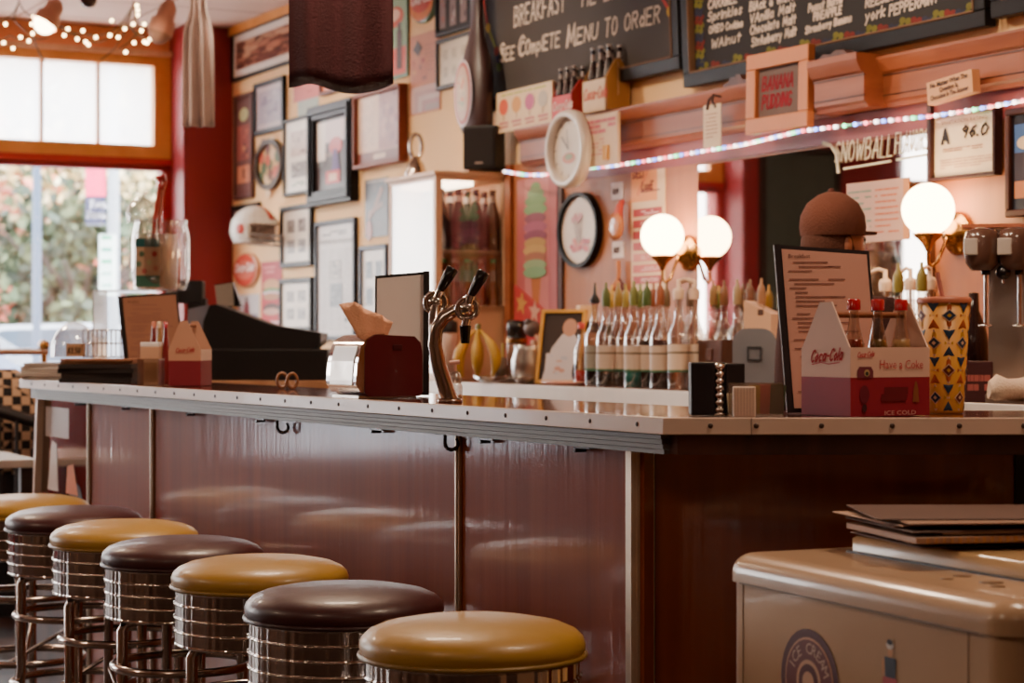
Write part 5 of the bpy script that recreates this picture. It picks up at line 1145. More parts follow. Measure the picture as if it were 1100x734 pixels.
# ------------------------------------------------------------------ things on the bar
def cocola(m, x, z, w, y, col):
    h = w*.24
    m.hand('Coca-Cola', x, z, h, h*.16, y, col, 'chalk', sx=w/(h/6*30), slant=.22, jit=.0, rise=.05)
    m.stroke([(x+w*.05, z-h*.2), (x+w*.35, z-h*.02), (x+w*.6, z-h*.15), (x+w*.95, z)], h*.09, y, col)
def carton(name, label, pos, rz, L_, D_, hs, hp, zsplit, end=-1, front=True, bcols=None, scale=1):
    r = thing(name, label, 'carton', pos, rz)
    PK = (228, 190, 172); CR = (150, 22, 48)
    # long axis x (0..L), depth y (0..D)
    m = MB()
    for y0, y1 in ((0, .003), (D_-.003, D_)):
        m.box(0, L_, y0, y1, 0, zsplit, CR); m.box(0, L_, y0, y1, zsplit, hs, PK)
    for x0, x1 in ((0, .003), (L_-.003, L_)):
        m.box(x0, x1, .003, D_-.003, 0, zsplit, CR)
        m.prism([(.003, zsplit), (D_-.003, zsplit), (D_-.003, hs), (D_*.62, hp), (D_*.38, hp), (.003, hs)], x0, x1, 'yz', PK)
    m.box(.003, L_-.003, .003, D_-.003, 0, .003, CR); m.box(.003, L_-.003, D_/2-.002, D_/2+.002, .003, hs*.95, PK)
    m.build('box', r, 'paper')
    MB().tube([(0.001, D_/2, hp-(hp-hs)*.28), (L_-.001, D_/2, hp-(hp-hs)*.28)], .0055, 12, (140, 84, 56)).build('handle', r, 'satin')
    if front:
        m = MB(); cocola(m, L_*.08, hs*.86, L_*.2, -.0012, (196, 60, 70))
        m.text('Have a Coke', L_*.635, hs*.745, L_*.125, -.0012, (196, 70, 76), sx=.85)
        m.text('ICE COLD', L_*.62, hs*.045, L_*.06, -.0012, (226, 170, 160), sx=1.5)
        m.poly([(L_*.08, hs*.56), (L_*.08, hs*.66), (L_*.105, hs*.72), (L_*.25, hs*.72), (L_*.28, hs*.66), (L_*.28, hs*.56)], -.0011, (120, 50, 66)); m.disc(L_*.2, hs*.63, L_*.035, L_*.035, -.0014, (190, 160, 110)); m.disc(L_*.2, hs*.62, L_*.02, L_*.02, -.0016, (50, 60, 50))
        m.disc(L_*.17, hs*.32, L_*.06, L_*.09, -.0011, (110, 20, 44)); m.disc(L_*.17, hs*.12, L_*.03, L_*.04, -.0013, (70, 20, 30))
        m.rect(L_*.42, L_*.72, hs*.32, hs*.42, -.0011, (110, 14, 30)); m.rect(L_*.38, L_*.7, hs*.22, hs*.32, -.0013, (112, 14, 30))
        m.poly([(L_*.78, hs*.2), (L_*.86, hs*.2), (L_*.85, hs*.38), (L_*.83, hs*.5), (L_*.81, hs*.5), (L_*.79, hs*.38)], -.0011, (140, 80, 50)); m.build('front_printing', r, 'paper')
    m = MB(); m.X = Matrix.Rotation(-PI/2, 4, 'Z') @ Matrix.Translation((0, 0, 0))
    # end face text: plane x=0 facing -x
    m.X = Matrix(((0, 1, 0, 0), (-1, 0, 0, D_), (0, 0, 1, 0), (0, 0, 0, 1)))
    cocola(m, D_*.2, zsplit+(hs-zsplit)*.5 if front else zsplit+(hs-zsplit)*.62, D_*.62, -.0012, (196, 60, 70)); m.build('end_printing', r, 'paper')
    return r
def q3(px, d): return Vector(((px-CX)*d/F, d))
# big carton on the short side. near corner at px 913
d0 = 3.50; c0 = q3(913.5, d0); c1 = q3(998.5, d0+.012)
rz = math.atan2(c1.y-c0.y, c1.x-c0.x); Lc = (c1-c0).length
hs = zat(374, d0)-TZ; hp = zat(325, 3.55)-TZ; zsp = zat(406.5, d0)-TZ
# the end panel (px 861..913) is seen at an angle: depth direction goes back-left
e = q3(861, d0+.085); 
carton_w = (e-c0).length
# build with a sheared plan: carton's own frame is square, turned so that both faces show
def fit_carton(pxn, dn, pxe, pxf, depth, rz):
    n = q3(pxn, dn); u = Vector((math.cos(rz), math.sin(rz))); v = Vector((-math.sin(rz), math.cos(rz)))
    # solve lengths along u to reach pxf and along v to reach pxe
    def solve(dirv, px):
        s_ = (px-CX)/F; return (s_*n.y-n.x)/(dirv.x-s_*dirv.y)
    return n, solve(u, pxf), solve(v, pxe)
rzC = .50
n_, Lc, Dc = fit_carton(913.5, 3.50, 861, 998.5, 0, rzC)
carton('soda_carton', 'large red and cream soda bottle carton with wooden handle at the bar corner', (n_.x, n_.y, TZ+.001), rzC, Lc, Dc, hs, hp, zsp)
u = Vector((math.cos(rzC), math.sin(rzC))); v = Vector((-math.sin(rzC), math.cos(rzC)))
def cart_bottle(label, pos, liq, hgt=.19, rad=.021, z=None, fill=.6, group=None):
    r = thing('glass_bottle', label, 'bottle', (pos.x, pos.y, z), 0, group)
    pr_ = [(0, .001), (rad*.9, .001), (rad, .01), (rad*.95, hgt*.25), (rad, hgt*.5), (rad*.95, hgt*.6), (rad*.5, hgt*.8), (rad*.4, hgt*.95)]
    MB().lathe(pr_, 18, (0, 0, 0), cap=False).build('glass_body', r, 'bottle')
    MB().lathe([(0, .004)]+[(x*.9, zz_) for x, zz_ in pr_[1:6] if zz_ < hgt*fill]+[(rad*.8, hgt*fill), (0, hgt*fill)], 16, (0, 0, 0), liq).build('contents', r, 'gloss')
    MB().lathe([(rad*.62, 0), (rad*.62, hgt*.09), (rad*.5, hgt*.1), (0, hgt*.1)], 16, (0, 0, hgt*.92), (176, 30, 44)).build('cap', r, 'gloss'); return r
for i, (lab, lq) in enumerate([('glass bottle with red cap and red sauce in the left slot of the large carton', (150, 40, 40)), ('glass bottle with red cap and olive oil in the middle slot of the large carton', (130, 100, 50)), ('glass bottle with red cap and pale dressing in the right slot of the large carton', (216, 180, 130))]):
    q = n_+u*(Lc*(.2+.3*i))+v*(Dc*.25); cart_bottle(lab, q, lq, .195, .019, TZ+.005, .66)
# patterned tumbler
d = 3.70; q = q3(1014, d); k = d/F
r = thing('patterned_tumbler', 'tall tumbler with blue, orange and yellow mosaic pattern and a straw', 'cup', (q.x, q.y, TZ+.001)); hh = zat(323, d)-TZ; r0 = 20.5*k; r1 = 28*k
def mosaic():
    m, nt, b = newmat('mosaic_print'); tc = nt.nodes.new('ShaderNodeTexCoord')
    v_ = nt.nodes.new('ShaderNodeTexVoronoi'); v_.inputs['Scale'].default_value = 32; v_.distance = 'MANHATTAN'; v_.inputs['Randomness'].default_value = .75
    r_ = nt.nodes.new('ShaderNodeValToRGB'); r_.color_ramp.interpolation = 'CONSTANT'; els = r_.color_ramp.elements
    cols = [(206, 150, 50), (40, 60, 84), (214, 120, 60), (212, 160, 60), (44, 70, 96), (226, 190, 160), (200, 110, 56)]
    els[0].color = lin(cols[0]); els[1].position = 1/7; els[1].color = lin(cols[1])
    for i in range(2, 7): e_ = els.new(i/7); e_.color = lin(cols[i])
    sep = nt.nodes.new('ShaderNodeSeparateColor'); nt.links.new(tc.outputs['Object'], v_.inputs['Vector']); nt.links.new(v_.outputs['Color'], sep.inputs[0]); nt.links.new(sep.outputs[0], r_.inputs[0])
    v2 = nt.nodes.new('ShaderNodeTexVoronoi'); v2.feature = 'DISTANCE_TO_EDGE'; v2.inputs['Scale'].default_value = 32; v2.inputs['Randomness'].default_value = .75
    nt.links.new(tc.outputs['Object'], v2.inputs['Vector']); nt.links.new(r_.outputs[0], b.inputs['Base Color']); b.inputs['Roughness'].default_value = .3; return m
M['mosaic'] = mosaic()
cup = MB(); cup.lathe([(0, 0), (r0, 0), (r0*1.01, .004), (r1, hh-.004), (r1*.97, hh-.004)], 40, (0, 0, 0), (212, 150, 70)); 
cup.build('cup_body', r, 'satin')
# mosaic marks: cream bands, blue diamonds and orange lozenges wrapped around the cup
m = MB()
def wrap(a_, z): rad = (r0+(r1-r0)*z/hh)+.0006; return (rad*math.sin(a_), -rad*math.cos(a_), z)
def wpoly(pts, col, e_=0):
    c_ = [sum(p[0] for p in pts)/len(pts), sum(p[1] for p in pts)/len(pts)]
    n3 = [Vector(wrap(a_, z))*1 for a_, z in pts]+[Vector(wrap(*c_))]
    def out(v_): return (v_.x*(1+e_), v_.y*(1+e_), v_.z)
    m.add([out(v_) for v_ in n3], [(i, (i+1) % len(pts), len(pts)) for i in range(len(pts))], col)
BLU = (42, 66, 96); ORA = (206, 104, 60); YEL = (214, 164, 64); CRE = (228, 196, 168); MAR = (110, 44, 40)
NS = 5; da = 2*PI/NS; nz = 4; dz = (hh-.008)/nz
for i in range(NS):
    for j in range(nz):
        a0 = i*da+(.5*da if j % 2 else 0); z0 = .004+j*dz; ac = a0+da/2; zc_ = z0+dz/2
        wpoly([(a0, zc_), (ac, z0), (a0+da, zc_), (ac, z0+dz)], CRE, .004)
        wpoly([(a0+.07*da, zc_), (ac, z0+.07*dz), (a0+.93*da, zc_), (ac, z0+.93*dz)], [YEL, ORA][(i+j) % 2], .010)
        wpoly([(a0+.25*da, zc_), (ac, z0+.25*dz), (a0+.75*da, zc_), (ac, z0+.75*dz)], CRE, .016)
        wpoly([(a0+.3*da, zc_), (ac, z0+.3*dz), (a0+.7*da, zc_), (ac, z0+.7*dz)], [BLU, MAR][(i*2+j) % 3 == 0], .021)
        wpoly([(a0+.42*da, zc_), (ac, z0+.42*dz), (a0+.58*da, zc_), (ac, z0+.58*dz)], [CRE, YEL][(i+j) % 2], .026)
        wpoly([(a0-.2*da, z0+dz*.98), (a0+.0, z0+dz*.62), (a0+.2*da, z0+dz*.98)], BLU, .012)
        wpoly([(a0-.2*da, z0+dz*.02), (a0+.0, z0+dz*.38), (a0+.2*da, z0+dz*.02)], [BLU, ORA][j % 2], .012)
m.build('mosaic_print', r, 'satin')
MB().lathe([(r1*1.03, hh-.006), (r1*1.05, hh), (r1*.98, hh+.005), (0, hh+.007)], 36, (0, 0, 0), (190, 110, 84)).build('lid', r, 'satin')
MB().tube([(-.002, 0, hh), (-.012, 0, hh+.05)], .0042, 10, (196, 130, 120)).build('straw', r, 'gloss')
# big menu folder standing on the bar
def folder(name, label, d, tl, tr, br, bl, col_cov, col_pg, seed, spine='left', lean=0, inset=9, dr=None, titles=True):
    """double-sided menu holder standing on the bar; corners in the photo, d = distance of the near side"""
    dr = dr or d
    P = [Vector(at(tl[0], tl[1], d)), Vector(at(tr[0], tr[1], dr)), Vector(at(br[0], br[1], dr)), Vector(at(bl[0], bl[1], d))]
    P[2].z = TZ+.002; P[3].z = TZ+.002
    base = P[3].copy(); ux = (P[2]-P[3]); ux.z = 0; W_ = ux.length; ang = math.atan2(ux.y, ux.x); Hh = P[0].z-TZ-.002
    r = thing(name, label, 'menu', base, ang)
    sh = (P[0].x-P[3].x)/Hh; shr = (P[1].z-P[0].z)/W_
    sk = Matrix.Identity(4); sk[0][2] = sh*math.cos(ang); sk[2][0] = 0; sk[1][2] = .10   # leaning slightly back and to one side
    def shear(mb): mb.X = sk; return mb
    m = shear(MB()); m.prism([(0, 0), (W_, 0), (W_, Hh+shr*W_), (0, Hh)], .0, .006, 'xz', col_cov)
    m.prism([(0, 0), (.010, 0), (.010, Hh), (0, Hh)], -.012, .0, 'xz', col_cov) if spine == 'left' else m.prism([(W_-.014, 0), (W_, 0), (W_, Hh+shr*W_), (W_-.014, Hh+shr*W_)], -.014, .0, 'xz', col_cov)
    m.build('cover', r, 'satin', bevel=.0015)
    a0, a1 = (.014, W_-.005) if spine == 'left' else (.005, W_-.014)
    m = shear(MB()); m.prism([(a0, .008), (a1, .008), (a1, Hh+shr*a1-.007), (a0, Hh+shr*a0-.007)], -.002, .0, 'xz', col_pg)
    if titles:
        m.text('Breakfast', a0+(a1-a0)*.2, Hh*.93, Hh*.035, -.0032, (90, 50, 44))
        rnd = random.Random(seed)
        z = Hh*.89
        while z > Hh*.06:
            x = a0+(a1-a0)*rnd.choice([.06, .12, .12, .18]); m.rect(x, x+(a1-a0)*rnd.uniform(.15, .5), z, z+Hh*.008, -.003, (150, 100, 90))
            if rnd.random() < .6: x = a0+(a1-a0)*.52; m.rect(x, x+(a1-a0)*rnd.uniform(.15, .38), z, z+Hh*.008, -.003, (150, 100, 90))
            z -= Hh*rnd.choice([.026, .026, .026, .05])
    m.build('page', r, 'paper')
    m = shear(MB()); m.prism([(W_*.45, 0), (W_*.55, 0), (W_*.52, Hh*.6), (W_*.48, Hh*.6)], .006, .01, 'xz', col_cov); m.build('easel_leg', r, 'satin')
    return r
folder('menu_holder', 'large upright menu page in a black holder behind the soda carton', 3.68, (833, 262), (946, 269), (948, 447), (845, 447), (34, 20, 24), (216, 160, 142), 5, 'left')
dm = bp(392, .05).y+.235; print('MENU2 inset', (Vector(((460-CX)*dm/F, dm))-A).dot(Nb))
folder('menu_holder', 'pale upright menu page in a black holder behind the napkin dispenser', dm, (402, 296), (460, 291), (461, 431), (402, 431), (26, 16, 18), (255, 250, 246), 8, 'right', titles=False)
dm2 = bp(150, .3).y
folder('menu_holder', 'upright brown menu page in a black holder at the far end of the bar', dm2, (125, 318), (192, 314), (200, 405), (136, 405), (26, 16, 18), (176, 122, 96), 11, 'left')
# sugar caddy
d = 3.53; q = q3(811, d); k = d/F
r = thing('sugar_caddy', 'clear plastic caddy for sweetener packets', 'caddy', (q.x, q.y, TZ+.001), -.06)
w = 29*k; hq = 36*k
m = MB(); m.box(-w, w, -.03, -.028, 0, hq); m.box(-w, w, .028, .03, 0, hq); m.box(-w, -w+.002, -.03, .03, 0, hq); m.box(w-.002, w, -.03, .03, 0, hq); m.box(-w, w, -.03, .03, 0, .002); m.build('tray', r, 'plastic')
sets = [((236, 214, 196), -.9, -.2, 5, 'white sugar packet in the clear caddy', .036), ((206, 160, 70), -.15, .2, 3, 'yellow sweetener packet in the clear caddy', .048), ((206, 110, 100), .2, .6, 3, 'pink sweetener packet in the clear caddy', .05), ((70, 80, 50), .62, .85, 2, 'green sweetener packet in the clear caddy', .05)]
for cc, x0, x1, n2, lb, hgt in sets:
    for i in range(n2):
        x = w*(x0+(x1-x0)*(i+.5)/n2); m = MB(); m.X = Matrix.Rotation(random.uniform(-.12, .12), 4, 'Y') @ Matrix.Rotation(.0, 4, 'X')
        m.prism([(-.009, 0), (.010, 0), (.010, hgt), (-.009, hgt)], -.002, .002, 'xz', tuple(min(255, int(c_*random.uniform(.93, 1.05))) for c_ in cc))
        o = m.build('sugar_packet', k='paper', loc=(q.x+x, q.y-.02+.009*i+.0, TZ+.006), rz=-.06); tag(o, lb, 'packet', lb.split(' in ')[0]+'s')
r = thing('sugar_jar', 'white box of folded sugar packets standing at the left of the clear caddy', 'jar', (q.x-w*.5, q.y-.034, TZ+.001)); 
wj = 12*k; MB().box(-wj, wj, -.014, .0, 0, .052, (232, 206, 188)).build('container', r, 'satin', bevel=.002)
m = MB(); 
for i in range(7): m.box(-wj+.002+i*wj*.27, -wj+.002+i*wj*.27+.0012, -.0152, -.014, .003, .050, (206, 176, 160))
m.build('ribs', r, 'satin')
# black caddy with ribbed chrome column
d = 3.56; q = q3(772, d); k = d/F
r = thing('check_holder', 'black two panel stand with a ribbed chrome column in the middle', 'stand', (q.x, q.y, TZ+.001), 0)
hq = zat(390, d)-TZ
MB().box(-30*k, -4*k, .0, .05, 0, hq, (26, 14, 20)).build('left_panel', r, 'satin', bevel=.003)
MB().box(8*k, 29*k, .01, .05, 0, hq*.98, (30, 18, 22)).box(-6*k, 10*k, .03, .05, 0, hq, (26, 14, 20)).build('right_panel', r, 'satin', bevel=.003)
m = MB(); n2 = 7; pr_ = []
for i in range(n2):
    z0 = .004+i*(hq-.006)/n2; z1 = .004+(i+1)*(hq-.006)/n2
    for t_ in range(7): a_ = PI*t_/6; pr_.append((.006+.0045*math.sin(a_), z0+(z1-z0)*t_/6))
m.lathe([(0, 0), (.012, 0), (.012, .004)]+pr_+[(0, hq)], 20, (1*k, .008, 0), k='chrome'); m.build('ribbed_column', r, 'chrome')
# napkin dispenser
d = bp(398, .09).y; k = d/F; q = bp(392, .05)
sx = lambda px: (px-392)*k
r = thing('napkin_dispenser', 'chrome fronted burgundy napkin dispenser on the bar edge', 'dispenser', (q.x, q.y, TZ+.001), 0)
hq = zat(360, q.y)-TZ; w1 = 40*k; w2 = 58*k
ang = RB_ = math.atan2(-Ld.y, -Ld.x)
# plan: chrome face looks to the left, burgundy side looks at the camera
rf = math.radians(25)
r.rotation_euler = (0, 0, math.atan2(Nb.y, Nb.x)); rq = math.atan2(Nb.y, Nb.x)
Wd = .165; Ls = .145
MB().prism([(0, .012), (0, hq-.03), (.006, hq-.012), (.026, hq), (Ls-.02, hq-.004), (Ls-.005, hq-.018), (Ls, hq-.04), (Ls, .012), (Ls-.006, .004), (.01, .004)], 0, Wd, 'xz', (92, 22, 34)).build('side_body', r, 'enamel', bevel=.004)
MB().box(Ls*.48, Ls*.64, -.003, .001, hq*.76, hq*.84, (70, 14, 26)).build('side_mark', r, 'enamel', bevel=.001)
hood = [(-.002, .012), (-.010, .014), (-.020, .028), (-.022, hq*.25), (-.018, hq*.55), (-.008, hq*.82), (.004, hq*.93), (.024, hq*1.0), (.05, hq*1.01), (.05, hq*.97), (.02, hq*.95), (.002, hq*.85)]
MB().prism(hood, .002, Wd+.004, 'xz', k='chrome', smooth=True).build('chrome_hood', r, 'chrome', bevel=.002)
MB().prism([(-.0235, hq*.2), (-.0235, hq*.28), (-.0195, hq*.58), (-.0095, hq*.82), (-.006, hq*.82), (-.016, hq*.56), (-.02, hq*.2)], .02, Wd-.02, 'xz', k='steel').build('face_plate', r, 'chrome', bevel=.002)
MB().box(-.012, Ls-.01, .01, Wd-.01, 0, .006, k='steel').build('base_plate', r, 'steel')
Dd = Wd; fx = -.06
m = MB(); cxn = fx*.05
cols_ = (226, 168, 136)
nx = 9; vs = []
for j in range(5):
    t_ = j/4
    for i in range(nx):
        s_ = i/(nx-1); xb = .02+s_*.075; xt = -.02+s_*.14; zt_ = .085-.035*abs(s_-.25)*1.2-(.02*s_)
        vs.append((xb+(xt-xb)*t_, Dd*.5+.012*math.sin(i*1.9)*t_+.004*j, hq-.004+zt_*t_))
m.add(vs, [(j*nx+i, j*nx+i+1, (j+1)*nx+i+1, (j+1)*nx+i) for j in range(4) for i in range(nx-1)], cols_, None, True)
o = m.build('napkin', k='clothy', loc=(q.x, q.y, TZ+.001), rz=rq); so = o.modifiers.new('s', 'SOLIDIFY'); so.thickness = .0015
tag(o, 'tan paper napkin sticking up out of the burgundy dispenser', 'napkin')
# beer tap tower
q = bp(483, .10); d = q.y; k = d/F
r = thing('beer_tap', 'chrome gooseneck drink tap tower with two black handled faucets', 'tap', (q.x, q.y, TZ), 0)
X = lambda px: (px-483)*k
Z = lambda py: zat(py, d)-TZ
MB().tube([(X(483), 0, 0), (X(481), 0, Z(425)), (X(472), 0, Z(395)), (X(467), 0, Z(370)), (X(469), 0, Z(353)), (X(477), 0, Z(341)), (X(489), 0, Z(334)), (X(499), -.005, Z(332))], [.021, .019, .0165, .015, .015, .0145, .0135, .012], 20, k='dchrome').lathe([(0, 0), (.028, 0), (.028, .006), (.02, .01)], 24, (X(483), 0, 0), k='dchrome').build('gooseneck', r, 'dchrome')
def faucet(cx, cz, hx0, hz0, hx1, hz1, yo, spout=True):
    R_ = 13.5*k
    f = MB().lathe([(R_*.7, -.02), (R_, -.014), (R_*1.02, .0), (R_*.85, .008), (R_*.8, .004), (R_*.55, .004), (R_*.5, .01), (R_*.3, .012), (0, .013)], 26, (X(cx), yo, Z(cz)), k='chrome', axis='y').ball((X(cx), yo+.01, Z(cz)), R_*.85, k='chrome').tube([(X(cx), yo, Z(cz)), (X(cx)+(X(hx0)-X(cx))*1.0, yo, Z(hz0))], R_*.42, 14, k='chrome').build('faucet_body', r, 'chrome')
    dx = X(hx1)-X(hx0); dz = Z(hz1)-Z(hz0)
    MB().tube([(X(hx0), yo, Z(hz0)), (X(hx0)+dx*.15, yo, Z(hz0)+dz*.15), (X(hx0)+dx*.6, yo, Z(hz0)+dz*.6), (X(hx0)+dx*.95, yo, Z(hz0)+dz*.95), (X(hx1), yo, Z(hz1))], [.0075, .009, .0125, .0135, .011], 14, (20, 14, 14)).build('tap_handle', f, 'gloss')
    if spout:
        MB().tube([(X(cx), yo, Z(cz+10)), (X(cx-2), yo, Z(cz+19))], .009, 12, k='chrome').tube([(X(cx-2), yo, Z(cz+18)), (X(cx-2), yo, Z(cz+37))], [.0125, .009], 14, (16, 12, 12)).build('spout', f, 'gloss')
faucet(502, 332, 506, 318, 520, 292, -.02); faucet(467, 325, 472, 312, 486, 287, .04, False)
MB().tube([(X(467), .04, Z(325)), (X(466), .03, Z(345)), (X(467), .005, Z(362))], [.012, .013, .013], 16, k='dchrome').build('rear_neck', r, 'dchrome')
# hand pump bottle
q = bp(489, .2); d = q.y; k = d/F; r = thing('soap_pump', 'small clear pump bottle beside the tap tower', 'bottle', (q.x, q.y, TZ+.001))
MB().lathe([(0, 0), (8*k, 0), (8*k, 14*k), (6.5*k, 17*k)], 20).lathe([(6.5*k, 17*k), (7*k, 21*k), (5*k, 28*k), (2.5*k, 30*k)], 20, (0, 0, 0), k='frost').build('bottle_body', r, 'plastic')
MB().tube([(0, 0, 29*k), (0, 0, 40*k)], 1.6*k, 8, (226, 170, 156)).tube([(-6*k, 0, 39*k), (5*k, 0, 40*k)], 2.4*k, 8, (226, 170, 156)).build('pump', r, 'satin')
# two brown rings
for i, px in enumerate((303, 314)):
    q = bp(px, .26); d = q.y; k = d/F; m = MB(); lp = []
    for j in range(26):
        a_ = 2*PI*j/26; lp.append((5.2*k*math.sin(a_), .004*math.sin(a_), 9*k-7.6*k*math.cos(a_)))
    m.tube(lp, 1.7*k, 10, (130, 84, 50), closed=True); o = m.build('wooden_ring', k='gloss', loc=(q.x, q.y, TZ+.001)); tag(o, ['brown wooden ring standing on the bar, the left one', 'brown wooden ring standing on the bar, the right one'][i], 'ring')
# far end items
q = bp(178, .02); d = q.y; k = d/F
rzc = .42; n2, Lc2, Dc2 = fit_carton(181, bp(181, .06).y, 216, 150, 0, 0)
nq = bp(181, .08); d = nq.y; k = d/F
# carton with gable face toward the camera
r = thing('soda_carton', 'smaller red and tan soda carton standing at the far end of the bar', 'carton', (nq.x, nq.y, TZ+.001), -.05)
W_ = 35*k; hs2 = zat(376, d)-TZ; hp2 = zat(345, d)-TZ; zs2 = zat(388, d)-TZ; PK = (200, 150, 124); CR = (126, 22, 40); Ln = .16
sh = Matrix.Identity(4)
def gable(y0, y1):
    m = MB(); m.box(0, W_, y0, y1, 0, zs2, CR); m.prism([(0, zs2), (W_, zs2), (W_, hs2), (W_*.58, hp2), (W_*.36, hp2), (0, hs2)], y0, y1, 'xz', PK); return m
m = gable(0, .003); m2 = gable(Ln-.003, Ln)
for (x0, x1) in ((0, .003), (W_-.003, W_)): m.box(x0, x1, .003, Ln-.003, 0, zs2, CR); m.box(x0, x1, .003, Ln-.003, zs2, hs2, (226, 196, 180))
m.box(0, W_, 0, Ln, 0, .003, CR); o = m.build('box', r, 'paper'); m2.build('rear_gable', r, 'paper')
m = MB(); cocola(m, W_*.22, zs2+(hs2-zs2)*.75, W_*.55, -.0012, (176, 60, 60)); m.build('end_printing', r, 'paper')
MB().tube([(W_*.47, .001, hp2*.93), (W_*.47, Ln-.001, hp2*.93)], .005, 10, (140, 84, 56)).build('handle', r, 'satin')
for i, px in enumerate((165, 171, 178)):
    q = bp(px, .13+.0*i); kk = q.y/F
    rt = thing('glass_bottle', ['first bottle with curved pale outline left of the smaller soda carton', 'second bottle between the smaller soda carton and the menu', 'third bottle with red top touching the smaller soda carton'][i], 'bottle', (q.x, q.y, TZ+.001)); hgt = zat(346, q.y)-TZ; rad = 4.4*kk
    pr_ = [(0, .001), (rad*.9, .001), (rad, .01), (rad*.95, hgt*.5), (rad*.5, hgt*.78), (rad*.4, hgt*.93)]
    MB().lathe(pr_, 16, (0, 0, 0), [(110, 30, 30), (150, 110, 60), (120, 34, 36)][i]).build('bottle_body', rt, 'gloss'); MB().lathe([(rad*.5, hgt*.9), (rad*.5, hgt), (0, hgt)], 14, (0, 0, 0), [(200, 120, 100), (216, 180, 140), (170, 30, 40)][i]).build('cap', rt, 'gloss')
q = bp(159, .03); kk = q.y/F; r = thing('glass_votive', 'square ribbed glass holder with a paper card at the front of the bar', 'glass', (q.x, q.y, TZ+.001), -.1)
wq = 12*kk; hq = zat(386, q.y)-TZ
m = MB(); m.frame(-wq, wq, 0, hq, .003, 0, .06, (200, 160, 130)); m.box(-wq, wq, 0, .002, 0, hq); m.build('glass_block', r, 'plastic'); MB().box(-wq*.5, wq*.7, .012, .014, hq*.15, hq*.85, (206, 156, 116)).build('card', r, 'paper')
r = thing('napkin_stack', 'white paper napkin stack beside the smaller soda carton', 'napkins', V3(bp(163, .10), TZ+.001)); q = bp(163, .10); kk = q.y/F
MB().box(-11*kk, 9*kk, -.02, .03, 0, zat(373, q.y)-TZ, (206, 160, 130)).box(-11*kk, 9*kk, -.02, .03, zat(373, q.y)-TZ, zat(368, q.y)-TZ, (244, 236, 232)).build('stack', r, 'paper', bevel=.002)
# stacks of papers and books
def pile(name, label, cat, px, o, wpx, dep, z0, n_, th, cols, rz=0, seed=1, grp=None, jit=.008):
    rnd = random.Random(seed); q = bp(px, o); kk = q.y/F; z = z0
    for i in range(n_):
        m = MB(); w_ = wpx*kk/2*rnd.uniform(.9, 1.0); m.box(-w_, w_, 0, dep, 0, th, cols[i % len(cols)]); 
        ob = m.build(name, k='paper', loc=(q.x+rnd.uniform(-jit, jit), q.y+rnd.uniform(-jit, jit), z), rz=rz+rnd.uniform(-.05, .05), bevel=.0008, bseg=1); tag(ob, label, cat, grp); z += th+.0006
    return z
z1 = pile('newspaper', 'folded pale newspaper in the stack at the far left end of the bar', 'newspaper', 52, .05, 62, .2, TZ+.001, 5, .011, [(236, 228, 220), (190, 176, 166), (244, 238, 232)], .05, 3, 'newspapers at the far left end of the bar', .014)
z2 = pile('menu_folder', 'black menu folder in the low stack beside the newspapers', 'menu', 104, .05, 84, .2, TZ+.001, 4, .014, [(30, 20, 20), (38, 26, 24)], .02, 4, 'black menu folders stacked on the bar')
z3 = pile('brown_folder', 'brown card folder on top of the black menu folders', 'folder', 102, .05, 80, .2, z2, 2, .008, [(176, 120, 84), (160, 106, 76)], .04, 5, 'brown folders on the stack')
q = bp(80, .15); kk = q.y/F; zt = z3
r = thing('glass_dome', 'clear round glass dome with a price card on the stack of folders', 'dome', (q.x, q.y, z3+.001))
R_ = 25*kk; MB().lathe([(R_, 0)]+[(R_*math.cos(a_), .02+R_*1.25*math.sin(a_)) for a_ in [i*PI/2/9 for i in range(10)]], 28, (0, 0, 0), cap=False).build('dome', r, 'plastic')
o = MB().box(-.03, .035, -.002, 0, 0, .045, (206, 160, 120)).wr('$3.50', -.025, .012, .018, .0035, -.003, (60, 40, 36), 'chalk', .9, jit=0).build('price_card', k='paper', loc=(bp(86, .1).x, bp(86, .1).y-.03, z3+.06)); o.parent = None
o.location = (q.x+.02, q.y-R_-.004, z3+.04); tag(o, 'small tan price card in front of the glass dome', 'card'); o.location.z = z3+.002
q = bp(112, .22); kk = q.y/F; r = thing('wire_basket', 'small chrome wire basket beside the glass dome', 'basket', (q.x, q.y, z3+.002)); m = MB(); w_ = 20*kk
for i in range(9): x = -w_+2*w_*i/8; m.tube([(x, -.04, 0), (x, -.045, .09)], .0018, 6, k='chrome'); m.tube([(x, .04, 0), (x, .045, .09)], .0018, 6, k='chrome')
for z in (0, .045, .09): m.tube([(-w_, -.04, z), (w_, -.04, z), (w_, .04, z), (-w_, .04, z)], .0022, 6, closed=True, k='chrome')
m.build('wires', r, 'chrome')
# acrylic display riser + jar of straws on top, standing behind the bar end
dJ = 7.6; qj = q3(165, dJ); kj = dJ/F; zJ = zat(312, dJ)
r = thing('acrylic_riser', 'clear acrylic display box carrying the big jar by the window', 'display box', (q3(146, dJ).x, dJ, 0))
xj = lambda px: (px-146)*kj
MB().box(xj(106), xj(186), -.1, .18, 0, 1.0, k='darkwood').build('base_cabinet', r, 'darkwood')
m = MB(); m.frame(xj(105), xj(184), 1.0, zJ, .006, -.1, -.09, (230, 220, 215)); m.box(xj(105), xj(184), -.1, .16, zJ-.006, zJ, (235, 225, 220)); m.box(xj(105), xj(106.5), -.1, .16, 1.0, zJ); m.box(xj(182.5), xj(184), -.1, .16, 1.0, zJ); m.build('acrylic_shell', r, 'plastic')
r = thing('glass_jar', 'large clear glass jar filled with wrapped straws and gold sweets', 'jar', (qj.x+.02, dJ+.04, zJ+.001))
Rj = 31*kj; hj = 76*kj
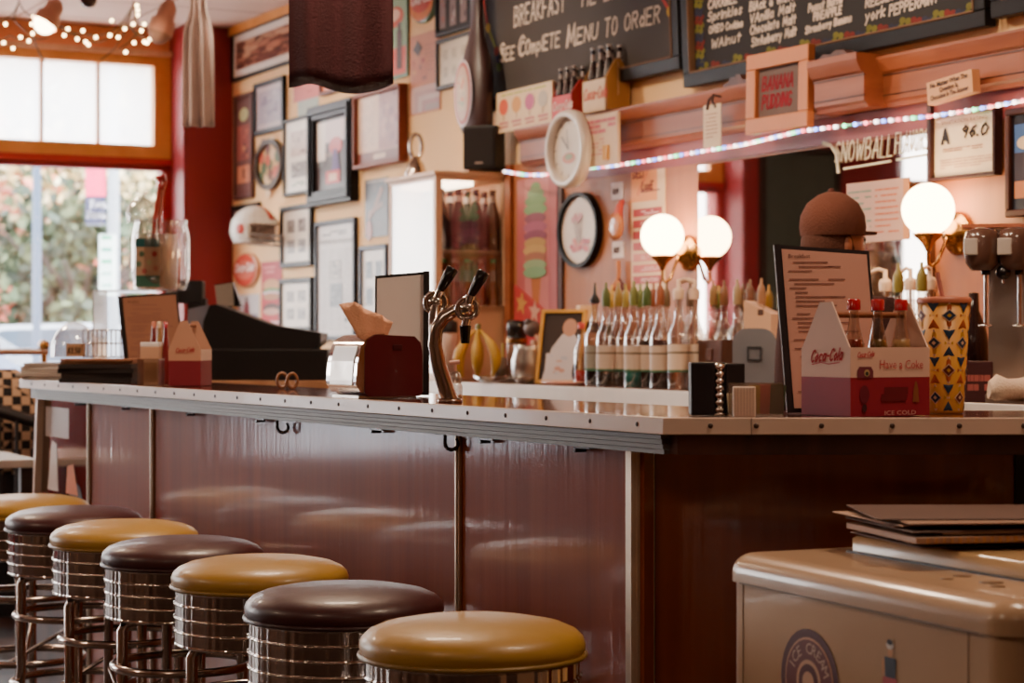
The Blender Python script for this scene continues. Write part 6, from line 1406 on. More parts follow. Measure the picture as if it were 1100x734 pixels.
MB().lathe([(0, 0), (Rj*.86, 0), (Rj, hj*.2), (Rj, hj*.75), (Rj*.9, hj*.95), (Rj*.93, hj)], 30, (0, 0, 0), cap=False).build('glass_body', r, 'plastic')
m = MB(); m.lathe([(Rj*.75, 0), (Rj*.75, hj*.78)], 26, (-.02, 0, .004), (196, 156, 120), k='frost', cap=False)
m.build('liner', r, 'frost')
lab = MB(); lab.box(-Rj*.72, Rj*.12, -Rj*.9, -Rj*.86, hj*.04, hj*.72, (206, 170, 140)); 
lab.rect(-Rj*.72, Rj*.12, hj*.6, hj*.72, -Rj*.91, (30, 100, 100)); lab.rect(-Rj*.72, Rj*.12, hj*.04, hj*.2, -Rj*.91, (60, 110, 90))
for i, (x, z, cc) in enumerate([(-.5, .5, (90, 110, 80)), (-.06, .5, (190, 50, 60)), (-.6, .36, (110, 140, 110)), (-.25, .38, (190, 190, 140)), (-.02, .3, (200, 130, 110)), (-.4, .26, (190, 100, 90))]): lab.disc(Rj*x, hj*z, Rj*.09, hj*.04, -Rj*.92, cc)
lab.build('label', r, 'paper')
rnd = random.Random(9)
m = MB()
for i in range(34):
    a_ = rnd.uniform(0, 6.28); rr = rnd.uniform(.1, .62)*Rj; x = rr*math.cos(a_); y = rr*math.sin(a_); m.tube([(x, y, .01), (x*1.1, y*1.1, hj*rnd.uniform(.5, .8))], .0045, 5, [(220, 170, 90), (210, 150, 80), (226, 200, 170), (190, 80, 60), (200, 190, 150)][i % 5])
o = m.build('straws', None, 'gloss', loc=(qj.x+.02, dJ+.04, zJ+.004)); tag(o, 'straws and gold wrapped sticks filling the large glass jar', 'straws', kind='stuff')
r = thing('red_tongs', 'long red tongs leaning in the large glass jar', 'tongs', (q3(166, dJ).x, dJ, zJ+.01)); xx = lambda px: (px-166)*kj; zz_ = lambda py: zat(py, dJ)-zJ-.01
MB().tube([(xx(162), 0, 0), (xx(166), 0, zz_(235)), (xx(172), 0, zz_(200))], [.007, .008, .01], 8, (200, 80, 70)).build('arm', r, 'gloss'); MB().tube([(xx(168), .02, 0), (xx(170), .015, zz_(235)), (xx(174), 0, zz_(200))], [.007, .008, .01], 8, (196, 110, 96)).build('arm', r, 'gloss')
MB().tube([(xx(172), 0, zz_(203)), (xx(175), 0, zz_(196)), (xx(170), 0, zz_(192)), (xx(178), 0, zz_(190))], .016, 8, (176, 50, 50)).build('grip', r, 'gloss')
r = thing('cellophane_bag', 'clear cellophane bag of treats standing on top of the jar', 'bag', (q3(150, dJ).x, dJ+.05, zJ+hj)); 
MB().lathe([(.055, -.01), (.06, .03), (.04, .07), (.012, .09), (.025, .11)], 12, (0, 0, 0), cap=False).build('bag', r, 'plastic')
# ------------------------------------------------------------------ bar stools
SR = .185
YC = (176, 134, 56); BC = (66, 26, 28)
def cushion_mesh(col):
    m = MB(); m.slots[0] = 'vinyl'
    m.lathe([(SR*.97, 0), (SR*1.0, .010), (SR*1.005, .020), (SR*.985, .030), (SR*.93, .040), (SR*.82, .049), (SR*.6, .057), (SR*.3, .061), (0, .062)], 56, (0, 0, 0), col)
    return m
def stool(label, x, y, col):
    r = thing('bar_stool', label, 'stool', (x, y, 0), random.uniform(-.15, .15)+.3, 'row of chrome bar stools'); z0 = .686
    cushion_mesh(col).build('cushion', r, 'vinyl', loc=(0, 0, z0))
    MB().tube([(SR*1.0*math.cos(i*2*PI/48), SR*1.0*math.sin(i*2*PI/48), z0+.002) for i in range(48)], .0045, 8, tuple(int(c*.8) for c in col), closed=True).build('piping', r, 'vinyl')
    hb = .112; pr_ = [(SR*.955, z0)]; nr = 4
    for i in range(nr):
        za = z0-hb*i/nr; st = hb/nr
        pr_ += [(SR*.9615, za-.0002), (SR*.974, za-.0015), (SR*.978, za-.003), (SR*.974, za-.0045), (SR*.9615, za-.0058), (SR*.961, za-.0062), (SR*.961, za-.0068), (SR*.961, za-st+.0006), (SR*.961, za-st+.0002)]
    pr_ += [(SR*.97, z0-hb-.002), (SR*.965, z0-hb-.006), (SR*.94, z0-hb-.007)]
    MB().lathe(pr_, 56, k='bandchrome', cap=False).build('ribbed_band', r, 'bandchrome')
    MB().lathe([(0, z0-hb), (SR*.93, z0-hb), (SR*.93, z0-hb+.004), (0, z0-hb+.004)], 40, (0, 0, 0), (40, 30, 28)).build('seat_pan', r, 'satin')
    for q in range(4):
        a_ = q*PI/2; c_, s_ = math.cos(a_), math.sin(a_); Rl = .142
        lg = MB().tube([(c_*.03, s_*.03, z0-hb-.013), (c_*.11, s_*.11, z0-hb-.014), (c_*(Rl-.008), s_*(Rl-.008), z0-hb-.020), (c_*Rl, s_*Rl, z0-hb-.035), (c_*Rl, s_*Rl, .3), (c_*(Rl+.02), s_*(Rl+.02), .02)], .0125, 14, k='dchrome').build('leg', r, 'dchrome')
        MB().lathe([(0, 0), (.018, 0), (.018, .02), (.013, .024)], 14, (c_*(Rl+.021), s_*(Rl+.021), 0), (30, 24, 24)).build('foot_cap', lg, 'satin')
    for z_, R_, t_ in ((.455, .158, .010), (.27, .165, .011)):
        MB().tube([(R_*math.cos(i*2*PI/48), R_*math.sin(i*2*PI/48), z_) for i in range(48)], t_, 12, closed=True, k='dchrome').build('foot_ring', r, 'dchrome')
    for s_ in (0, 1):
        a_ = s_*PI/2; MB().tube([(.14*math.cos(a_), .14*math.sin(a_), .36), (-.14*math.cos(a_), -.14*math.sin(a_), .2)], .006, 8, k='dchrome').build('brace', r, 'dchrome')
    return r
labs = ['yellow topped chrome bar stool nearest the camera', 'dark maroon bar stool directly behind the nearest yellow one', 'second yellow bar stool from the camera, left of the nearest maroon one',
        'second maroon bar stool from the camera, between two yellow ones', 'third yellow bar stool from the camera', 'third maroon bar stool, furthest maroon one in the row', 'yellow bar stool at the far end of the row, cut by the left edge']
s_first = stool(labs[0], (507.5-CX)*3.36/F, 3.36, YC); s_dark = None
bcm = None
pos = [(507.5, 3.36), (370, 3.82), (279.5, 4.31), (196.5, 4.74), (134, 5.18), (80, 5.62), (28, 6.05)]
ym = [c.data for c in s_first.children if c.name.startswith('cushion')][0]
s_first_p = s_first
s2 = stool(labs[1], (pos[1][0]-CX)*pos[1][1]/F, pos[1][1], BC)
for i in range(2, 7):
    src = s_first if i % 2 == 0 else s2; px, d_ = pos[i]; dup(src, ((px-CX)*d_/F, d_, 0), .3+.2*math.sin(i*5.), labs[i])

# ------------------------------------------------------------------ chest cooler at the right
P1 = at(788, 623.6, 3.2); P2 = at(1056, 681, 2.625)
e1 = Vector((P2.x-P1.x, P2.y-P1.y)); L1 = e1.length; e1n = e1.normalized(); ang = math.atan2(e1n.y, e1n.x)+PI   # local -x ... face
zse = (P1.z+P2.z)/2
r = thing('chest_cooler', 'old cream enamel chest cooler with rounded lid edges and stickers', 'cooler', (P2.x, P2.y, 0), math.atan2(e1n.y, e1n.x)+PI/2)
# local: x to the right (away from the left face), y = towards the rear (back along the face)
rzK = math.atan2(-e1n.y, -e1n.x)-PI/2; r.rotation_euler = (0, 0, rzK)
WK = .60; DK_ = L1; CK = (188, 154, 124)
def rrect(x0, x1, y0, y1, rad, n=8):
    pts = []
    for cx, cy, a0 in ((x1-rad, y0+rad, -PI/2), (x1-rad, y1-rad, 0), (x0+rad, y1-rad, PI/2), (x0+rad, y0+rad, PI)):
        for i in range(n+1): a_ = a0+PI/2*i/n; pts.append((cx+rad*math.cos(a_), cy+rad*math.sin(a_)))
    return pts
def loft(mb, rings, col, k=None, cap=True):
    n = len(rings[0][0]); vs = [];
    for pts, z in rings: vs += [(p[0], p[1], z) for p in pts]
    fs = [(j*n+i, j*n+(i+1) % n, (j+1)*n+(i+1) % n, (j+1)*n+i) for j in range(len(rings)-1) for i in range(n)]
    mb.add(vs, fs, col, k, True)
    if cap: mb.add(vs[-n:], [tuple(range(n))], col, k)
    return mb
m = MB(); y0, y1 = -.05, DK_+.02
loft(m, [(rrect(0, WK, y0, y1, .04), .04), (rrect(0, WK, y0, y1, .04), zse)], CK); m.build('cabinet_body', r, 'enamel')
m = MB(); T_ = .048; rings = [(rrect(-.006, WK+.006, y0-.006, y1+.006, .045), zse), (rrect(-.006, WK+.006, y0-.006, y1+.006, .045), zse+.014)]
for i in range(1, 8): a_ = i*PI/2/7; ins = .034*(1-math.cos(a_)); rings.append((rrect(-.006+ins, WK+.006-ins, y0-.006+ins, y1+.006-ins, max(.012, .045-ins)), zse+.014+.030*math.sin(a_)))
loft(m, rings, CK); m.build('top_rim', r, 'enamel')
for x_, y_ in ((-.0005, 0.03), (-.0005, y1-.05)): MB().box(-.001, .0, y_, y_+.001, .06, zse-.002, (120, 90, 66)).build('panel_seam', r, 'satin')
MB().box(-.0072, -.0062, y0+.05, y1-.05, zse-.001, zse+.0012, (110, 84, 60)).build('seam', r, 'satin')
zt_ = zse+.044
# raised sliding lid towards the right
m = MB(); 
pl = [(.20, y0+.10), (WK-.03, y0+.10), (WK-.03, y1-.06), (.20, y1-.06)]
loft(m, [(rrect(.17, WK-.02, y0+.12, y1-.09, .008), zt_), (rrect(.17, WK-.02, y0+.12, y1-.09, .008), zt_+.022), (rrect(.175, WK-.025, y0+.125, y1-.095, .008), zt_+.026)], (198, 162, 116)); m.build('sliding_lid', r, 'enamel')
MB().box(.165, WK-.015, y0+.115, y1-.085, zt_, zt_+.003, (40, 26, 20)).build('lid_gasket', r, 'satin')
m = MB()
for (x, y, q) in ((.10, .1, .012), (.12, .14, .018), (.09, .2, .01), (.13, .22, .014)): m.X = Matrix.Translation((x, y, zt_+.0004)); m.lathe([(0, 0), (q, 0), (0, .0004)], 9, (0, 0, 0), (120, 84, 50))
m.build('rust_marks', r, 'satin')
# stickers on the left face (plane x=0, facing -x): local (u along -y?, z)
def face(mb): mb.X = Matrix(((0, 1, 0, 0), (-1, 0, 0, 0), (0, 0, 1, 0), (0, 0, 0, 1))); return mb     # (u, y, z) -> (y, -u, z)
def fu(px):   # u coordinate of photo column px on the left face
    nrm = Vector((math.cos(rzK), math.sin(rzK))); P0 = Vector((P2.x, P2.y)); g_ = hit(px, P0, nrm); return (P0-g_).dot(Vector((-math.sin(rzK), math.cos(rzK)))), g_.y
u0, dd = fu(870); cz = zat(733, dd)
st = face(MB()); R_ = abs(fu(902)[0]-fu(840)[0])/2
for rr_, cc, yy in ((1, (84, 22, 32), -.0012), (.84, (206, 150, 120), -.0016), (.8, (110, 50, 50), -.002), (.42, (206, 160, 130), -.0024), (.34, (90, 30, 36), -.0028), (.2, (206, 160, 130), -.0032)): st.disc(u0, cz, R_*rr_, R_*rr_*1.0, yy, cc)
for i, ch in enumerate('ICE CREAM'):
    a_ = PI*.86-PI*.72*i/8; s_ = MB(); s_.text(ch, 0, 0, R_*.3, 0, (206, 170, 150)); M2 = Matrix.Translation((u0+R_*.62*math.cos(a_), -.0023, cz+R_*.62*math.sin(a_))) @ Matrix.Rotation(-(a_-PI/2), 4, 'Y')
    b_ = len(st.v); X0 = st.X; st.X = X0 @ M2; st.add(s_.v, s_.f, (206, 170, 150)); st.X = X0
st.build('round_sticker', r, 'paper')
u1, dd = fu(957); kk = dd/F; cz = zat(705, dd); st = face(MB())
st.disc(u1, cz+.006*1, .006, .010, -.0011, (206, 150, 110)); st.disc(u1, cz+.015, .009, .006, -.0016, (214, 206, 200)); st.disc(u1, cz+.019, .007, .004, -.002, (60, 50, 60))
st.poly([(u1-.014, cz-.002), (u1+.014, cz-.002), (u1+.012, cz-.03), (u1-.012, cz-.03)], -.0013, (34, 34, 52)); st.poly([(u1-.018, cz-.03), (u1+.016, cz-.03), (u1+.022, cz-.07), (u1-.02, cz-.07)], -.0013, (176, 70, 76))
st.poly([(u1-.014, cz-.004), (u1-.02, cz-.01), (u1-.018, cz-.03), (u1-.012, cz-.02)], -.0012, (206, 150, 110)); st.build('figure_sticker', r, 'paper')
m = MB(); m.rect(.03, .16, .42, zse-.04, y0-.001, (90, 44, 36)); m.rect(.034, .156, .424, zse-.044, y0-.0014, (196, 150, 116))
for i, t_ in enumerate(('THIS', 'IS', 'YOUR', 'MENU')): m.text(t_, .095, zse-.062-.026*i, .026, y0-.002, (70, 36, 34))
m.build('notice', r, 'paper')
# papers on the lid
Rm = Matrix.Rotation(rzK, 3, 'Z')
rnd = random.Random(5)
def kpt(x, y): v_ = Rm @ Vector((x, y, 0)); return (P2.x+v_.x, P2.y+v_.y)
zp = zt_+.0275
for i in range(13):
    x, y = kpt(.34+rnd.uniform(-.035, .03), DK_-.22+rnd.uniform(-.03, .03)); m = MB(); w_ = rnd.uniform(.17, .19); h_ = .0022 if i not in (4,) else .009
    cc = [(126, 96, 84), (160, 124, 104), (96, 70, 62), (140, 104, 90), (176, 140, 118)][i % 5]; m.box(-w_, w_, -.13, .13, 0, h_, cc)
    if i == 4:
        for q in range(26): m.box(-.16+q*.0125, -.155+q*.0125, -.132, -.129, .0, h_, (190, 140, 100))
    o = m.build('magazine', k='paper', loc=(x, y, zp), rz=.1+rnd.uniform(-.2, .16), bevel=.0008, bseg=1); tag(o, 'spiral bound booklet in the paper pile on the chest cooler' if i == 4 else 'magazine in the untidy pile on the chest cooler', 'booklet' if i == 4 else 'magazine', None if i == 4 else 'pile of magazines on the cooler'); zp += h_+.0006

# ------------------------------------------------------------------ far left chair, coat and table
def lp_(px, d): return Vector(((px-CX)*d/F, d))
r = thing('dining_table', 'white topped table at the left edge behind the stools', 'table', (lp_(-18, 7.6).x, 7.6, 0), .45)
zt7 = zat(490, 7.6)
MB().box(-.45, .14, -.3, .4, zt7-.03, zt7, (226, 214, 206)).build('tabletop', r, 'gloss', bevel=.004)
for x in (-.4, .1):
    for y in (-.25, .35): MB().box(x-.02, x+.02, y-.02, y+.02, 0, zt7-.03, (60, 40, 34)).build('leg', r, 'satin')
pc = lp_(2, 8.6); r = thing('dining_chair', 'black spindle back chair beyond the white table', 'chair', (pc.x, pc.y, 0), .3)
KC = (28, 20, 22)
MB().box(-.2, .2, -.2, .2, .43, .46, KC).build('seat', r, 'satin', bevel=.01)
for x, y in ((-.17, -.17), (.17, -.17), (-.17, .17), (.17, .17)): MB().tube([(x, y, 0), (x*.9, y*.9, .43)], .015, 10, KC).build('leg', r, 'satin')
m = MB(); 
for i in range(5): m.tube([(-.14+.07*i, .18, .46), (-.15+.075*i, .22, .86)], .009, 8, KC)
m.tube([(-.19, .22, .84), (0, .25, .9), (.19, .22, .84)], [.025, .03, .025], 10, KC); m.build('backrest', r, 'satin')
pc = lp_(2, 9.0); r = thing('plaid_coat', 'black and cream checked coat hung over the black chair', 'coat', (pc.x, pc.y, 0), .3)
def plaid():
    m, nt, b = newmat('checked_wool'); tc = nt.nodes.new('ShaderNodeTexCoord'); ck = nt.nodes.new('ShaderNodeTexChecker'); ck.inputs['Scale'].default_value = 26; ck.inputs[1].default_value = lin((196, 160, 130)); ck.inputs[2].default_value = lin((30, 24, 26))
    nt.links.new(tc.outputs['Object'], ck.inputs[0]); nt.links.new(ck.outputs[0], b.inputs['Base Color']); b.inputs['Roughness'].default_value = .95; return m
M['plaid'] = plaid()
MB().lathe([(.12, .62), (.22, .66), (.24, .8), (.2, .95), (.13, 1.04), (.06, 1.08), (0, 1.08)], 20, (0, 0, 0), k='plaid', sy=.5).build('coat_body', r, 'plaid')
MB().box(-.2, .2, -.08, .08, .0, .62, (30, 24, 26)).build('hem', r, 'clothy')
# brass rail by the window
pr0 = lp_(-30, 9.4); pr1 = lp_(52, 9.4); r = thing('window_rail', 'brown rail with brass knobs running in front of the window', 'rail', (pr0.x, 9.4, 0), 0); zr = zat(378, 9.4); W_ = pr1.x-pr0.x
MB().tube([(0, 0, zr), (W_, 0, zr)], .016, 12, (150, 96, 66)).build('bar', r, 'gloss'); 
for x in (.1, W_-.02): MB().tube([(x, 0, 0), (x, 0, zr+.02)], .014, 10, k='brass').ball((x, 0, zr+.03), .026, k='brass').build('post', r, 'brass')

# ------------------------------------------------------------------ hanging cloths
def cloth(label, px0, px1, ybot, d, col, name='hanging_cloth', taper=.0, knot=None, seed=1, folds=5, amp=.02, bl=None, k='clothy'):
    x0 = (px0-CX)*d/F; x1 = (px1-CX)*d/F; zb = zat(ybot, d); w = x1-x0; cx = (x0+x1)/2; r = thing(name, label, 'cloth', (cx, d, zb), 0)
    rows = 22; cols_ = 40; vs = []; rnd = random.Random(seed); ph = rnd.uniform(0, 6); Ht = CZ-.04-zb
    for j in range(rows+1):
        t_ = j/rows; z = Ht*t_
        sq = 1-taper*t_
        if knot is not None:
            kz = knot; sq *= 1-.55*math.exp(-((z-kz)/.07)**2)
        for i in range(cols_+1):
            s_ = i/cols_; x = (s_-.5)*w*sq; y = amp*(.6+.4*(1-t_))*math.sin(s_*folds*2*PI+ph+t_*.8)+.4*amp*math.sin(s_*folds*4.3+2+3*t_)
            dz = 0
            if j == 0: dz = (bl(s_) if bl else 0)
            elif bl: dz = bl(s_)*(1-t_)**6
            vs.append((x, y, z+dz))
    n = cols_+1; m = MB(); m.add(vs, [(j*n+i, j*n+i+1, (j+1)*n+i+1, (j+1)*n+i) for j in range(rows) for i in range(cols_)], col, None, True)
    o = m.build('drape', r, k); so = o.modifiers.new('s', 'SOLIDIFY'); so.thickness = .006
    MB().tube([(-w/2*.9, 0, Ht+.0), (w/2*.9, 0, Ht+.0)], .012, 10, (90, 60, 50)).tube([(0, 0, Ht), (0, 0, Ht+.04)], .008, 8, (90, 60, 50)).build('hanging_rod', r, 'satin'); return r
dC = 5.6
cloth('dark red cloth hanging from the ceiling in the upper middle', 309, 421, 95, dC, (58, 8, 16), folds=2.2, amp=.022, bl=lambda s: (.012*math.sin(s*7)-.004 if True else 0)+.01*(abs(s-.5)*2)**4, taper=-.0, seed=4)
cloth('knotted white cloth hanging in front of the red pillar', 197, 229, 136, 8.2, (226, 204, 196), folds=2.6, amp=.02, knot=zat(6, 8.2)-zat(136, 8.2), seed=2, taper=.1)

# ------------------------------------------------------------------ ceiling fixtures and fairy lights by the window
dT = 10.4
x0 = (62-CX)*dT/F; x1 = (192-CX)*dT/F; zT = CZ
r = thing('track_light', 'white ceiling track carrying two spot heads above the window', 'track light', (x0, dT, CZ-.03), 0)
zrail = zat(-2, dT)
r.location.z = 0
MB().box(-1.2, x1-x0, -.02, .02, CZ-.035, CZ, (190, 140, 116)).build('track', r, 'satin')
def spot(px, py0, pxm, pym, on):
    a_ = Vector(((px-CX)*dT/F-x0, 0, zat(py0, dT))); b_ = Vector(((pxm-CX)*dT/F-x0, -.03, zat(pym, dT))); dr = (b_-a_)
    o = MB().tube([a_-dr*.25, a_, a_.lerp(b_, .45), a_.lerp(b_, .5), b_], [.02, .045, .048, .062, .068], 20, (186, 130, 106), cap=False).build('spot_head', r, 'satin')
    MB().tube([(a_.x, 0, CZ-.03), (a_.x, 0, a_.z+.01)], .012, 8, (170, 120, 100)).build('stem', r, 'satin')
    c_ = a_.lerp(b_, .93); MB().ball(tuple(c_), .058, k='spotglow' if on else 'matte', col=(150, 110, 90), seg=16, rings=10).build('lamp', r, 'spotglow' if on else 'matte')
spot(60, 6, 49, 27, True); spot(181, 8, 172, 38, False)
r = thing('ceiling_sensor', 'small dark round fitting on the ceiling above the window', 'sensor', ((95-CX)*dT/F, dT, 0), 0)
MB().lathe([(0, zat(9, dT)), (.03, zat(7, dT)), (.042, zat(2, dT)), (.042, CZ-.03), (.05, CZ)], 20, (0, 0, 0), (60, 34, 32)).build('dome', r, 'gloss')
# fairy lights
dG = 10.7
strands = [[(-10, 22), (10, 18), (20, 2)], [(20, 2), (32, 16), (44, 22), (70, 30), (90, 36), (120, 34), (143, 6)], [(-10, 44), (10, 38), (32, 38), (52, 40)], [(20, 2), (14, 20), (34, 36), (48, 66)], [(143, 6), (130, 42), (108, 64)],
           [(62, 24), (78, 36), (96, 44), (118, 40), (132, 26), (143, 6)], [(143, 6), (147, 12), (140, 28), (152, 38), (162, 42)], [(143, 2), (150, 32), (128, 52)]]
b0 = at(143, 6, dG); r = thing('fairy_lights', 'tangled string of warm fairy lights along the top of the window', 'string lights', b0)
m = MB()
for st in strands:
    pts = []
    for a_, b_ in zip(st[:-1], st[1:]):
        for q in range(6): t_ = q/6; pts.append(at(a_[0]+(b_[0]-a_[0])*t_, a_[1]+(b_[1]-a_[1])*t_+3*math.sin(PI*t_), dG)-b0)
    pts.append(at(st[-1][0], st[-1][1], dG)-b0); m.tube(pts, .0035, 6, (90, 70, 40))
m.tube([(0, 0, 0), (0, 0, CZ-b0.z)], .003, 6, (90, 70, 40)); q = at(20, 2, dG)-b0; m.tube([q, (q.x, q.y, CZ-b0.z)], .003, 6, (90, 70, 40)); q = at(-10, 22, dG)-b0; m.tube([q, (q.x, q.y, CZ-b0.z)], .003, 6, (90, 70, 40)); m.build('cord', r, 'satin')
bm_ = MB(); bm_.slots[0] = 'bulb'; bm_.ball((0, 0, 0), .0085, k='bulb', seg=10, rings=8); bo = None
bulbs = [(6, 26), (22, 40), (36, 18), (34, 26), (35, 36), (14, 52), (31, 44), (69, 38), (73, 31), (83, 42), (89, 33), (92, 45), (95, 48), (103, 40), (118, 38), (120, 22), (127, 40), (134, 31), (143, 26), (148, 11), (147, 6), (152, 33), (155, 26), (158, 46), (161, 42), (135, 56), (155, 45), (144, 46), (4, 46), (148, 16)]
for i, (px, py) in enumerate(bulbs):
    o = bm_.build('bulb', r, 'bulb') if bo is None else bo.copy()
    if bo is None: bo = o
    else: COL.objects.link(o)
    o.location = at(px, py, dG-.01)-b0

# ------------------------------------------------------------------ person behind the counter
dP = 5.55; pp = Vector(((893-CX)*dP/F, dP)); TOPZ = zat(209, dP); S = TOPZ/1.70
r = bpy.data.objects.new('person', None)
def skin_obj(name, verts, edges, radii, root, mat_col, parent, k='clothy', sub=2, root_loc=(0, 0, 0)):
    me = bpy.data.meshes.new(name); me.from_pydata(verts, edges, []); o = bpy.data.objects.new(name, me); COL.objects.link(o); o.parent = parent; o.location = root_loc
    sk = o.modifiers.new('skin', 'SKIN'); sk.use_smooth_shade = True; sv = me.skin_vertices[0].data
    for i, rd in enumerate(radii): sv[i].radius = rd if isinstance(rd, tuple) else (rd, rd); sv[i].use_root = (i == root)
    ss = o.modifiers.new('sub', 'SUBSURF'); ss.levels = sub; ss.render_levels = sub
    dg = bpy.context.evaluated_depsgraph_get(); me2 = bpy.data.meshes.new_from_object(o.evaluated_get(dg)); o.modifiers.clear(); o.data = me2
    at_ = me2.color_attributes.new('Col', 'FLOAT_COLOR', 'CORNER'); c_ = list(lin(mat_col))*len(me2.loops); at_.data.foreach_set('color', c_)
    me2.materials.clear(); me2.materials.append(M[k]); return o
COL.objects.link(r); r.location = (pp.x, pp.y, 0); r.rotation_euler = (0, 0, .5); r.scale = (S, S, S)
tag(r, 'person in a brown cap standing sideways behind the big menu', 'person')
# facing +x ; y is the side direction
vb = [(0, 0, .92), (0, 0, 1.05), (.01, 0, 1.20), (.01, 0, 1.34), (.0, 0, 1.42), (.01, 0, 1.48), (.02, 0, 1.55), (.03, 0, 1.60),   # 0-7 pelvis..head
      (0, .17, 1.36), (-.01, .20, 1.10), (.08, .17, 1.02), (.13, .12, 1.13),   # 8-11 far arm
      (0, -.17, 1.36), (-.01, -.20, 1.10), (.08, -.17, 1.02), (.13, -.12, 1.13),   # 12-15 near arm
      (0, .09, .86), (.02, .10, .48), (-.02, .10, .08), (.10, .11, .04),   # 16-19
      (0, -.09, .86), (.02, -.10, .48), (-.02, -.10, .08), (.10, -.11, .04)]
eb = [(0, 1), (1, 2), (2, 3), (3, 4), (4, 5), (5, 6), (6, 7), (3, 8), (8, 9), (9, 10), (10, 11), (3, 12), (12, 13), (13, 14), (14, 15), (0, 16), (16, 17), (17, 18), (18, 19), (0, 20), (20, 21), (21, 22), (22, 23)]
rb_ = [(.13, .12), (.12, .11), (.13, .12), (.12, .11), .06, .052, .07, .075, .06, .045, .036, .028, .06, .045, .036, .028, .085, .06, .042, .032, .085, .06, .042, .032]
body = skin_obj('body', vb, eb, rb_, 0, (70, 40, 38), r)
SKN = (176, 112, 84)
m = MB(); m.ball((.015, 0, 1.565), .088, SKN, seg=24, rings=18, sc=(1.0, .80, 1.18)); m.ball((.106, 0, 1.55), .014, SKN, seg=10, rings=8, sc=(1, .8, 1.5)); m.ball((.092, 0, 1.505), .016, (150, 80, 66), seg=10, rings=8, sc=(.6, 1.3, .5))
m.ball((.07, 0, 1.485), .04, SKN, seg=14, rings=10, sc=(1, .8, .7))
for s_ in (-1, 1): m.ball((.0, s_*.078, 1.55), .02, SKN, seg=10, rings=8, sc=(.7, .4, 1.3)); m.ball((.09, s_*.028, 1.57), .011, (40, 26, 22), seg=8, rings=6)
m.build('head', r, 'satin')
m = MB(); m.ball((-.01, 0, 1.545), .096, (84, 46, 32), seg=20, rings=14, sc=(.86, .82, 1.1)); m.build('hair', r, 'clothy')
m = MB(); m.lathe([(.092, -.005), (.096, .02), (.092, .055), (.074, .09), (.042, .114), (.018, .122), (0, .123)], 28, (.005, 0, 1.585), (100, 54, 38)); m.prism([(.07, -.06), (.135, -.04), (.155, 0), (.135, .04), (.07, .06)], 1.586, 1.594, 'xy', (80, 40, 32)); m.ball((.0, 0, 1.708), .011, (90, 46, 36), seg=8, rings=6); m.build('cap', r, 'clothy')
def fingers(cx, cy, cz, s_):
    vs = [(cx, cy, cz), (cx+.05, cy, cz-.005), (cx+.09, cy, cz-.01)]; ed = [(0, 1), (1, 2)]; rd = [(.026, .018), (.032, .015), (.03, .013)]
    for i in range(4):
        oy = (-.027+.018*i); L_ = [.03, .036, .033, .025][i]; b_ = len(vs); vs += [(cx+.10, cy+oy, cz-.01), (cx+.10+L_, cy+oy, cz-.02), (cx+.10+L_*1.8, cy+oy, cz-.04)]; ed += [(2, b_), (b_, b_+1), (b_+1, b_+2)]; rd += [.010, .009, .008]
    b_ = len(vs); vs += [(cx+.05, cy-s_*.04, cz-.005), (cx+.08, cy-s_*.055, cz-.012)]; ed += [(1, b_), (b_, b_+1)]; rd += [.012, .010]
    return skin_obj('hand', vs, ed, rd, 0, SKN, r, 'satin', 1)
fingers(.13, .115, 1.14, 1); fingers(.13, -.115, 1.14, -1)

# ------------------------------------------------------------------ outside: street, trees, cars, poles
gm = MB(); gm.add([(-40, 12.2, -.12), (60, 12.2+0, -.12), (60, 150, -.12), (-120, 150, -.12), (-60, 0, -.12), (-12, 0, -.12)], [(0, 1, 2, 3, 4, 5)], (120, 112, 108), None)
gnd = MB(); gnd.slots[0] = 'matte'
c2 = CORNER; 
def RP(x, y): v_ = T*x+N*y; return (c2.x+v_.x, c2.y+v_.y)
gnd.add([(*RP(-.46, -40), -.12), (*RP(-.46, 60), -.12), (*RP(-5, 60), -.12), (*RP(-5, -40), -.12)], [(0, 1, 2, 3)], (176, 164, 156))
struct(gnd.build('sidewalk', None, 'matte'))
gnd = MB(); gnd.add([(*RP(-5, -60), -.2), (*RP(-5, 80), -.2), (*RP(-120, 120), -.2), (*RP(-120, -90), -.2)], [(0, 1, 2, 3)], (104, 102, 106)); struct(gnd.build('street_ground', None, 'matte'))
def opt(px, d): return Vector(((px-CX)*d/F, d))
# lamp post
d = 19; q = opt(39.5, d); r = thing('street_lamp', 'dark blue grey lamp post standing outside the window', 'lamp post', (q.x, q.y, -.15)); MB().lathe([(0, 0), (.09, 0), (.08, .2), (.042, .35), (.036, 5.5), (0, 5.5)], 16, (0, 0, 0), (50, 66, 90)).build('pole', r, 'satin')
MB().ball((0, 0, 5.7), .22, (230, 230, 225), 'gloss').build('lamp_globe', r, 'gloss')
# banner pole
d = 17; q = opt(122, d); k = d/F; r = thing('banner_pole', 'pale grey street pole with a pink and navy banner', 'pole', (q.x, q.y, -.15)); MB().lathe([(0, 0), (.05, 0), (.045, 5.5), (0, 5.5)], 14, (0, 0, 0), (150, 160, 170)).build('pole', r, 'satin')
bx0 = (92-122)*k; bx1 = (114-122)*k; zB = lambda py: zat(py, d)+.15
m = MB(); m.box(bx0, bx1, -.01, .01, zB(211), zB(150), (220, 50, 100)); m.box(bx0, bx1, -.01, .01, zB(241), zB(211), (50, 54, 80)); m.hand('Town', bx0+.03, zB(223), .055, .014, -.012, (190, 190, 200), 'chalk', 1.1, jit=0); m.hand('Season', bx0+.015, zB(234), .055, .014, -.012, (190, 190, 200), 'chalk', .75, jit=0); m.tube([(bx0, 0, zB(241)), (0, 0, zB(241))], .008, 6, (150, 160, 170)); m.build('banner', r, 'clothy')
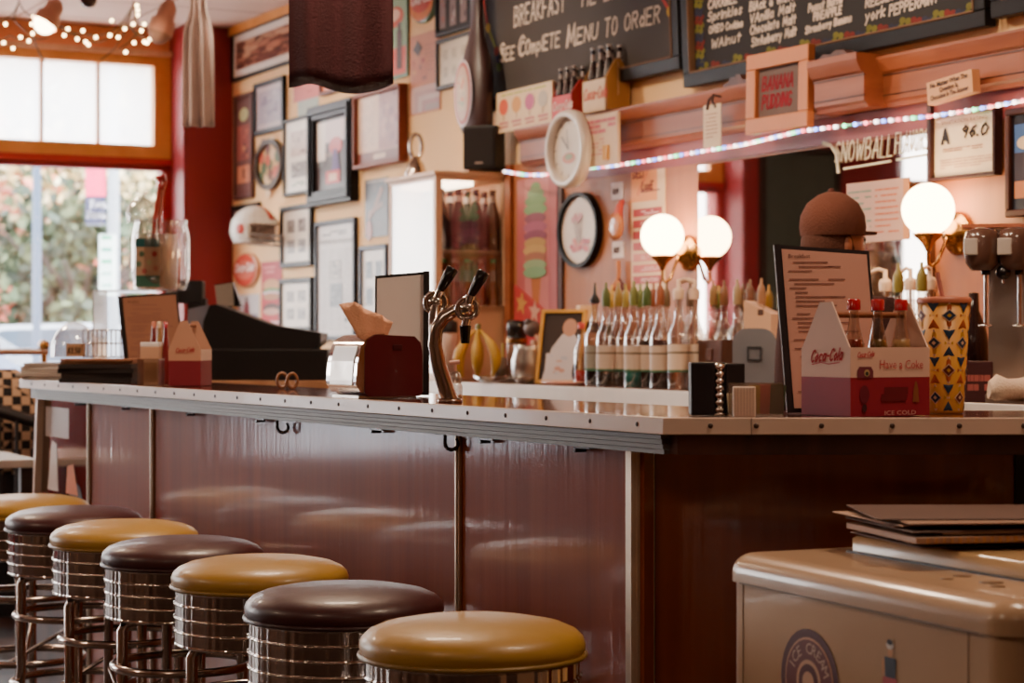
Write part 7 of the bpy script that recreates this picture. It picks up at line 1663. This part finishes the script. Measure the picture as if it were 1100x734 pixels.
d = 15.5; q = opt(115.5, d); k = d/F; r = thing('street_sign', 'white and green upright sign panel outside by the pole', 'sign', (q.x, q.y, -.15))
m = MB(); z0_ = zat(318, d)+.15; z1_ = zat(252, d)+.15; m.box(-8.5*k, 8.5*k, -.02, .02, z0_, z1_, (206, 226, 222)); 
for i in range(5): m.rect(-6*k, 5*k, z1_-.04-.09*i, z1_-.01-.09*i, -.022, [(60, 160, 120), (70, 150, 130)][i % 2] if i < 3 else (150, 190, 180))
m.build('sign_panel', r, 'gloss'); MB().tube([(0, 0, 0), (0, 0, z0_)], .03, 10, (120, 130, 140)).build('post', r, 'satin')
# cars
def car(label, px, d, col, rz, L=4.4):
    q = opt(px, d); r = thing('car', label, 'car', (q.x, q.y, 0.0), rz)
    prof = [(-2.2, .35), (-2.15, .75), (-1.9, .88), (-1.35, .95), (-.75, 1.38), (.55, 1.42), (1.25, .98), (1.95, .88), (2.2, .7), (2.2, .35)]
    MB().prism(prof, -.85, .85, 'xz', col, smooth=False).build('car_body', r, 'gloss', bevel=.08)
    MB().prism([(-1.2, .97), (-.72, 1.33), (.5, 1.36), (1.08, .98)], -.865, .865, 'xz', (70, 84, 100)).build('side_windows', r, 'gloss')
    for x in (-1.35, 1.35):
        for y in (-.78, .78): MB().lathe([(0, -.1), (.26, -.1), (.34, -.08), (.34, .08), (.26, .1), (0, .1)], 22, (x, y, .34), (34, 34, 36), axis='y').build('wheel', r, 'satin')
    for y in (-.6, .6): MB().ball((2.17, y, .66), .09, (240, 240, 230), 'gloss', 12, 8, (.5, 1.3, .8)).build('headlight', r, 'gloss')
car('pale silver car parked across the street', 70, 24, (196, 204, 216), .25); car('blue grey car parked nearest outside the window', -110, 19.5, (120, 134, 160), .1); car('dark car parked further right beyond the pole', 175, 28, (70, 70, 84), .1)
car('white car parked far to the left outside', -300, 25, (220, 220, 220), .3)
# trees
def tree(label, px, d, hgt, rad, cols_, seed, cz=None, nleaf=900, ls=.13, name='street_tree'):
    q = opt(px, d); rnd = random.Random(seed); r = thing(name, label, 'tree', (q.x, q.y, -.2)); cz = cz or hgt*.62
    m = MB(); m.tube([(0, 0, 0), (.1, 0, cz*.5), (0, 0, cz)], [.22, .16, .1], 10, (70, 56, 50))
    for i in range(9):
        a_ = rnd.uniform(0, 6.28); e = rnd.uniform(.4, 1.0); m.tube([(0, 0, cz*rnd.uniform(.45, .9)), (rad*.5*math.cos(a_), rad*.5*math.sin(a_), cz+rad*.2*e), (rad*.9*math.cos(a_), rad*.9*math.sin(a_), cz+rad*.6*e)], [.08, .05, .02], 6, (70, 56, 50))
    m.build('trunk', r, 'matte'); m = MB()
    cl = [(rnd.gauss(0, rad*.45), rnd.gauss(0, rad*.45), cz+rnd.gauss(rad*.1, rad*.42), rnd.uniform(.25, .5)*rad) for _ in range(22)]
    for i in range(int(nleaf*2.2)):
        c_ = rnd.choice(cl); v_ = Vector((rnd.gauss(0, 1), rnd.gauss(0, 1), rnd.gauss(0, 1))).normalized()*c_[3]*rnd.random()**.4; p = Vector(c_[:3])+v_
        a1 = Vector((rnd.gauss(0, 1), rnd.gauss(0, 1), rnd.gauss(0, 1))).normalized(); a2 = a1.cross(Vector((rnd.gauss(0, 1), rnd.gauss(0, 1), rnd.gauss(0, 1)))).normalized(); s_ = ls*rnd.uniform(.6, 1.4)
        if p.z < .3: continue
        cc = rnd.choice(cols_); f_ = rnd.uniform(.8, 1.15); cc = tuple(int(min(255, x*f_)) for x in cc)
        m.add([tuple(p-a1*s_), tuple(p+a2*s_*.6), tuple(p+a1*s_), tuple(p-a2*s_*.6)], [(0, 1, 2, 3)], cc)
    m.build('foliage', r, 'leaf'); return r
OR = [(196, 110, 70), (206, 120, 96), (190, 90, 74)]; YL = [(226, 204, 150), (214, 186, 126), (232, 216, 170)]; GR = [(70, 84, 60), (90, 100, 70), (56, 66, 54)]
tree('dark green tree in the middle of the window view', 84, 36, 4.6, 1.9, GR, 1, 2.3, 1500)
tree('orange red autumn tree low at the left of the window', 8, 48, 4.2, 2.2, OR, 2, 1.9, 1300)
tree('second orange tree between the lamp post and the dark green tree', 56, 56, 4.4, 2.2, OR+YL, 3, 2.0, 1300)
tree('tall yellow autumn tree behind the lamp post', 30, 64, 11, 5.4, YL+[(180, 170, 130)], 4, 7.5, 2600, .2)
tree('tall pale yellow tree behind the pink banner', 120, 60, 10, 4.6, YL+[(170, 160, 120)], 5, 7.4, 2200, .2)
tree('large yellow green tree beyond the street at the left', -60, 58, 11, 5, YL+GR, 6, 7, 2000, .2)
tree('green tree at the right edge of the window view', 190, 50, 7, 3, GR+YL, 7, 4.2, 1400)
tree('far orange tree seen only in reflections', -260, 40, 8, 4, OR+YL, 8, 5, 1400, .2)
def building(label, px, d, w, h, col, rz=0):
    q = opt(px, d); r = thing('building', label, 'building', (q.x, q.y, -.2), rz); MB().box(-w/2, w/2, 0, 8, 0, h, col).build('facade', r, 'matte')
    n_ = int(w/2.4)
    for fl in range(int(h/3.2)):
        for i in range(n_): x = -w/2+w*(i+.5)/n_; MB().box(x-.55, x+.55, -.05, .05, 1.0+fl*3.2, 2.6+fl*3.2, (110, 120, 134)).build('window', r, 'gloss')
    MB().box(-w/2-.2, w/2+.2, -.3, 8.2, h, h+.3, (190, 170, 150)).build('roof', r, 'matte')
building('pale brick building far across the street', 40, 92, 26, 7.5, (206, 180, 160))
building('cream building far across the street to the left', -330, 70, 22, 8, (210, 196, 176), .5)

# ------------------------------------------------------------------ lights, world, camera
def area(name, x, y, z, sx, sy, e, col, rot=(0, 0, 0)):
    L_ = bpy.data.lights.new(name, 'AREA'); L_.shape = 'RECTANGLE'; L_.size = sx; L_.size_y = sy; L_.energy = e; L_.color = col
    o = bpy.data.objects.new(name, L_); COL.objects.link(o); o.location = (x, y, z); o.rotation_euler = rot; return o
def room(x, y): return RP(x, y)
for i, (x, y, e) in enumerate([(3, 3.0, 34), (6.3, 2.0, 34), (9.0, 1.6, 18), (9.5, 5.0, 11), (6, 6.5, 34), (12, 4, 7)]):
    a_ = room(x, y); area('ceiling_fill', a_[0], a_[1], CZ-.03, .5, .5, e*1.0, (1, .74, .52))  # unseen warm area lights added under the ceiling as room fill
# unseen spot lights added to brighten the back wall
for i, (x, e) in enumerate([(1.6, 40), (3.6, 40), (5.6, 36), (7.2, 30)]):
    a_ = room(x, 1.5); L_ = bpy.data.lights.new('spot', 'SPOT'); L_.energy = e*1.6; L_.color = (1, .80, .58); L_.spot_size = 1.5; L_.spot_blend = .8; L_.shadow_soft_size = .06
    o = bpy.data.objects.new('wall_fill_spot', L_); COL.objects.link(o); o.location = (a_[0], a_[1], CZ-.1); tgt = room(x+.1, 0); dv = Vector((tgt[0], tgt[1], 1.7))-o.location; o.rotation_euler = dv.to_track_quat('-Z', 'Y').to_euler()
# sky portals in the window openings
for a, b in bays:
    c_ = room(REC-.12, (a+b)/2); L_ = bpy.data.lights.new('sky_portal', 'AREA'); L_.shape = 'RECTANGLE'; L_.size = b-a; L_.size_y = zLt-SILL; L_.cycles.is_portal = True
    o = bpy.data.objects.new('sky_portal', L_); COL.objects.link(o); o.location = (c_[0], c_[1], (zLt+SILL)/2); o.rotation_euler = Vector((T.x, T.y, 0)).to_track_quat('-Z', 'Z').to_euler()
sun = bpy.data.lights.new('sun', 'SUN'); sun.energy = 3.2; sun.angle = .05; sun.color = (1, .93, .85); so_ = bpy.data.objects.new('sun', sun); COL.objects.link(so_); so_.rotation_euler = (math.radians(50), 0, math.radians(-20))
wd = bpy.data.worlds.new('sky'); scene.world = wd; wd.use_nodes = True; nt = wd.node_tree; bg = nt.nodes['Background']
tcw = nt.nodes.new('ShaderNodeTexCoord'); sp_ = nt.nodes.new('ShaderNodeSeparateXYZ'); rw = nt.nodes.new('ShaderNodeValToRGB'); rw.color_ramp.elements[0].position = .0; rw.color_ramp.elements[0].color = (1.0, .96, .91, 1); rw.color_ramp.elements[1].position = .6; rw.color_ramp.elements[1].color = (.86, .92, 1.0, 1)
nt.links.new(tcw.outputs['Generated'], sp_.inputs[0]); nt.links.new(sp_.outputs['Z'], rw.inputs[0]); nt.links.new(rw.outputs[0], bg.inputs['Color']); bg.inputs['Strength'].default_value = 12.5
cam = bpy.data.cameras.new('camera'); cam.lens = 72; cam.sensor_width = 36; cam.sensor_fit = 'HORIZONTAL'; cam.clip_end = 400
cam.dof.use_dof = True; cam.dof.focus_distance = 4.1; cam.dof.aperture_fstop = 5.6
co = bpy.data.objects.new('camera', cam); COL.objects.link(co); co.location = (0, 0, H); co.rotation_euler = (PI/2, 0, 0); scene.camera = co
scene.view_settings.view_transform = 'AgX'; scene.view_settings.look = 'AgX - Base Contrast'; scene.view_settings.exposure = 0.7
